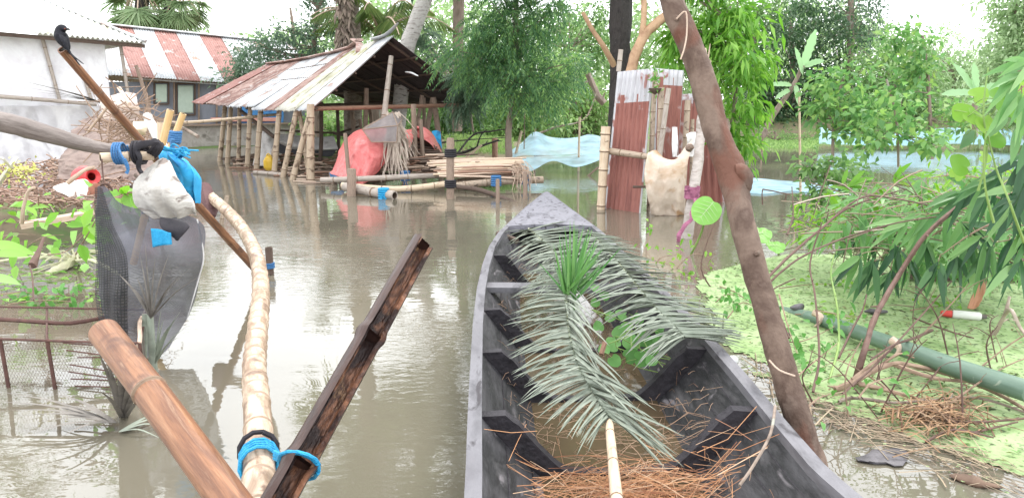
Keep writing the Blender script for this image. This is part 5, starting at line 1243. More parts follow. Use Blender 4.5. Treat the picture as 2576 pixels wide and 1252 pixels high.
leaves('foliage', B, D, RNG.normal(size=(46,3))*.5+np.array([0,-1,0]), np.array(Ls), .022, M_frg, gr, nseg=6, droop=.03, fold=.3, prof=lambda t: max(.05, min(1,.5+t*3)*(1-t)**.6))
b = MB(); b.tube([P(1430,815,4.3), P(1434,750,4.35)], [.016,.010], 7); b.build('stem', MAT['frond midrib'], gr)
B, D, Ls = [], [], []
gs = thing('green_palm_shoot', 'second smaller green shoot spreading right of the tall one', 'palm shoot', P(1445,760,4.4))
for i in range(20):
    b0 = P(1445, 755-random.random()*60, 4.5); t = P(random.uniform(1470,1530), random.uniform(580,680), 4.9); B.append(tuple(b0)); D.append(tuple(t-b0)); Ls.append((t-b0).length)
leaves('foliage', B, D, RNG.normal(size=(20,3))*.5+np.array([0,-1,0]), np.array(Ls)*.9, .024, M_frg, gs, nseg=5, droop=.04, fold=.3)
# heart shaped leaves (vine) in the boat
M_heart = leafmat('heart leaf', [(.07,.20,.04),(.12,.30,.07),(.18,.38,.12)], .3, .45)
def hearts(name, label, specs, mat, stem_from=None, cat='vine', parent=None, size=1.0, nrm=(0,-.75,.65), stems=True):
    """specs: (px,py,d,diameter px, direction angle in picture)"""
    root = thing(name, label, cat, P(*specs[0][:3]))
    b = MB(); st = MB()
    for (x,y,d,w,an) in specs:
        c = P(x,y,d); r = w*d/FPX/2*size; n_ = (Vector(nrm)+Vector((random.uniform(-.3,.3),random.uniform(-.2,.2),random.uniform(-.2,.3)))).normalized()
        ax = Vector((cos(an),0,sin(an))); ax = (ax-n_*ax.dot(n_)).normalized(); sd = n_.cross(ax)
        k = len(b.v); N = 24; b.v.append(tuple(c-n_*r*.12)); 
        for i in range(N):
            t = 2*pi*i/N; q = .92+.30*max(0,cos(t))**6-.42*max(0,cos(t-pi))**10+.16*abs(sin(t))
            b.v.append(tuple(c+ax*(cos(t)*r*q*1.05)+sd*(sin(t)*r*q)+n_*(r*.10*cos(2*t)+.06*r*sin(3*t))))
        for i in range(N): b.face([k, k+1+i, k+1+(i+1)%N])
        if stems:
            bk = c-ax*r*.55; st = MB(); st.tube(smoothpath([bk, bk-ax*r*1.2-n_*r*.8, bk-ax*r*1.5-n_*r*2+Vector((0,0,-.02))],3), max(.0012,r*.04), 4, cap=False); st.build('stem', M_twig_green, root)
    b.build('foliage', mat, root)
    return root
sp = []
rr = random.Random(3)
for (x,y,w) in ((1506,822,28),(1560,835,36),(1545,866,40),(1590,858,46),(1622,850,44),(1585,895,40),(1612,902,42),(1545,905,34),(1520,880,30),(1640,880,34),(1532,795,30),(1565,790,30),(1602,800,32),(1660,830,34),(1498,760,24),(1520,745,26),(1640,905,30),(1480,700,30),(1500,725,26),(1690,800,26),(1655,855,30),(1575,820,30)):
    sp.append((x,y,3.9+(900-y)*.006,w,rr.uniform(0,6.28)))
hearts('heart_leaf_vine', 'green vine with heart shaped leaves lying in the boat under the wide frond', sp, M_heart)
b = MB()
for k in range(7):
    x = rr.uniform(1500,1640); y = rr.uniform(780,880); a = P(x,y,4.1); b.tube(smoothpath([a, a+Vector((rr.uniform(-.1,.1),-.05,.05)), a+Vector((rr.uniform(-.15,.2),-.1,-.05)), a+Vector((rr.uniform(-.2,.3),-.2,-.1))],4), .003, 5)
tag(b.build('vine_stem', M_twig_green), 'thin looping vine stems over the heart shaped leaves', 'vine')
b = MB(); b.tube(smoothpath([P(1950,1020,2.9), P(1938,1090,2.7), P(1895,1170,2.5), P(1860,1220,2.4)],4), .006, 6); tag(b.build('thin_vine', M_bark), 'thin grey vine hanging inside the right side of the boat', 'vine')
b = MB(); b.tube([P(1522,860,3.9), P(1512,890,3.85)], .02, 7, wob=.6, flat=.4); tag(b.build('brown_leaf', M_wood_red), 'curled brown dead leaf beside the heart shaped vine in the boat', 'dead leaf')

# odd things on the left
o = blades('dead_palm_frond', 'dark dead palm frond leaning against the white sheeted wall', onwall(252,262)+HW[2]*.3, [(60,205,12.6,.03),(75,222,12.7,.02),(95,232,12.7,.02),(120,240,12.9,.02),(150,246,13,.02),(90,212,12.6,.03),(130,222,12.8,.03)], M_dead)
for i, (x0,y0,x1,y1,l) in enumerate(((352,428,402,492,'dark straight stick behind the soiled white sack, the upper one'),(340,440,398,500,'dark straight stick behind the soiled white sack, the lower one'),(350,455,330,470,'short hooked dark stick left of the soiled white sack'))):
    b = MB(); b.tube([P(x0,y0,5.4), P(x1,y1,5.2)], .012, 6, wob=.3); tag(b.build('dark_stick', M_wood_dark), l, 'stick')
b = MB(); c = P(1648,222,11.3)
b.grid(lambda u, v: c+Vector((cos(2*pi*u)*.10*sin(pi*(.5+v*.5)), sin(2*pi*u)*.10*sin(pi*(.5+v*.5)), -.10*v)), 14, 6); hp = thing('hanging_basket', 'small round basket with a green plant hung at the top of the latrine sheet', 'hanging basket', c); b.build('basket', M_wood_dark, hp)
m = 60; B = np.array(c)+RNG.normal(size=(m,3))*np.array([.05,.05,.10])+np.array([0,0,.12]); leaves('foliage', B, rdir(m)+np.array([0,0,.6]), rdir(m), .09, .03, M_blg_ if 0 else leafmat('basket leaf', [(.10,.26,.05),(.20,.40,.08)], .3), hp, nseg=2)
# ================================================================ foreground trunk
t = [(1655,-230,4.0,66),(1690,0,3.9,66),(1735,110,3.85,68),(1772,215,3.8,72),(1800,330,3.72,72),(1838,430,3.65,80),(1868,560,3.5,72),(1905,700,3.4,74),(1950,860,3.28,76),(1985,980,3.2,80),(2022,1100,3.12,84),(2050,1200,3.06,90)]
pt = trk(*t); last = pt[-1][0]; pt.append((last+Vector((.06,-.05,-.45)), .08))
b = MB(); sp = smoothpath([p for p, r in pt], 6); rr_ = [float(np.interp(i/6, range(len(pt)), [r for p, r in pt])) for i in range(len(sp))]
rr_ = [.86*r*(1+.10*math.exp(-((i-29)/1.6)**2)+.07*math.exp(-((i-19)/1.2)**2)+.03*mnoise.noise(Vector((i*.7,0,0)))) for i, r in enumerate(rr_)]
b.tube(sp, rr_, 22, wob=.12)
ft = tag(thing('leaning_tree', 'big bare brown tree trunk leaning across in front of the latrine beside the boat', 'tree trunk', last))
M_ft = pm('warm brown bark', [(.12,.078,.058),(.175,.12,.09),(.09,.055,.040),(.20,.145,.115)], 5, .75, 1.0, (1,1,.7), dist=.02, detail=12, spots=((.13,.055,.035), 2.6, .57))
b.build('trunk', M_ft, ft)
c = P(1848,432,3.6)
for pts, r in ((smoothpath([c, c+Vector((.03,-.01,.0)), c+Vector((.05,-.02,-.05)), c+Vector((.03,-.02,-.12))],3), [.02,.035,.04,.045,.04,.035,.03,.03,.02,.01]), ([P(1735,372,3.66),P(1733,372,3.62)], [.02,.008]), ([P(1905,640,3.42),P(1903,638,3.36)], [.025,.008]), ([P(1703,45,3.86),P(1700,45,3.8)], [.02,.012])):
    k = MB(); k.tube(pts, r, 10, wob=.4); k.build('knot', M_ft, ft)
s = MB()
for i in range(16):
    a = P(1768+random.uniform(-10,12), 195+random.uniform(-5,40), 3.95+random.uniform(0,.1)); e = P(1775+random.uniform(-14,18), 105+random.uniform(0,60), 3.98+random.uniform(0,.1)); s.tube([a, a.lerp(e,.5), e], [.02,.015,.004], 5, flat=.4)
s.build('broken_stub', M_wood_pale, ft)
v = MB(); v.tube(smoothpath([P(1702,48,3.8),P(1725,30,3.78),P(1728,80,3.78),P(1722,120,3.76),P(1712,150,3.75)],4), .004, 5); v.tube(smoothpath([P(1935,905,3.2),P(1960,930,3.14),P(2000,945,3.12)],3), .004, 5); v.build('dry_vine', M_wood_pale, ft)

# ================================================================ duckweed
poly = [G(x,y) for x,y in ((1770,690),(1840,672),(1900,655),(1990,640),(2080,640),(2200,615),(2400,560),(2700,500),(2900,620),(2800,1290),(2576,1215),(2450,1168),(2330,1120),(2210,1080),(2120,1050),(2050,1010),(1960,960),(1880,915),(1815,835),(1770,765))]
def inpoly(x, y, q):
    c = False; j = len(q)-1
    for i in range(len(q)):
        if ((q[i].y > y) != (q[j].y > y)) and (x < (q[j].x-q[i].x)*(y-q[i].y)/(q[j].y-q[i].y)+q[i].x): c = not c
        j = i
    return c
def duckweed():
    b = MB(); x0, x1, y0, y1 = 1.1, 7.0, 2.5, 9.0; st = .03; nx, ny = int((x1-x0)/st), int((y1-y0)/st); idx = {}
    def vid(i, j):
        if (i, j) not in idx:
            x, y = x0+i*st, y0+j*st; idx[(i,j)] = len(b.v); b.v.append((x, y, .006+.004*max(0,mnoise.noise(Vector((x*9,y*9,0))))))
        return idx[(i,j)]
    for i in range(nx):
        for j in range(ny):
            x, y = x0+i*st, y0+j*st
            n = mnoise.noise(Vector((x*2.5,y*2.5,0)))*.16+mnoise.noise(Vector((x*9,y*9,2)))*.07+mnoise.noise(Vector((x*30,y*30,4)))*.03
            if x < XR(y)+.09: continue
            if not inpoly(x+n, y+n*.8, poly): continue
            if mnoise.noise(Vector((x*1.7+5,y*1.7,9)))+.5*mnoise.noise(Vector((x*14,y*14,9))) > .74: continue
            b.face([vid(i,j),vid(i+1,j),vid(i+1,j+1),vid(i,j+1)])
    rr = random.Random(9)
    for _ in range(5200):      # loose fronds round the edge
        x, y = rr.uniform(x0,x1), rr.uniform(y0,y1); n = .22
        if x < XR(y)+.06: continue
        if inpoly(x,y,poly): 
            if rr.random() > .35: continue
        elif not (inpoly(x+n,y+n*.5,poly) or inpoly(x,y+n,poly)): continue
        k = len(b.v); r = rr.uniform(.004,.012); a = rr.uniform(0,6); z = .013
        b.v += [(x+cos(a+q*pi/2)*r*(1+.4*(q%2)), y+sin(a+q*pi/2)*r, z) for q in range(4)]; b.face([k,k+1,k+2,k+3])
    m = pm('duckweed', [(.12,.20,.075),(.23,.33,.13),(.31,.40,.20),(.16,.25,.09)], 2.4, .8, 1.0, dist=.02, detail=12, spots=((.055,.08,.03), 24, .57))
    tag(b.build('duckweed', m, smooth=False), 'bright green duckweed covering the water at the right', 'duckweed', kind='stuff')
duckweed()
# floating debris line along the weed edge and leaf bits on it
rr = random.Random(21); b = MB(); edge = [G(x,y,.012) for x,y in ((1880,915),(1960,985),(2050,1035),(2120,1075),(2210,1100),(2330,1145),(2450,1190),(2576,1240))]
es = smoothpath(edge, 8)
for i in range(300):
    k = rr.randrange(len(es)-1); p = es[k].lerp(es[k+1], rr.random())+Vector((rr.gauss(.05,.13),rr.gauss(.05,.09),rr.uniform(0,.008))); t = (es[k+1]-es[k]).normalized(); t = (t+Vector((rr.gauss(0,.7),rr.gauss(0,.6),0))).normalized(); L = rr.uniform(.05,.32)
    if p.x-.18 < XR(p.y): continue
    b.tube([p-t*L/2, p+Vector((0,0,.004)), p+t*L/2], rr.uniform(.001,.004), 4, cap=False, flat=.5)
tag(b.build('floating_straw', pm('floating straw', [(.20,.14,.09),(.40,.32,.22),(.10,.07,.05),(.30,.22,.15)], 3, .8, .2, island=.85)), 'line of floating straw along the near edge of the duckweed', 'debris', kind='stuff')
n = 2600; xs = RNG.uniform(1.6,5.5,n*3); ysn = RNG.uniform(2.7,8,n*3); keep = [i for i in range(n*3) if inpoly(xs[i],ysn[i],poly) and xs[i] > XR(ysn[i])+.15][:n]
pos = np.stack([xs[keep], ysn[keep], np.full(len(keep), .018)], 1); m_ = len(pos)
dd_ = RNG.normal(size=(m_,3)); dd_[:,2] *= .15
o = leaves('leaf_litter', pos, dd_, np.tile([0,0,1.0],(m_,1))+RNG.normal(size=(m_,3))*.25, RNG.uniform(.015,.06,m_), RNG.uniform(.008,.025,m_), leafmat('litter', [(.03,.03,.02),(.10,.22,.04),(.22,.16,.09),(.12,.26,.05),(.05,.06,.03)], .1)); tag(o, 'small dark and green leaves scattered over the duckweed', 'leaf litter', kind='stuff')
# brown rubbish heap lower right
b = MB()
for i in range(260):
    c = G(2360+rr.gauss(0,60), 1045+rr.gauss(0,26), .03); dv = Vector((rr.gauss(0,.07), rr.gauss(0,.07), rr.gauss(0,.03))); b.tube(smoothpath([c-dv, c+Vector((0,0,rr.uniform(0,.05))), c+dv],2), rr.uniform(.002,.006), 4, cap=False, flat=.5)
tag(b.build('straw_clump', pm('brown straw clump', [(.20,.10,.05),(.36,.22,.12),(.10,.05,.03),(.44,.32,.20)], 3, .8, .2, island=.85)), 'clump of soggy brown straw floating on the duckweed under the branches', 'straw', kind='stuff')
def slab(name, label, cat, c, rx, ry, rz, mat, rot=0, no=.9):
    b = MB(); 
    def fn(u, v):
        a = 2*pi*u; q = sin(pi*v); p = Vector((cos(a)*q*rx, sin(a)*q*ry, cos(pi*v)*rz)); p *= 1+no*mnoise.noise(Vector((p.x,p.y,p.z*.3))*14+Vector((c.x*7,0,0))); return c+Vector((p.x*cos(rot)-p.y*sin(rot), p.x*sin(rot)+p.y*cos(rot), p.z))
    b.grid(fn, 20, 12); return tag(b.build(name, mat), label, cat)
M_dkl = pm('dark wet leaf', [(.05,.045,.05),(.12,.11,.12),(.025,.02,.02)], 5, .5, .4)
slab('dark_leaf', 'large dark grey leaf floating among the open water at the bottom right', 'dead leaf', G(2232,1150,.01), .12, .07, .006, M_dkl, .4)
slab('dark_lump', 'small dark oval lump on the duckweed left of the long stick', 'lump', G(2198,783,.03), .075, .03, .02, M_dkl)
slab('grey_stone_leaf', 'round grey leaf behind the green bamboo log', 'dead leaf', G(2004,772,.05), .07, .05, .025, M_dkl)
slab('dark_wedge', 'small dark wedge sticking up just below the green bamboo log', 'lump', G(1977,836,.03), .03, .02, .04, M_dkl)
slab('brown_husk', 'brown curled husk at the bottom right corner', 'husk', G(2452,1210,.01), .10, .035, .016, pm('husk', [(.10,.06,.04),(.20,.13,.09)], 6, .8, .5), -.4)
slab('white_scrap', 'small crumpled clear plastic beside the boat edge on the duckweed', 'plastic scrap', G(1840,905,.04), .05, .035, .03, pm('clear scrap', [(.5,.5,.5),(.7,.7,.7)], 9, .3, .5), .5)
slab('sunken_log', 'long dark sunken log at the right edge under the bamboo leaves', 'log', G(2500,690,.05), .8, .12, .07, M_wood_dark, .05)
# big floating leaf blades behind log
o = cloth('fallen_leaf', [[P(x, y, 6.0) for x, y in ((2468,698),(2476,697),(2482,700))], [P(x, y, 5.9) for x, y in ((2448,735),(2464,738),(2478,735))], [P(x, y, 5.8) for x, y in ((2434,775),(2448,778),(2462,770))]], pm('orange brown leaf', [(.42,.17,.09),(.52,.25,.15),(.34,.12,.06)], 3, .5, .3, (6,1,1), 'UV'), None, 8, 12, .012, 6)
tag(o, 'upright orange brown leaf standing in the duckweed behind the bottle', 'dead leaf')
def bottle():
    root = thing('plastic_bottle', 'white plastic bottle with a red cap floating on the duckweed', 'bottle', G(2425,795))
    a, c = G(2366,787,.035), G(2482,797,.035); t = c-a; L = t.length; t.normalize()
    b = MB(); b.tube([a+t*(L*f) for f in (.24,.26,.30,.5,.84,.87,.9)], [.012,.030,.034,.034,.033,.028,.014], 18); b.build('body', pm('bottle white', [(.66,.64,.60),(.76,.75,.72)], 3, .4, .1, spots=((.40,.36,.24), 14, .62)), root)
    b = MB(); b.tube([a+t*(L*f) for f in (0,.02,.2,.245)], [.012,.022,.029,.030], 18); b.build('cap', pm('bottle cap red', [(.60,.05,.05),(.70,.09,.08)], 3, .4, .05), root)
    b = MB(); b.tube([a+t*(L*f) for f in (.885,.93,1.0)], [.018,.020,.016], 12); b.build('base', pm('bottle end dark', [(.10,.09,.08),(.18,.16,.15)], 9, .7, .4), root)
bottle()
# green bamboo log
M_gb = [pm('green bamboo', [(.085,.14,.10),(.13,.20,.15),(.17,.24,.19)], 2.5, .4, .15, (4,.7,1), 'UV', spots=((.34,.38,.30), 16, .67)), pm('green bamboo node', [(.24,.27,.20),(.14,.18,.12)], 20, .6, .3), MAT['bamboo inside']]
gl = tag(thing('green_bamboo', 'thick green bamboo culm lying across the duckweed at the right', 'bamboo', G(1950,785)))
bamboo('culm', [P(1938,778,6.05), P(2050,800,5.55), P(2250,868,4.6), P(2420,930,4.1), P(2590,985,3.75)], .044, .060, M_gb, gl, node=.60, n=20, bulge=1.06, jitter=.08)
for (x,y,d) in ((2052,795,5.45),(2245,868,4.55),(2575,985,3.78)):
    c = P(x,y,d); b = MB(); b.tube(smoothpath([c+Vector((-.01,0,.03)), c+Vector((.01,-.06,.01)), c+Vector((.0,-.075,-.03)), c+Vector((-.03,-.05,-.07))],3), [.03,.028,.026,.022,.02,.018,.016,.012,.008,.003], 7, wob=.6); b.build('branch_stub', M_wood_pale, gl)
# branches lying on the weed
def br(name, label, paths, mat=M_twig_dark, cat='branch'):
    b = MB()
    for pts, r0, r1 in paths:
        sp = smoothpath(pts, 5) if len(pts) > 2 else pts; b.tube(sp, list(np.linspace(r0, r1, len(sp))), 7, wob=.35)
        for i in range(2, len(sp)-1, 3):      # stubby nodes
            a = sp[i]; d_ = Vector((random.gauss(0,1),random.gauss(0,.5),random.gauss(.3,.6))).normalized(); q = r0*3.2
            if random.random() < .6: b.tube([a, a+d_*q], [r0*.5, r0*.15], 5)
    return tag(b.build(name, mat), label, cat)
br('long_branch', 'long straight brown branch rising to the right from the fork behind the green bamboo', [([G(2150,965,.02),P(2175,880,4.25),P(2205,790,4.6),P(2262,690,4.9),P(2330,590,5.0),P(2420,510,5.1),P(2478,448,5.2)], .019, .015)], pm('red brown branch', [(.09,.045,.035),(.15,.085,.065),(.05,.026,.02)], 6, .65, .4))
br('forked_branch', 'forked brown branch lying on the duckweed below the green bamboo', [
    ([G(2100,978,.03),G(2130,968,.05),G(2200,930,.12),G(2245,915,.14),G(2290,918,.12),G(2400,945,.06),G(2500,985,.05),G(2590,1035,.03)], .022, .010),
    ([G(2130,968,.05),G(2180,925,.13),G(2240,880,.2)], .014, .008), ([G(2245,915,.14),G(2350,950,.09),G(2480,965,.05),G(2580,1000,.04)], .013, .007),
    ([G(2160,965,.05),G(2230,980,.04),G(2300,1000,.02),G(2345,1012,.02)], .015, .008), ([G(2200,930,.1),G(2260,890,.18),G(2300,900,.16)], .010, .004)], M_twig)
br('curved_branch', 'thin olive branch curving along the bottom of the duckweed', [([G(2110,1010,.02),G(2150,1000,.04),G(2250,1012,.04),G(2350,1005,.04),G(2460,1000,.04),G(2590,1040,.03)], .011, .006)], M_bark)
br('lower_twig', 'reddish twig leaning from the green bamboo towards the bottle', [([P(2345,830,4.9),P(2300,850,4.6),P(2245,868,4.3),P(2190,905,4.1)], .010, .006), ([P(2300,800,5.2),P(2380,830,4.8),P(2450,850,4.6)], .007, .004)])
br('hooked_branch', 'thick hooked pale root standing out of the duckweed right of the bottle', [([P(2460,870,5.3),P(2500,840,5.2),P(2528,790,5.1),P(2540,745,5.1)], .018,.010), ([P(2528,790,5.1),P(2545,780,5.0),P(2570,830,4.9),P(2600,860,4.8)], .014,.010)], pm('pale root', [(.30,.22,.18),(.48,.39,.33),(.16,.11,.08)], 5, .8, .4))
ts = [([P(1980,590,5.6),P(1995,540,5.8),P(1992,470,6.0)], 'thin dark twig upright behind the left edge of the leaves'),
      ([P(2045,985,3.7),P(2060,910,3.9),P(2058,830,4.1),P(2050,740,4.3),P(2038,660,4.5),P(2068,560,4.6)], 'long thin dark stem crossing upward left of the forked branch'),
      ([P(2085,960,3.8),P(2110,860,4.2),P(2104,760,4.4),P(2090,690,4.6),P(2098,640,4.7)], 'thin green brown stem beside the fork'),
      ([P(1985,850,4.4),P(1960,790,4.6),P(1930,740,4.8),P(2000,700,5.0)], 'short bent twig just right of the big trunk'),
      ([P(2110,900,4.3),P(2148,820,4.6),P(2170,780,4.7),P(2180,740,4.8)], 'thin dark twig leaning right above the bamboo node'),
      ([P(2120,990,3.8),P(2220,900,4.2),P(2330,780,4.7),P(2400,700,5.0)], 'slender dark stem slanting past the node towards the leaves'),
      ([P(2460,480,4.2),P(2482,390,4.2),P(2474,280,4.2),P(2486,170,4.3)], 'dark green stem rising high at the right edge'),
      ([P(2500,560,4.0),P(2478,470,4.0),P(2476,380,4.0),P(2482,330,4.0)], 'leafless green stem second from the right edge'),
      ([P(2576,610,3.9),P(2540,510,3.9),P(2505,420,4.0),P(2484,335,4.0)], 'long bare green stem slanting down to the right edge'),
      ([P(1800,740,6.6),P(1765,680,6.7),P(1775,620,6.8),P(1798,560,6.9)], 'thin bare red tipped twig standing behind the right gunwale')]
for pts, l in ts:
    br('twig', l, [(pts, .0075, .004)], M_twig_dark if 'green' not in l else M_twig_green)
br('arching_twig', 'long brown twig arching over the duckweed from the trunk to the leaves', [([P(1925,705,4.6),P(1990,640,4.9),P(2060,580,5.1),P(2140,520,5.3),P(2260,480,5.4)], .011, .005), ([P(1930,715,4.6),P(2010,650,4.8),P(2120,600,5.0),P(2260,560,5.1),P(2400,540,5.2)], .008, .004), ([P(2060,580,5.1),P(2160,500,5.4),P(2240,498,5.4),P(2400,530,5.4),P(2590,570,5.3)], .008,.004)])
br('driftwood', 'low dark twigs at the lower right corner', [([G(2380,1060,.03),G(2480,1060,.05),G(2590,1050,.04)], .010,.005), ([G(2330,1110,.02),G(2400,1080,.04),G(2500,1100,.03)], .008,.004), ([G(2440,1090,.02),G(2560,1060,.05)], .007,.004)])
b = MB()
for (x0,y0,x1,y1) in ((1710,880,1722,800),(1738,890,1740,800),(1765,870,1760,785),(1775,860,1790,790),(1748,840,1775,790)):
    b.tube(smoothpath([P(x0+40,y0,4.7), P((x0+x1)/2+36,(y0+y1)/2,4.7), P(x1+30,y1,4.75)],3), [.015,.016,.016,.015,.013,.01,.004], 6, flat=.4)
tag(b.build('cut_stalks', pm('cut green stalk', [(.09,.14,.05),(.17,.22,.08),(.28,.26,.14)], 5, .6, .2)), 'cut green stalks standing between the duckweed and the boat', 'stalks')
br('bent_wire', 'bent dark wire frame standing in the water by the floating blue net', [([P(1918,515,9.8),P(1918,480,9.8),P(1930,478,9.8),P(2000,492,9.8),P(2060,500,9.8)], .009,.008), ([P(1975,505,9.8),P(1978,490,9.8)], .007,.007)], M_twig_dark, 'wire')

# ================================================================ bamboo leaves on the right
M_bl = leafmat('bamboo leaf', [(.022,.06,.03),(.045,.11,.05),(.09,.19,.08),(.15,.29,.09),(.28,.42,.20)], .32, .36)
M_blg = leafmat('bright broad leaf', [(.10,.25,.03),(.19,.37,.05),(.30,.46,.09)], .42, .4)
M_blp = leafmat('bamboo leaf pale', [(.10,.24,.08),(.18,.34,.12),(.30,.46,.20)], .35, .42)  # paler green ramp for the lighter sprays and undergrowth
def bamboo_spray(label, stem, clusters, mat, L=.26, W=.050, n=5, hang=.75):
    root = thing('bamboo_spray', label, 'bamboo branch', stem[0], 'leafy bamboo sprays overhanging the duckweed')
    b = MB(); sp = smoothpath(stem, 5); b.tube(sp, list(np.linspace(.008,.003,len(sp))), 6)
    B, D, N, Ls = [], [], [], []
    for (x,y,d,an) in clusters:
        c = P(x,y,d); k = min(range(len(sp)), key=lambda i: (sp[i]-c).length); b.tube(smoothpath([sp[k], sp[k].lerp(c,.5)+Vector((0,0,.03)), c],2), .0028, 4)
        for i in range(n):
            a2 = an+(i-(n-1)/2)*.30+random.gauss(0,.1); dv = Vector((cos(a2), random.uniform(-.45,.25), sin(a2)-hang*.2))
            B.append(tuple(c+Vector((random.gauss(0,.015),random.gauss(0,.015),random.gauss(0,.015))))); D.append(tuple(dv)); N.append((random.gauss(0,.5), -.8, .5+random.gauss(0,.3))); Ls.append(L*random.uniform(.65,1.15))
    b.build('stem', M_twig, root); leaves('foliage', B, D, N, np.array(Ls), np.array(Ls)/L*W, mat, root, nseg=5, droop=.22, fold=.22)
sprays = [
 ('dark bamboo spray hanging lowest over the duckweed', [P(2400,560,5.2),P(2330,600,5.2),P(2250,640,5.2)], [(2330,600,5.2,-1.5),(2260,620,5.1,-1.4),(2200,655,5.1,-1.9),(2290,650,5.1,-1.3),(2160,640,5.1,-2.3),(2240,680,5.1,-1.8)], M_bl),
 ('dark bamboo spray right of the lowest one', [P(2500,560,4.9),P(2440,590,4.9),P(2370,640,4.9)], [(2440,600,4.9,-1.2),(2400,640,4.9,-1.5),(2360,660,4.9,-1.8),(2470,640,4.9,-1.3),(2420,560,5.0,-.6)], M_bl),
 ('bamboo spray with pale leaf backs at the middle of the thicket', [P(2560,480,5.0),P(2450,520,5.1),P(2330,540,5.2)], [(2330,545,5.2,-2.6),(2380,530,5.2,-2.0),(2440,540,5.1,-1.7),(2490,520,5.0,-.9),(2280,560,5.2,-2.9)], M_blp),
 ('bamboo spray reaching left over the arching twig', [P(2400,500,5.6),P(2250,520,5.6),P(2110,560,5.6)], [(2110,560,5.6,-1.8),(2170,545,5.6,-1.4),(2230,530,5.6,-1.7),(2290,520,5.6,-1.3),(2065,575,5.6,-2.4)], M_blp),
 ('bamboo spray at the upper left of the thicket', [P(2300,470,6.2),P(2200,460,6.2),P(2080,470,6.2)], [(2080,480,6.2,-.4),(2130,470,6.2,.8),(2200,470,6.2,-1.0),(2250,460,6.2,.6),(2300,480,6.2,-.4)], M_blg),
 ('bamboo spray sprawling across the middle right', [P(2600,540,4.6),P(2520,500,4.7),P(2430,470,4.8)], [(2430,480,4.8,-2.6),(2480,470,4.8,-2.0),(2530,480,4.7,-1.2),(2560,520,4.6,-1.6),(2590,560,4.6,-1.8)], M_bl),
 ('bamboo spray at the right edge above the dark log', [P(2640,600,4.6),P(2570,600,4.7),P(2500,610,4.8)], [(2500,620,4.8,-1.9),(2540,610,4.7,-1.5),(2580,600,4.6,-1.4),(2560,660,4.6,-2.2),(2470,600,4.8,-2.3)], M_bl),
 ('long bladed spray hanging at the far right edge', [P(2620,380,4.4),P(2570,400,4.4),P(2530,430,4.5)], [(2530,440,4.5,-2.5),(2570,400,4.4,-2.2),(2590,440,4.4,-1.8),(2560,480,4.4,-2.6)], M_bl),
 ('spray behind the long straight branch', [P(2480,450,6.0),P(2400,440,6.0),P(2330,450,6.1)], [(2330,460,6.1,-2.4),(2380,445,6.1,.4),(2430,450,6.0,-.6),(2480,470,6.0,-1.2)], M_blp),
 ('pale spray low behind the arching twigs', [P(2350,560,6.3),P(2250,570,6.3),P(2150,590,6.3)], [(2150,600,6.3,-2.8),(2200,590,6.3,-2.2),(2260,585,6.3,-1.6),(2320,580,6.3,-1.2),(2360,590,6.2,-1.8)], M_bl),
]
for l, st_2, cl_, m in sprays: bamboo_spray(l, st_2, cl_, m)
bamboo_spray('bright green broad bladed spray hanging at the top right edge', [P(2680,150,3.9),P(2610,190,3.9),P(2560,230,3.9)], [(2570,235,3.9,-2.2),(2600,225,3.9,-1.7),(2560,180,3.9,-2.7),(2600,150,3.9,-2.9)], M_blp, .22, .042, 4)
rr = random.Random(77)
for i in range(16):
    x0 = rr.uniform(2000,2560); y0 = rr.uniform(880,1060); g0 = G(x0,y0,.01); an = rr.uniform(.2,2.9); L = rr.uniform(.35,1.0); g1 = g0+Vector((cos(an)*L*.9, rr.uniform(-.1,.4), sin(an)*L*.55)); md = g0.lerp(g1,.5)+Vector((rr.uniform(-.08,.08),0,rr.uniform(.02,.10)))
    b = MB(); sp = smoothpath([g0,md,g1],5); b.tube(sp, list(np.linspace(rr.uniform(.004,.008),.002,len(sp))), 5, wob=.4)
    for q in (3,5,7,8): e = sp[q]+Vector((rr.gauss(0,.10),rr.gauss(0,.06),rr.gauss(.03,.08))); b.tube([sp[q], sp[q].lerp(e,.5)+Vector((0,0,.01)), e], [.003,.0022,.001], 4, cap=False)
    tag(b.build('bare_twig', M_twig_dark if i%3 else M_twig), 'thin bare forking twig sticking out of the duckweed under the green bamboo', 'twig', 'bare twigs on the duckweed')
# mass of fine leaves filling the thicket base
def thicket(name, label, regs, mat, n, L=(.08,.2), W=.02, cat='shrub', seed=0, hang=.3, kind=None, grp=None):
    B = []
    for (x0,y0,x1,y1,d0,d1,w) in regs:
        for i in range(int(n*w)):
            x, y = random.uniform(x0,x1), random.uniform(y0,y1); d = random.uniform(d0,d1); B.append(tuple(P(x,y,d)))
    B = np.array(B); B = B[B[:,2] > .01]; m = len(B); D = rdir(m); D[:,2] -= hang
    o = leaves(name, B, D, np.tile([0,-.3,1.0],(m,1))+rdir(m)*.6, RNG.uniform(L[0],L[1],m), W, mat, None, nseg=2 if W > .03 else 1, droop=.2); return tag(o, label, cat, grp, kind)
thicket('leafy_undergrowth', 'mixed green undergrowth filling the right bank under the bamboo sprays', [(2080,480,2620,600,5.6,7.2,.6),(2250,560,2620,680,5.2,6.2,.4)], M_blp, 1300, (.08,.26), .045, 'undergrowth', kind='stuff')
thicket('leafy_undergrowth', 'lighter yellow green undergrowth at the back of the right bank', [(1990,500,2400,600,6.4,7.8,.6),(2300,420,2640,540,6.4,8.0,.4)], M_blg, 900, (.06,.2), .03, 'undergrowth', kind='stuff')
b = MB()
for i in range(240):
    c = P(random.uniform(2040,2600), random.uniform(470,670), random.uniform(5.2,7)); 
    if c.z < .02: continue
    dv = Vector((random.gauss(0,.2), random.gauss(0,.1), random.gauss(0,.09))); b.tube(smoothpath([c-dv, c+Vector((0,0,random.uniform(0,.05))), c+dv],2), random.uniform(.002,.006), 4, cap=False)
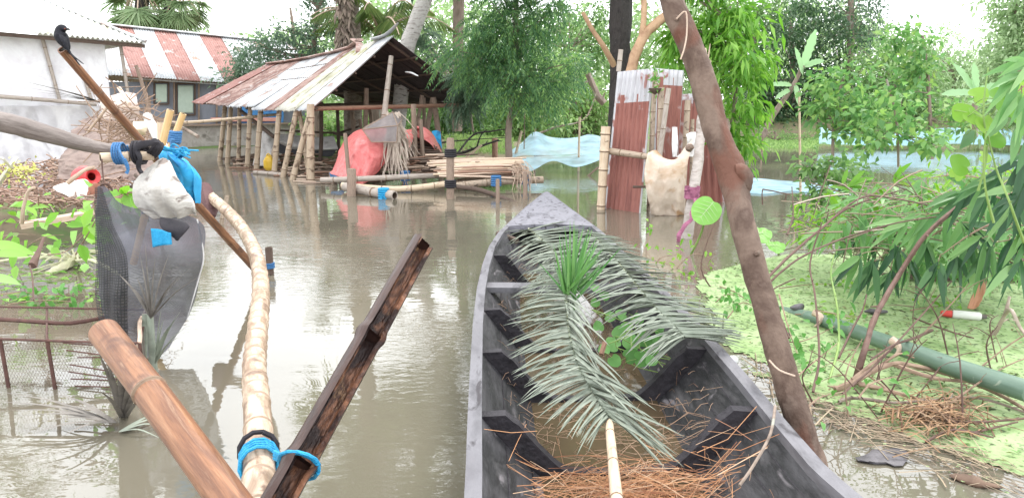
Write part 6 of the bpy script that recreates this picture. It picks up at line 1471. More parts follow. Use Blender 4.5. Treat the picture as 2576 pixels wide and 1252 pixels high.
tag(b.build('dry_twigs', pm('bank twigs', [(.16,.11,.08),(.34,.26,.19),(.08,.05,.04),(.5,.42,.34)], 3, .85, .3, island=.85)), 'dry twigs tangled among the leaves of the right bank', 'twigs', kind='stuff')
# near broad leaves at right edge
hearts('climbing_vine', 'climbing vine with big round lime green leaves at the right edge',
   [(2425,285,4.3,44,2.2),(2448,292,4.25,46,-1.0),(2482,312,4.2,50,-1.4),(2460,240,4.5,40,.5),(2520,250,4.2,62,.4),(2545,262,4.2,56,-.5),(2500,345,4.2,48,-1.2),(2418,415,4.3,50,2.6),(2405,440,4.5,30,1),(2550,225,4.3,50,.9),(2475,395,4.6,30,-.3),(2585,240,4.2,60,.2),(2570,290,4.1,46,-1.6)], M_blg, size=1.1, nrm=(-.1,-.85,.35))
o = leaves('broad_foliage', [tuple(P(2452,330,4.4)), tuple(P(2535,290,4.1)), tuple(P(2560,320,4.0)), tuple(P(2592,120,4.1)), tuple(P(2600,330,4.0))], [tuple(P(2405,378,4.3)-P(2452,330,4.4)), tuple(P(2500,360,4.0)-P(2560,300,4.1)), tuple(P(2545,400,3.9)-P(2560,320,4.0)), tuple(P(2530,210,4.1)-P(2600,120,4.1)), (-.3,0,-1)], [(0,-1,.5)]*5, [.17,.20,.22,.28,.22], [.07,.05,.055,.06,.06], M_bl, None, nseg=8, droop=.1, fold=.15, smooth=True); tag(o, 'cluster of dark green drooping broad leaves below the lime green vine', 'leaves')
# taro leaves
def bigleaf(label, px, py, d, w, h, an, mat, stemto=None, tilt=(0,-.8,.5), cat='taro leaf'):
    root = thing('taro_plant', label, cat, P(px,py,d)); b = MB(); c = P(px,py,d); N = 40; n_ = Vector(tilt).normalized()
    ax = Vector((cos(an),0,sin(an))); ax = (ax-n_*ax.dot(n_)).normalized(); sd = n_.cross(ax); rw, rh = w*d/FPX/2, h*d/FPX/2
    rings = 6
    for k in range(rings+1):
        q0 = k/rings
        for i in range(N):
            t = 2*pi*i/N; q = 1.0-.30*max(0,cos(t-pi))**8+.12*max(0,cos(t))**4; b.v.append(tuple(c+ax*(cos(t)*rh*q*q0)+sd*(sin(t)*rw*q*q0)+n_*(.005*cos(9*t)*q0*q0+.10*rw*q0*q0*cos(2*t))))
    for k in range(rings):
        for i in range(N): b.face([k*N+i, (k+1)*N+i, (k+1)*N+(i+1)%N, k*N+(i+1)%N])
    b.build('leaf', mat, root)
    v = MB()
    v.tube([c-ax*rh*.7+n_*.006, c+ax*rh*.95+n_*.006], [.006,.002], 4)
    for q in (-.55,-.25,.05,.35,.62):
        for sg in (-1,1): v.tube([c+ax*rh*q+n_*.006, c+ax*rh*(q+.28)+sd*(sg*rw*.85*(1-abs(q+.1)**2.2))+n_*.012], [.0035,.001], 4)
    v.build('vein', MAT['green stem'] if 0 else pm('leaf vein', [(.32,.46,.18),(.42,.56,.28)], 4, .5, 0), root)
    if stemto: 
        s = MB(); s.tube(smoothpath([c, c.lerp(stemto,.5)+Vector((.03,0,0)), stemto],4), .012, 7); s.build('stem', M_twig_green, root)
M_taro = leafmat('taro leaf', [(.14,.36,.06),(.22,.46,.10),(.28,.52,.14)], .35, .4)
bigleaf('big bright green taro leaf beside the base of the pale leaning trunk', 1778, 528, 7.9, 74, 84, -2.2, M_taro, G(1738,640,0))
bigleaf('bright taro leaf low behind the big foreground trunk', 1908, 588, 7.4, 74, 60, .3, M_taro, G(1960,640,0), (0,-.35,.9))
bigleaf('flat taro leaf lying on the water right of the trunk', 1945, 618, 7.0, 90, 50, 0, M_taro, None, (0,-.15,1))
# small bare shrub & leafy twigs beside boat
def leafy_twigs(label, paths, n, mat, L=(.03,.07), W=.022, name='sapling_twig', cat='twig', spread=.05):
    root = thing(name, label, cat, paths[0][0]); B = []
    for pts in paths:
        b = MB(); sp = smoothpath(pts,5); b.tube(sp, list(np.linspace(.006,.002,len(sp))), 5, wob=.3)
        b.build('stem', M_twig, root)
        for i in range(n): k = random.randrange(len(sp)//4, len(sp)); B.append(tuple(sp[k]+Vector((random.gauss(0,spread),random.gauss(0,spread),random.gauss(0,spread)))))
    m = len(B); D = rdir(m); D[:,2] -= .4
    leaves('foliage', B, D, np.tile([0,-.6,.8],(m,1))+rdir(m)*.5, RNG.uniform(L[0],L[1],m), W, mat, root, nseg=3, droop=.15)
leafy_twigs('scrubby leafy twigs growing from the water behind the right gunwale', [[P(1640,690,7.6),P(1660,650,7.6),P(1700,640,7.6),P(1730,620,7.6)],[P(1700,720,7.3),P(1690,670,7.4),P(1640,650,7.4),P(1610,600,7.5)],[P(1640,700,7.6),P(1625,640,7.6),P(1640,560,7.7)],[P(1680,700,7.4),P(1740,640,7.4),P(1790,650,7.4)],[P(1760,740,6.9),P(1740,700,7),P(1720,680,7)]], 14, M_blg, (.03,.09), .03)
leafy_twigs('small leafy vine twigs between the boat and the green bamboo', [[P(1800,760,5.6),P(1830,740,5.6),P(1880,750,5.6)],[P(1830,800,5.4),P(1870,760,5.5),P(1920,790,5.5)],[P(1810,720,6),P(1850,735,5.9),P(1900,770,5.8)]], 16, M_heart, (.04,.08), .035)
leafy_twigs('leafy stems hanging over the green bamboo beside the trunk', [[P(1920,840,4.6),P(1990,860,4.5),P(2040,850,4.5),P(2100,820,4.6)],[P(2000,950,4.0),P(2060,900,4.2),P(2110,860,4.4)],[P(1960,740,5),P(1985,830,4.6),P(2020,930,4.2)],[P(2050,780,5),P(2110,790,5),P(2180,800,5)]], 13, M_heart, (.035,.085), .035)
leafy_twigs('thin stemmed weeds with small leaves on the duckweed near the bottom', [[P(2020,1040,3.3),P(2060,1000,3.4),P(2120,985,3.5)],[P(2160,1000,3.6),P(2200,960,3.7),P(2290,940,3.9)]], 7, M_heart, (.03,.06), .03)
leafy_twigs('little green seedlings in front of the dark bamboo sprays', [[G(1960,725,.03),G(2040,715,.03),G(2120,715,.03)],[G(2290,780,.03),G(2360,770,.03),G(2400,780,.03)],[G(2000,790,.03),G(2080,790,.03),G(2150,800,.03)]], 26, M_blg, (.03,.07), .03, spread=.06)

# ================================================================ left bank plants
M_wp = leafmat('water plant leaf', [(.11,.28,.04),(.20,.42,.06),(.30,.52,.12),(.30,.50,.20)], .4, .45)
leafy_twigs('leafy water plants with long stems in front of the brushwood', [[G(0,560,.1),P(60,555,7),P(130,560,6.8)],[G(40,640,.1),P(100,600,6.2),P(160,590,6.1)],[G(180,620,.1),P(200,590,6.0),P(240,560,6.0)],[P(120,640,5.8),P(170,630,5.7),P(235,560,5.7)],[G(-20,600,.1),P(30,590,6.6),P(90,590,6.5)],[P(0,520,7.4),P(60,530,7.3),P(130,540,7.1)]], 9, M_wp, (.08,.20), .07, 'water_plant', 'water plant', .11)
leafy_twigs('bright leafy stem growing up beside the left edge of the netting', [[P(190,640,5.3),P(220,590,5.2),P(245,540,5.1),P(240,500,5.1)],[P(300,480,5.4),P(320,490,5.4),P(338,500,5.4)]], 9, M_wp, (.10,.2), .08, 'water_plant', 'water plant', .05)
leafy_twigs('small dark green creeper along the water above the wire trap', [[G(0,740,.05),G(60,735,.06),G(130,742,.05),G(190,738,.05)],[G(20,765,.04),G(110,755,.06),G(200,760,.04)]], 24, M_heart, (.05,.12), .04, 'creeper', 'creeper', .05)
leafy_twigs('low weeds at the foot of the brushwood on the left', [[P(-20,530,7.6),P(60,520,7.6),P(160,525,7.5),P(240,520,7.4)],[P(0,500,8),P(90,505,8),P(180,520,7.8)]], 22, M_wp, (.04,.09), .035, 'weeds', 'weeds', .12)
o = leaves('yam_foliage', [tuple(P(-30,612,6.1)),tuple(P(-20,640,5.9)),tuple(P(-30,695,5.3))], [(1,.1,-.22),(1,0,.02),(1,-.1,-.15)], [(0,-.4,1),(0,-.3,1),(0,-.4,1)], [.38,.30,.26], [.14,.14,.09], M_wp, None, nseg=9, droop=.08, fold=.12, smooth=True); tag(o, 'long bright green leaf blades entering at the left edge', 'leaf')
b = MB(); c = G(190,655,.05)
b.tube(smoothpath([G(120,690,.01), G(150,676,.03), G(180,658,.05), G(196,640,.08)],5), list(np.linspace(.035,.05,16)), 10, wob=.5)
for i in range(12): 
    a = i*.52; e = c+Vector((cos(a)*.35, sin(a)*.25, .04)); b.tube(smoothpath([c, c.lerp(e,.5)+Vector((0,0,.07)), e],3), .009, 5)
for e in (G(-20,660,.04), G(-20,640,.05), P(300,690,4.9)): b.tube(smoothpath([c, c.lerp(e,.5)+Vector((0,0,.05)), e],4), .014, 6)
for i in range(16): e = c+Vector((random.uniform(-.3,.4), random.uniform(-.5,-.1), -.03)); b.tube(smoothpath([c, c.lerp(e,.5)+Vector((0,0,.02)), e],3), .004, 4, cap=False)
tag(b.build('floating_root', pm('pale root stock', [(.42,.42,.22),(.58,.58,.38),(.55,.50,.36)], 6, .6, .4)), 'pale plant root stock floating with stems and rootlets spread on the water', 'root')
b = MB(); b.tube(smoothpath([P(110,600,5.8),P(95,640,5.6),P(80,668,5.45)],4), list(np.linspace(.012,.028,9)), 7, wob=.7); b.tube(smoothpath([P(75,668,5.4),P(82,700,5.2),P(84,755,5.0)],3), .006, 5); tag(b.build('dead_stick', M_twig_dark), 'dark rotten stick hanging over the floating root', 'stick')
n = 260; gx = RNG.uniform(-60,260,n); gy = RNG.uniform(540,760,n); pos = np.array([tuple(G(x,y,.02)) for x,y in zip(gx,gy)]); D = RNG.normal(size=(n,3)); D[:,2] *= .1
o = leaves('floating_leaves', pos, D, np.tile([0,0,1.0],(n,1))+rdir(n)*.15, RNG.uniform(.03,.13,n), RNG.uniform(.02,.07,n), M_wp, None, nseg=2); tag(o, 'leaves floating flat on the water by the left bank', 'leaves', kind='stuff')

# bits floating on the open water
n = 700; px_ = RNG.uniform(420,2000,n); py_ = 380+(RNG.uniform(0,1,n)**1.6)*900; pos = []
for a, c in zip(px_, py_):
    g = G(a, c, .004)
    if XL(g.y)-.06 < g.x < XR(g.y)+.06 and g.y < YT+.1: continue
    if mnoise.noise(Vector((g.x*.6, g.y*.35, 3))) < .02: continue
    pos.append(tuple(g))
m = len(pos); D = RNG.normal(size=(m,3)); D[:,2] *= .03
o = leaves('floating_bits', pos, D, np.tile([0,0,1.0],(m,1)), RNG.uniform(.008,.05,m), RNG.uniform(.004,.016,m), leafmat('floating bits', [(.05,.04,.025),(.16,.18,.06),(.30,.24,.14),(.45,.40,.30)], .1)); tag(o, 'leaf bits and scum floating on the open flood water', 'debris', kind='stuff')
# ================================================================ trees
L_dark = leafmat('leaf dark', [(.030,.065,.03),(.05,.10,.045),(.08,.15,.065)], .3)
L_mid = leafmat('leaf mid', [(.06,.13,.045),(.12,.22,.07),(.20,.33,.11)], .38)
L_lite = leafmat('leaf light', [(.12,.22,.07),(.22,.35,.12),(.36,.50,.20)], .40)
L_bright = leafmat('leaf bright', [(.09,.24,.04),(.18,.38,.06),(.32,.52,.12)], .40)
L_neem = leafmat('neem leaf', [(.06,.14,.07),(.10,.21,.10),(.16,.30,.12),(.26,.42,.12)], .38)
L_grey = leafmat('leaf grey green', [(.07,.12,.08),(.12,.19,.12),(.19,.27,.18)], .35)
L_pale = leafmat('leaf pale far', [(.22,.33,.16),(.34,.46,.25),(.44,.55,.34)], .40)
T = tree
# neem, centre
T('neem_tree', 'neem tree with feathery drooping leaves and a slim brown trunk right of the shed', trk((1281,398,17,18),(1279,330,17,17),(1290,235,17.1,15),(1296,120,17.3,13),(1300,-60,17.5,10)),
  [blob(1290,70,17.2,120,85,34),blob(1210,130,16.8,85,70,22),blob(1385,170,17.2,80,85,20),blob(1300,215,16.6,65,55,14),blob(1300,-60,17.2,150,80,26),blob(1360,40,17.5,80,70,10)],
  L_neem, M_bark, (.11,.032,.38), 17, .62, .35, 'spray', limb_r=.03, nlimb=9)
# dark trunk tree with high canopy
T('tall_dark_tree', 'tall tree with a thick nearly black trunk behind the latrine', trk((1552,420,14.5,46),(1552,330,14.5,46),(1560,200,14.5,52),(1562,0,14.6,54),(1565,-300,15,48),(1560,-700,16,40)),
  [blob(1500,-560,14.5,260,190,60),blob(1280,-420,14.5,220,230,60),blob(1720,-400,15,230,200,50),blob(1450,-200,16,240,120,40),blob(1120,-640,14,180,190,46),blob(1900,-700,14,240,180,34),blob(1060,-260,17,110,150,24)],
  L_dark, M_bark_black, (.26,.12), 40, .8, .3, limb_r=.06, nlimb=8)
# brown pruned branches behind the latrine
def limbs(name, label, segs, mat, cat='tree'):
    b = MB()
    for pts, r0, r1 in segs: sp = smoothpath(pts,5); b.tube(sp, list(np.linspace(r0,r1,len(sp))), 10, wob=.2)
    return tag(b.build(name, mat), label, cat)
M_cut = pm('orange brown bark', [(.36,.21,.12),(.48,.31,.19),(.26,.14,.08)], 4, .7, .5)

limbs('pruned_tree', 'forked orange brown tree rising behind the tin latrine', [([P(1570,520,13.2),P(1580,330,13),P(1588,180,13),P(1615,100,13),P(1650,60,13),P(1690,25,13),P(1740,-60,13)], .10,.075),([P(1612,110,13),P(1620,40,13),P(1618,-40,13.1),P(1612,-120,13.2)], .055,.045)], M_cut)
limbs('cut_branch', 'bare brown branch stub sticking up left of the black trunk', [([P(1545,165,14.4),P(1520,120,14.2),P(1490,75,14.1),P(1466,32,14)], .06,.035)], M_cut, 'branch')
T('mango_like_tree', 'bright green broad leaved tree right behind the big foreground trunk', trk((1830,470,13.2,16),(1822,380,13.1,14),(1845,300,13,12),(1850,180,13,10),(1840,60,13,8)),
  [blob(1850,110,12.9,80,110,44),blob(1850,280,12.9,58,100,30),blob(1770,60,13.2,60,70,14),blob(1715,120,13.4,50,60,12),blob(1860,400,12.8,36,50,8),blob(1770,-60,13,120,70,18)],
  L_bright, M_bark, (.21,.062), 32, .40, .4, limb_r=.025, nlimb=9, hang=.5, fold=.18)
T('neem_sapling', 'young thin tree with greyish leaves overlapping the right end of the shed roof', trk((1190,330,19.5,6),(1178,250,19,6),(1172,200,18.6,5)),
  [blob(1172,232,18.2,34,50,14),blob(1180,180,18.6,45,40,12),blob(1085,110,21,50,45,12)], L_grey, M_bark, (.12,.036,.3), 16, .42, .3, 'spray')
# palms at the left behind the tin house
def fan_palm(label, tr_, crown, n, R, matl, spread=(-.5,1.4), mb=M_bark_black, dead=0):
    root = thing('fan_palm', label, 'palm tree', tr_[0][0]); b = MB(); sp = smoothpath([p for p,r in tr_],4); b.tube(sp, [float(np.interp(i/4,range(len(tr_)),[r for p,r in tr_])) for i in range(len(sp))], 12, wob=.2); b.build('trunk', mb, root)
    B,D,N,Ls,pt = [],[],[],[],MB()
    for i in range(n):
        az = random.uniform(0,2*pi); el = random.uniform(*spread); d_ = Vector((cos(az)*cos(el), sin(az)*cos(el), sin(el))); L = R*random.uniform(.45,.6); c = crown+d_*L+Vector((0,0,-.12*L*(1.4-el)))
        pt.tube(smoothpath([crown, crown+d_*L*.5+Vector((0,0,.05)), c],2), .025, 4)
        f = (d_+Vector((0,0,-.35))).normalized(); s = f.cross(Vector((0,0,1))).normalized(); u = s.cross(f)
        for k in range(34):
            a = -2.0+4.0*k/33; dv = f*cos(a)+s*sin(a)+u*.12*random.uniform(-1,1); B.append(tuple(c)); D.append(tuple(dv)); N.append(tuple(u+Vector((random.gauss(0,.3),)*3))); Ls.append(R*.5*random.uniform(.85,1.1))
    pt.build('stalk', M_wood_pale, root)
    leaves('crown', B, D, N, np.array(Ls), R*.045, matl, root, nseg=3, droop=.22, fold=.2, prof=lambda t: max(.05,1-t**2))
    if dead:
        B,D,Ls = [],[],[]
        for i in range(dead):
            az = random.uniform(0,2*pi); c = crown+Vector((cos(az)*.35, sin(az)*.35, random.uniform(-1.2,.1))); B.append(tuple(c)); D.append((cos(az)*.35+random.gauss(0,.12), sin(az)*.35+random.gauss(0,.12), -1)); Ls.append(R*random.uniform(.35,.8))
        leaves('dead_fronds', B, D, rdir(dead), np.array(Ls), .05, leafmat('dead palm leaf', [(.16,.12,.08),(.30,.24,.16),(.24,.27,.14)], .2), root, nseg=3, droop=.1)
M_pl_ = leafmat('palmyra leaf', [(.13,.20,.09),(.20,.29,.14),(.28,.36,.20)], .3)
fan_palm('fan palm with drooping pale fronds just right of the white house roof', trk((330,200,32,30),(345,80,32,30),(360,-10,32,30)), P(352,-22,32), 24, 2.2, M_pl_, (-.9,1.2), dead=40)
fan_palm('fan palm behind the striped roof with a dark leaning trunk', trk((395,130,32,20),(408,70,32,22),(425,20,32,22),(440,-30,32,22)), P(450,-14,32), 20, 1.7, M_pl_, (-.9,1.2))
fan_palm('tall fan palm with a thick scaly trunk right behind the shed', trk((892,410,23,44),(888,250,23,46),(884,120,23,48),(876,0,23,52),(872,-200,23,46),(870,-520,23,40)), P(868,-560,23), 40, 3.4, M_pl_, (-.8,1.3), mb=pm('scaly palm bark', [(.10,.075,.06),(.20,.155,.125),(.30,.26,.22),(.06,.045,.04)], 5, .9, .9, (1,1,2.4), dist=.06), dead=0)
# old leaf bases sheath on the palm trunk left side
b = MB()
for i in range(150):
    c = P(random.uniform(846,884), random.uniform(-40,132), 22.6); e = c+Vector((random.uniform(-.12,.18), random.uniform(-.2,.0), random.uniform(-.4,-.15))); b.tube([c, c.lerp(e,.5)+Vector((0,-.04,0)), e], [.05,.05,.012], 5, flat=.3)
tag(b.build('leaf_bases', pm('palm fibre', [(.15,.11,.09),(.26,.20,.16),(.09,.07,.05),(.34,.28,.20)], 3, .9, .5, island=.7)), 'shaggy old leaf bases clinging to the left side of the scaly palm trunk', 'palm fibre')
def coco(label, tr_, fr, matl, mb, rest=None):
    root = thing('coconut_palm', label, 'palm tree', tr_[0][0]); b = MB(); sp = smoothpath([p for p,r in tr_],4); b.tube(sp, [float(np.interp(i/4,range(len(tr_)),[r for p,r in tr_]))*(1+.04*(i%2)) for i in range(len(sp))], 14, wob=.1); b.build('trunk', mb, root)
    cr = tr_[-1][0]; B,D,N,Ls = [],[],[],[]; rb = MB()
    for (az, el, L, dr) in fr:
        d_ = Vector((cos(az)*cos(el), sin(az)*cos(el), sin(el))); pts = [cr+d_*L*t+Vector((0,0,-dr*L*t*t)) for t in np.linspace(0,1,14)]; rb.tube(pts, list(np.linspace(.05,.012,14)), 5, cap=False)
        for k in range(46):
            t = .12+.88*k/45; i = min(int(t*13),12); p = pts[i].lerp(pts[i+1], t*13-i); tn = (pts[i+1]-pts[i]).normalized(); s = tn.cross(Vector((0,0,1)))
            s = s.normalized() if s.length > .05 else Vector((1,0,0))
            for sg in (-1,1): B.append(tuple(p)); D.append(tuple(s*sg*.8+tn*.45+Vector((0,0,-.75+random.gauss(0,.12))))); N.append(tuple(tn)); Ls.append(.75*sin(pi*min(1,.15+t*.8))*random.uniform(.8,1.1))
    rb.build('rib', M_wood_pale, root)
    leaves('frond', B, D, N, np.array(Ls), .045, matl, root, nseg=2, droop=.25)
    return root
M_palm_bark = pm('pale ringed palm bark', [(.34,.31,.28),(.50,.47,.44),(.20,.17,.15)], 4, .85, .7, (1,1,4), dist=.03, spots=((.14,.12,.10), 6, .6))
M_cf = leafmat('coconut leaf', [(.06,.11,.03),(.12,.18,.05),(.22,.27,.09)], .35)
fr = [(a, e, 4.2, .55) for a, e in ((-1.6,.2),(-1.0,.5),(-.4,.3),(.3,.6),(1.0,.4),(1.8,.6),(2.5,.3),(3.1,.5),(-2.2,.35),(-2.8,.7),(.8,1.1),(-.9,1.1),(2.2,1.1))]
coco('pale ringed coconut palm leaning right above the shed gable', trk((1000,330,20.5,36),(1020,140,20.5,38),(1042,70,20.5,37),(1075,-20,20.5,35),(1110,-150,20.5,32),(1135,-330,20.5,30)), fr, M_cf, M_palm_bark)
# hanging frond mass between the palms (young palm behind the ridge)
fr = [(a, e, 3.3, .62) for a, e in ((-1.6,.9),(-1.2,.6),(-.8,1.0),(-.3,.7),(.4,1.0),(1.2,.9),(2.1,1.0),(2.8,.7),(3.4,.9),(-2.4,.8),(-2.0,1.1))]
coco('low palm with long dark fronds arching behind the shed ridge', trk((950,330,24,30),(952,200,24,30),(955,90,24,30)), fr, M_cf, M_bark)
fr = [(a, e, 3.6, .75) for a, e in ((-1.6,.6),(-1.9,.9),(-1.2,.8),(-.6,.7),(0,.9),(1.0,.9),(2.2,.9),(-2.6,.7),(3.1,.8))]
coco('palm with pale hanging fronds at the top centre, right of the ringed coconut palm', trk((1150,330,23.5,26),(1152,100,23.5,26),(1155,-60,23.5,26)), fr, leafmat('pale frond', [(.20,.19,.09),(.33,.31,.18),(.42,.40,.26)], .3), M_bark)
# small leaved tree behind the shed at left
T('round_leaved_tree', 'dark small leaved spreading tree between the striped roof and the shed ridge', trk((800,360,25,14),(795,200,25,14),(790,120,25,12),(800,20,25,10)),
  [blob(640,150,24,75,50,30),blob(740,120,24.5,90,60,34),blob(700,190,23.5,110,28,24),blob(800,40,25,65,70,26),blob(770,-60,25,60,55,12),blob(590,190,23.4,35,22,8)], L_grey, M_bark, (.15,.065), 52, .55, .25, limb_r=.05, nlimb=14)
T('feathery_tree', 'faint feathery tree against the white sky left of the scaly palm', trk((745,300,34,8),(740,100,34,8),(730,20,34,6)),
  [blob(725,60,34,40,70,14),blob(760,150,34,60,40,14)], L_pale, M_bark, (.16,.05), 22, .5, .3, limb_r=.02, nlimb=3)
# far / mid background masses
bgk = [
 ('leafy_tree','pale green bushy tree on the bank behind the neem trunk',[(1300,340,29,10),(1300,260,29,9)],[blob(1230,290,28,90,45,34),blob(1360,300,28.5,90,45,34),blob(1300,240,29,120,50,30)],L_lite),
 ('leafy_tree','grey green bush left of the black trunk on the far bank',[(1460,350,30,9),(1460,270,30,9)],[blob(1450,250,30,70,60,32),blob(1500,310,30.5,45,30,14),blob(1420,190,31,60,60,20)],L_lite),
 ('leafy_tree','bright hazy tree high between the neem and the black trunk',[(1440,320,33,10),(1430,120,33,10)],[blob(1440,130,33,80,80,30),blob(1400,60,34,45,30,8),blob(1490,80,33,40,60,12)],L_mid),
 ('leafy_tree','light green tree seen just right of the shed between roof and neem',[(1160,370,27,10),(1160,280,27,10)],[blob(1150,300,26.5,60,45,26),blob(1120,150,27,60,60,20),blob(1040,300,28,90,35,24)],L_mid),
 ('leafy_tree','dim green bushes seen through the shed between its posts',[(900,380,29,10),(900,330,29,9)],[blob(820,320,29,60,35,22),blob(930,315,29.5,80,35,26)],L_lite),
 ('dark_leafy_tree','large dark evergreen tree behind the banana plant',[(2000,345,37,14),(1995,200,37,14),(1990,60,37,10)],[blob(1960,170,36,80,120,60),blob(2040,90,37,110,90,50),blob(1910,280,35,60,70,30),blob(1990,300,35.5,70,45,30),blob(2090,230,36.5,80,90,40)],L_dark),
 ('dark_leafy_tree','tall dark tree with a straight trunk at the top right of the banana plant',[(2130,330,40,18),(2138,200,40,18),(2140,40,40,16),(2142,-120,40,12)],[blob(2100,20,40,110,60,34),blob(2180,60,40,60,50,20),blob(2140,-110,40,120,70,26)],L_grey),
 ('leafy_tree','mid green tree between the banana plant and the pale trees',[(2250,345,34,12),(2250,200,34,10)],[blob(2230,190,34,80,80,40),blob(2200,290,33,80,50,32),blob(2290,260,34,60,70,28)],L_mid),
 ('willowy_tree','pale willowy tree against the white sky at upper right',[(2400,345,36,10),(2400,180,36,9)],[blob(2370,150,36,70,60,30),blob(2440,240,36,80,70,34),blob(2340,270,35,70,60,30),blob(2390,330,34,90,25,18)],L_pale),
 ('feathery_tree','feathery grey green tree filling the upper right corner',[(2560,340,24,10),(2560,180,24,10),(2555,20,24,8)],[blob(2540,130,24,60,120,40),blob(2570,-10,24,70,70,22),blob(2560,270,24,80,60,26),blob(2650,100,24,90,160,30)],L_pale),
 ('leafy_tree','yellow green bush on the far bank right of the blue net',[(2500,350,30,9),(2500,290,30,9)],[blob(2500,300,30,90,40,26),blob(2600,310,29,70,40,20)],L_lite),
 ('leafy_tree','hazy tree top left of the tall dark straight trunk',[(1900,340,42,10),(1900,100,42,10)],[blob(1880,60,42,60,60,20),blob(1960,20,42,70,30,14)],L_mid),
]
for nm, lb, tk, bl, lm in bgk:
    bl = [(c_, a_*1.15, b_*1.1, d_*1.15, int(n_*1.5)) for c_, a_, b_, d_, n_ in bl]
    T(nm, lb, trk(*tk), bl, lm, M_bark, (.21,.095), 44, .85, .25, limb_r=.05, nlimb=7)
T('shore_shrub', 'low dark shrub hugging the far waterline below the dark evergreen', trk((1950,352,31,6),(1950,330,31,6)), [blob(1905,335,31,60,16,16),blob(1990,342,31,60,12,14)], L_mid, M_bark, (.12,.05), 24, .35)
# young broad leaved saplings right of centre
M_bd = leafmat('sapling leaf', [(.07,.17,.06),(.13,.27,.09),(.20,.36,.12),(.33,.47,.13)], .42)
saps = [('young tree with light broad leaves over the middle of the far right net', [(2345,400,11.5,10),(2340,300,11.5,9),(2332,170,11.5,8),(2320,90,11.5,6)], [blob(2300,110,11.4,80,45,20),blob(2330,200,11.4,90,60,26),blob(2390,300,11.3,60,40,14)]),
        ('young tree with dense mid green leaves left of the far right net', [(2095,420,10.5,7),(2098,300,10.5,7),(2120,200,10.5,6)], [blob(2130,220,10.4,85,60,30),blob(2080,290,10.3,60,45,18),blob(2190,300,10.4,80,50,24)]),
        ('slim sapling with leaves hanging over the blue net', [(2260,420,9.5,6),(2255,300,9.5,6),(2230,200,9.5,5)], [blob(2230,290,9.4,80,60,24),blob(2330,360,9.2,50,22,8),blob(2150,350,9.4,40,22,7)]),
        ('bushy low sapling in the water below the mid green young tree', [(2060,540,7.6,8),(2075,450,7.6,7),(2085,400,7.6,6)], [blob(2085,430,7.5,60,36,20),blob(2075,490,7.4,50,36,16),blob(2140,440,7.8,50,25,8)])]
for i, (lb, tk, bl) in enumerate(saps):
    T('sapling', lb, trk(*tk), bl, M_bd if i != 3 else L_mid, M_bark, (.115,.075) if i < 3 else (.09,.05), 17, .26, .2, limb_r=.014, nlimb=7, hang=.15, group='saplings standing in the flood')
# far wood that closes the view
def far_wood():
    xs = [380,450,620,760,900,1100,1300,1500,1700,1850,2000,2150,2260,2350,2450,2550,2700,3200]; ys = [130,112,104,76,0,0,30,50,10,0,-10,20,90,140,165,100,10,-20]
    n = 64000; x = RNG.uniform(380,3200,n); d = RNG.uniform(44,60,n); B = []
    top = np.interp(x, xs, ys)
    for i in range(n):
        t = top[i]+70*mnoise.noise(Vector((x[i]*.012, d[i]*.11, 0)))+40*mnoise.noise(Vector((x[i]*.04, d[i]*.3, 5)))
        y = random.uniform(t, 352)
        p = P(x[i], y, d[i])
        if mnoise.noise(p*.55+Vector((3,0,0))) < -.28: continue
        B.append(tuple(p))
    B = np.array(B); m = len(B); D = rdir(m); D[:,2] -= .2
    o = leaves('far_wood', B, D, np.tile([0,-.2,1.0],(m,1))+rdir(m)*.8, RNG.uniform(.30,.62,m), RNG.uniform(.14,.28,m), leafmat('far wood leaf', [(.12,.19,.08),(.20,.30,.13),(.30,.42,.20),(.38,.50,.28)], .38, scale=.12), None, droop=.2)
    tag(o, 'pale far-off wood closing the view behind the flooded land', 'wood', kind='stuff')
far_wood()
# banana
def banana(name, label, stem, lv, mat, r=.09):
    root = thing(name, label, 'banana plant', stem[0]); b = MB(); sp = smoothpath(stem,4); b.tube(sp, list(np.linspace(r,r*.6,len(sp))), 9, wob=.2); b.build('stem', M_bark, root)
    for (a, c, w, dr) in lv:
        leaves('leaf', [tuple(a)], [tuple(c-a)], [(.1,-.8,.5)], [(c-a).length], [w*.5], mat, root, nseg=12, droop=dr, fold=.1, prof=lambda t: (min(1,t*5))*(1-max(0,t-.75)*3.2)*(.9+.12*sin(t*40)), smooth=True)
M_bn = leafmat('banana leaf', [(.24,.42,.20),(.34,.52,.28)], .4, .4)
banana('banana_plant', 'leaning banana plant with torn pale leaves before the dark trees', [G(1922,362,0)*0+P(1918,345,22), P(1945,290,22), P(1990,225,22), P(2020,165,22)],
   [(P(2018,170,22),P(2052,75,22),.55,0),(P(2020,190,22),P(2000,110,21.5),.45,.1),(P(1995,215,22),P(1935,205,21.6),.35,.1),(P(1990,225,22),P(1950,240,21.6),.32,.15),(P(2020,170,22),P(2075,140,22),.4,.2),(P(2000,210,22),P(2010,260,21.6),.35,.1)], M_bn)
banana('banana_plant', 'pale banana plant at the far right behind the dark green stems', [P(2450,345,20),P(2452,270,20),P(2455,230,20)],
   [(P(2455,235,20),P(2400,150,20),.5,.1),(P(2455,235,20),P(2370,225,19.5),.45,.1),(P(2455,235,20),P(2520,200,20),.5,.2),(P(2455,232,20),P(2450,150,20),.5,.1),(P(2455,240,20),P(2540,260,19.5),.45,.15)], M_bn)
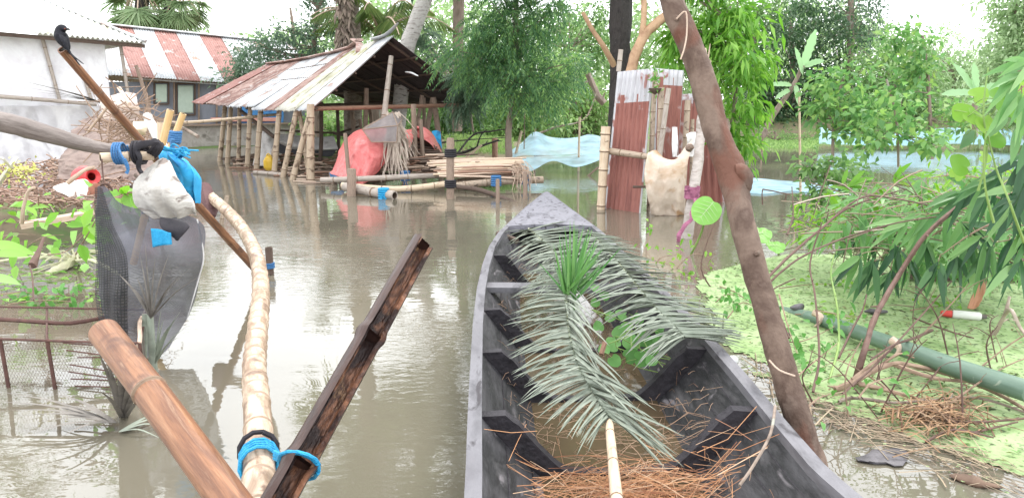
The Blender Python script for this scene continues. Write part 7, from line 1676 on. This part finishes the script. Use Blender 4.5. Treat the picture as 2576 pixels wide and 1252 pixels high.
# trees out of the top of the frame at the left, reflected in the water
T('tall_tree', 'tall tree whose high crown reaches over the white house', trk((-260,300,17,26),(-250,-100,17,24),(-200,-500,17,20),(-120,-800,17,14)), [blob(-100,-520,16.5,230,150,36),blob(160,-760,16,200,140,26),blob(-250,-300,17,160,120,20),blob(250,-480,17,80,70,7)], L_mid, M_bark, (.17,.07), 24, .55, .3, limb_r=.05, nlimb=8)
T('tall_tree', 'tall tree whose high crown stands over the far right bank', trk((2750,300,18,26),(2740,-200,18,24),(2650,-500,18,18)), [blob(2500,-420,17.5,260,150,34),blob(2250,-330,18,130,90,12),blob(2750,-300,18,220,200,30)], L_mid, M_bark, (.17,.07), 24, .55, .3, limb_r=.05, nlimb=8)
# green banks
def bank(label, regs, n, mat, L=(.12,.35), W=.03, up=1.0, name='bank_grass'):
    B = []
    for (x0,y0,x1,y1) in regs:
        for i in range(n):
            g = G(random.uniform(x0,x1), random.uniform(y0,y1), .05); h = ground_h(g.x,g.y)
            B.append((g.x, g.y, max(0,min(h, .6))))
    B = np.array(B); m = len(B); D = rdir(m)*.6; D[:,2] = np.abs(D[:,2])+up
    o = leaves(name, B, D, rdir(m)+np.array([0,-1,0]), RNG.uniform(L[0],L[1],m), W, mat, None, nseg=2, droop=.3); tag(o, label, 'grass', kind='stuff')
bank('bright green grass and weeds on the low bank behind the raft', [(1120,352,1290,394)], 5200, leafmat('pale grass', [(.16,.26,.08),(.26,.38,.13),(.36,.46,.20)], .35), (.08,.28), .025)
bank('weeds along the far bank in the middle', [(1080,338,1560,352)], 4200, L_lite, (.2,.6), .05)
bank('floating weeds along the far right waterline', [(1860,345,2060,372),(2040,352,2576,358)], 2200, L_lite, (.08,.22), .05)
bank('weeds on the left bank round the brushwood heap', [(-250,440,330,520)], 1600, L_lite, (.05,.16), .02)
bank('green plants behind the shed', [(740,345,1010,372)], 2600, L_lite, (.2,.5), .04)
# bare branches in front of the middle bank
br('dry_branches', 'bare fallen dark branches lying over the bank right of the shed', [([P(1098,398,20),P(1160,385,20),P(1210,368,20),P(1255,352,20)], .05,.02),([P(1150,388,20),P(1190,340,20.5),P(1240,330,20.5),P(1290,322,20.5)], .03,.012),([P(1200,368,20),P(1210,340,20),P(1225,326,20)], .025,.01),([P(1100,360,20.5),P(1180,352,20.5),P(1290,345,21)], .02,.01)], M_bark_black)
br('dry_branches', 'fallen brown branch tangle on the bank between neem and black trunk', [([P(1330,345,23),P(1400,320,23),P(1470,300,23),P(1500,235,23.5)], .035,.015),([P(1480,185,24),P(1500,235,24),P(1520,260,24)], .09,.12)], M_bark)
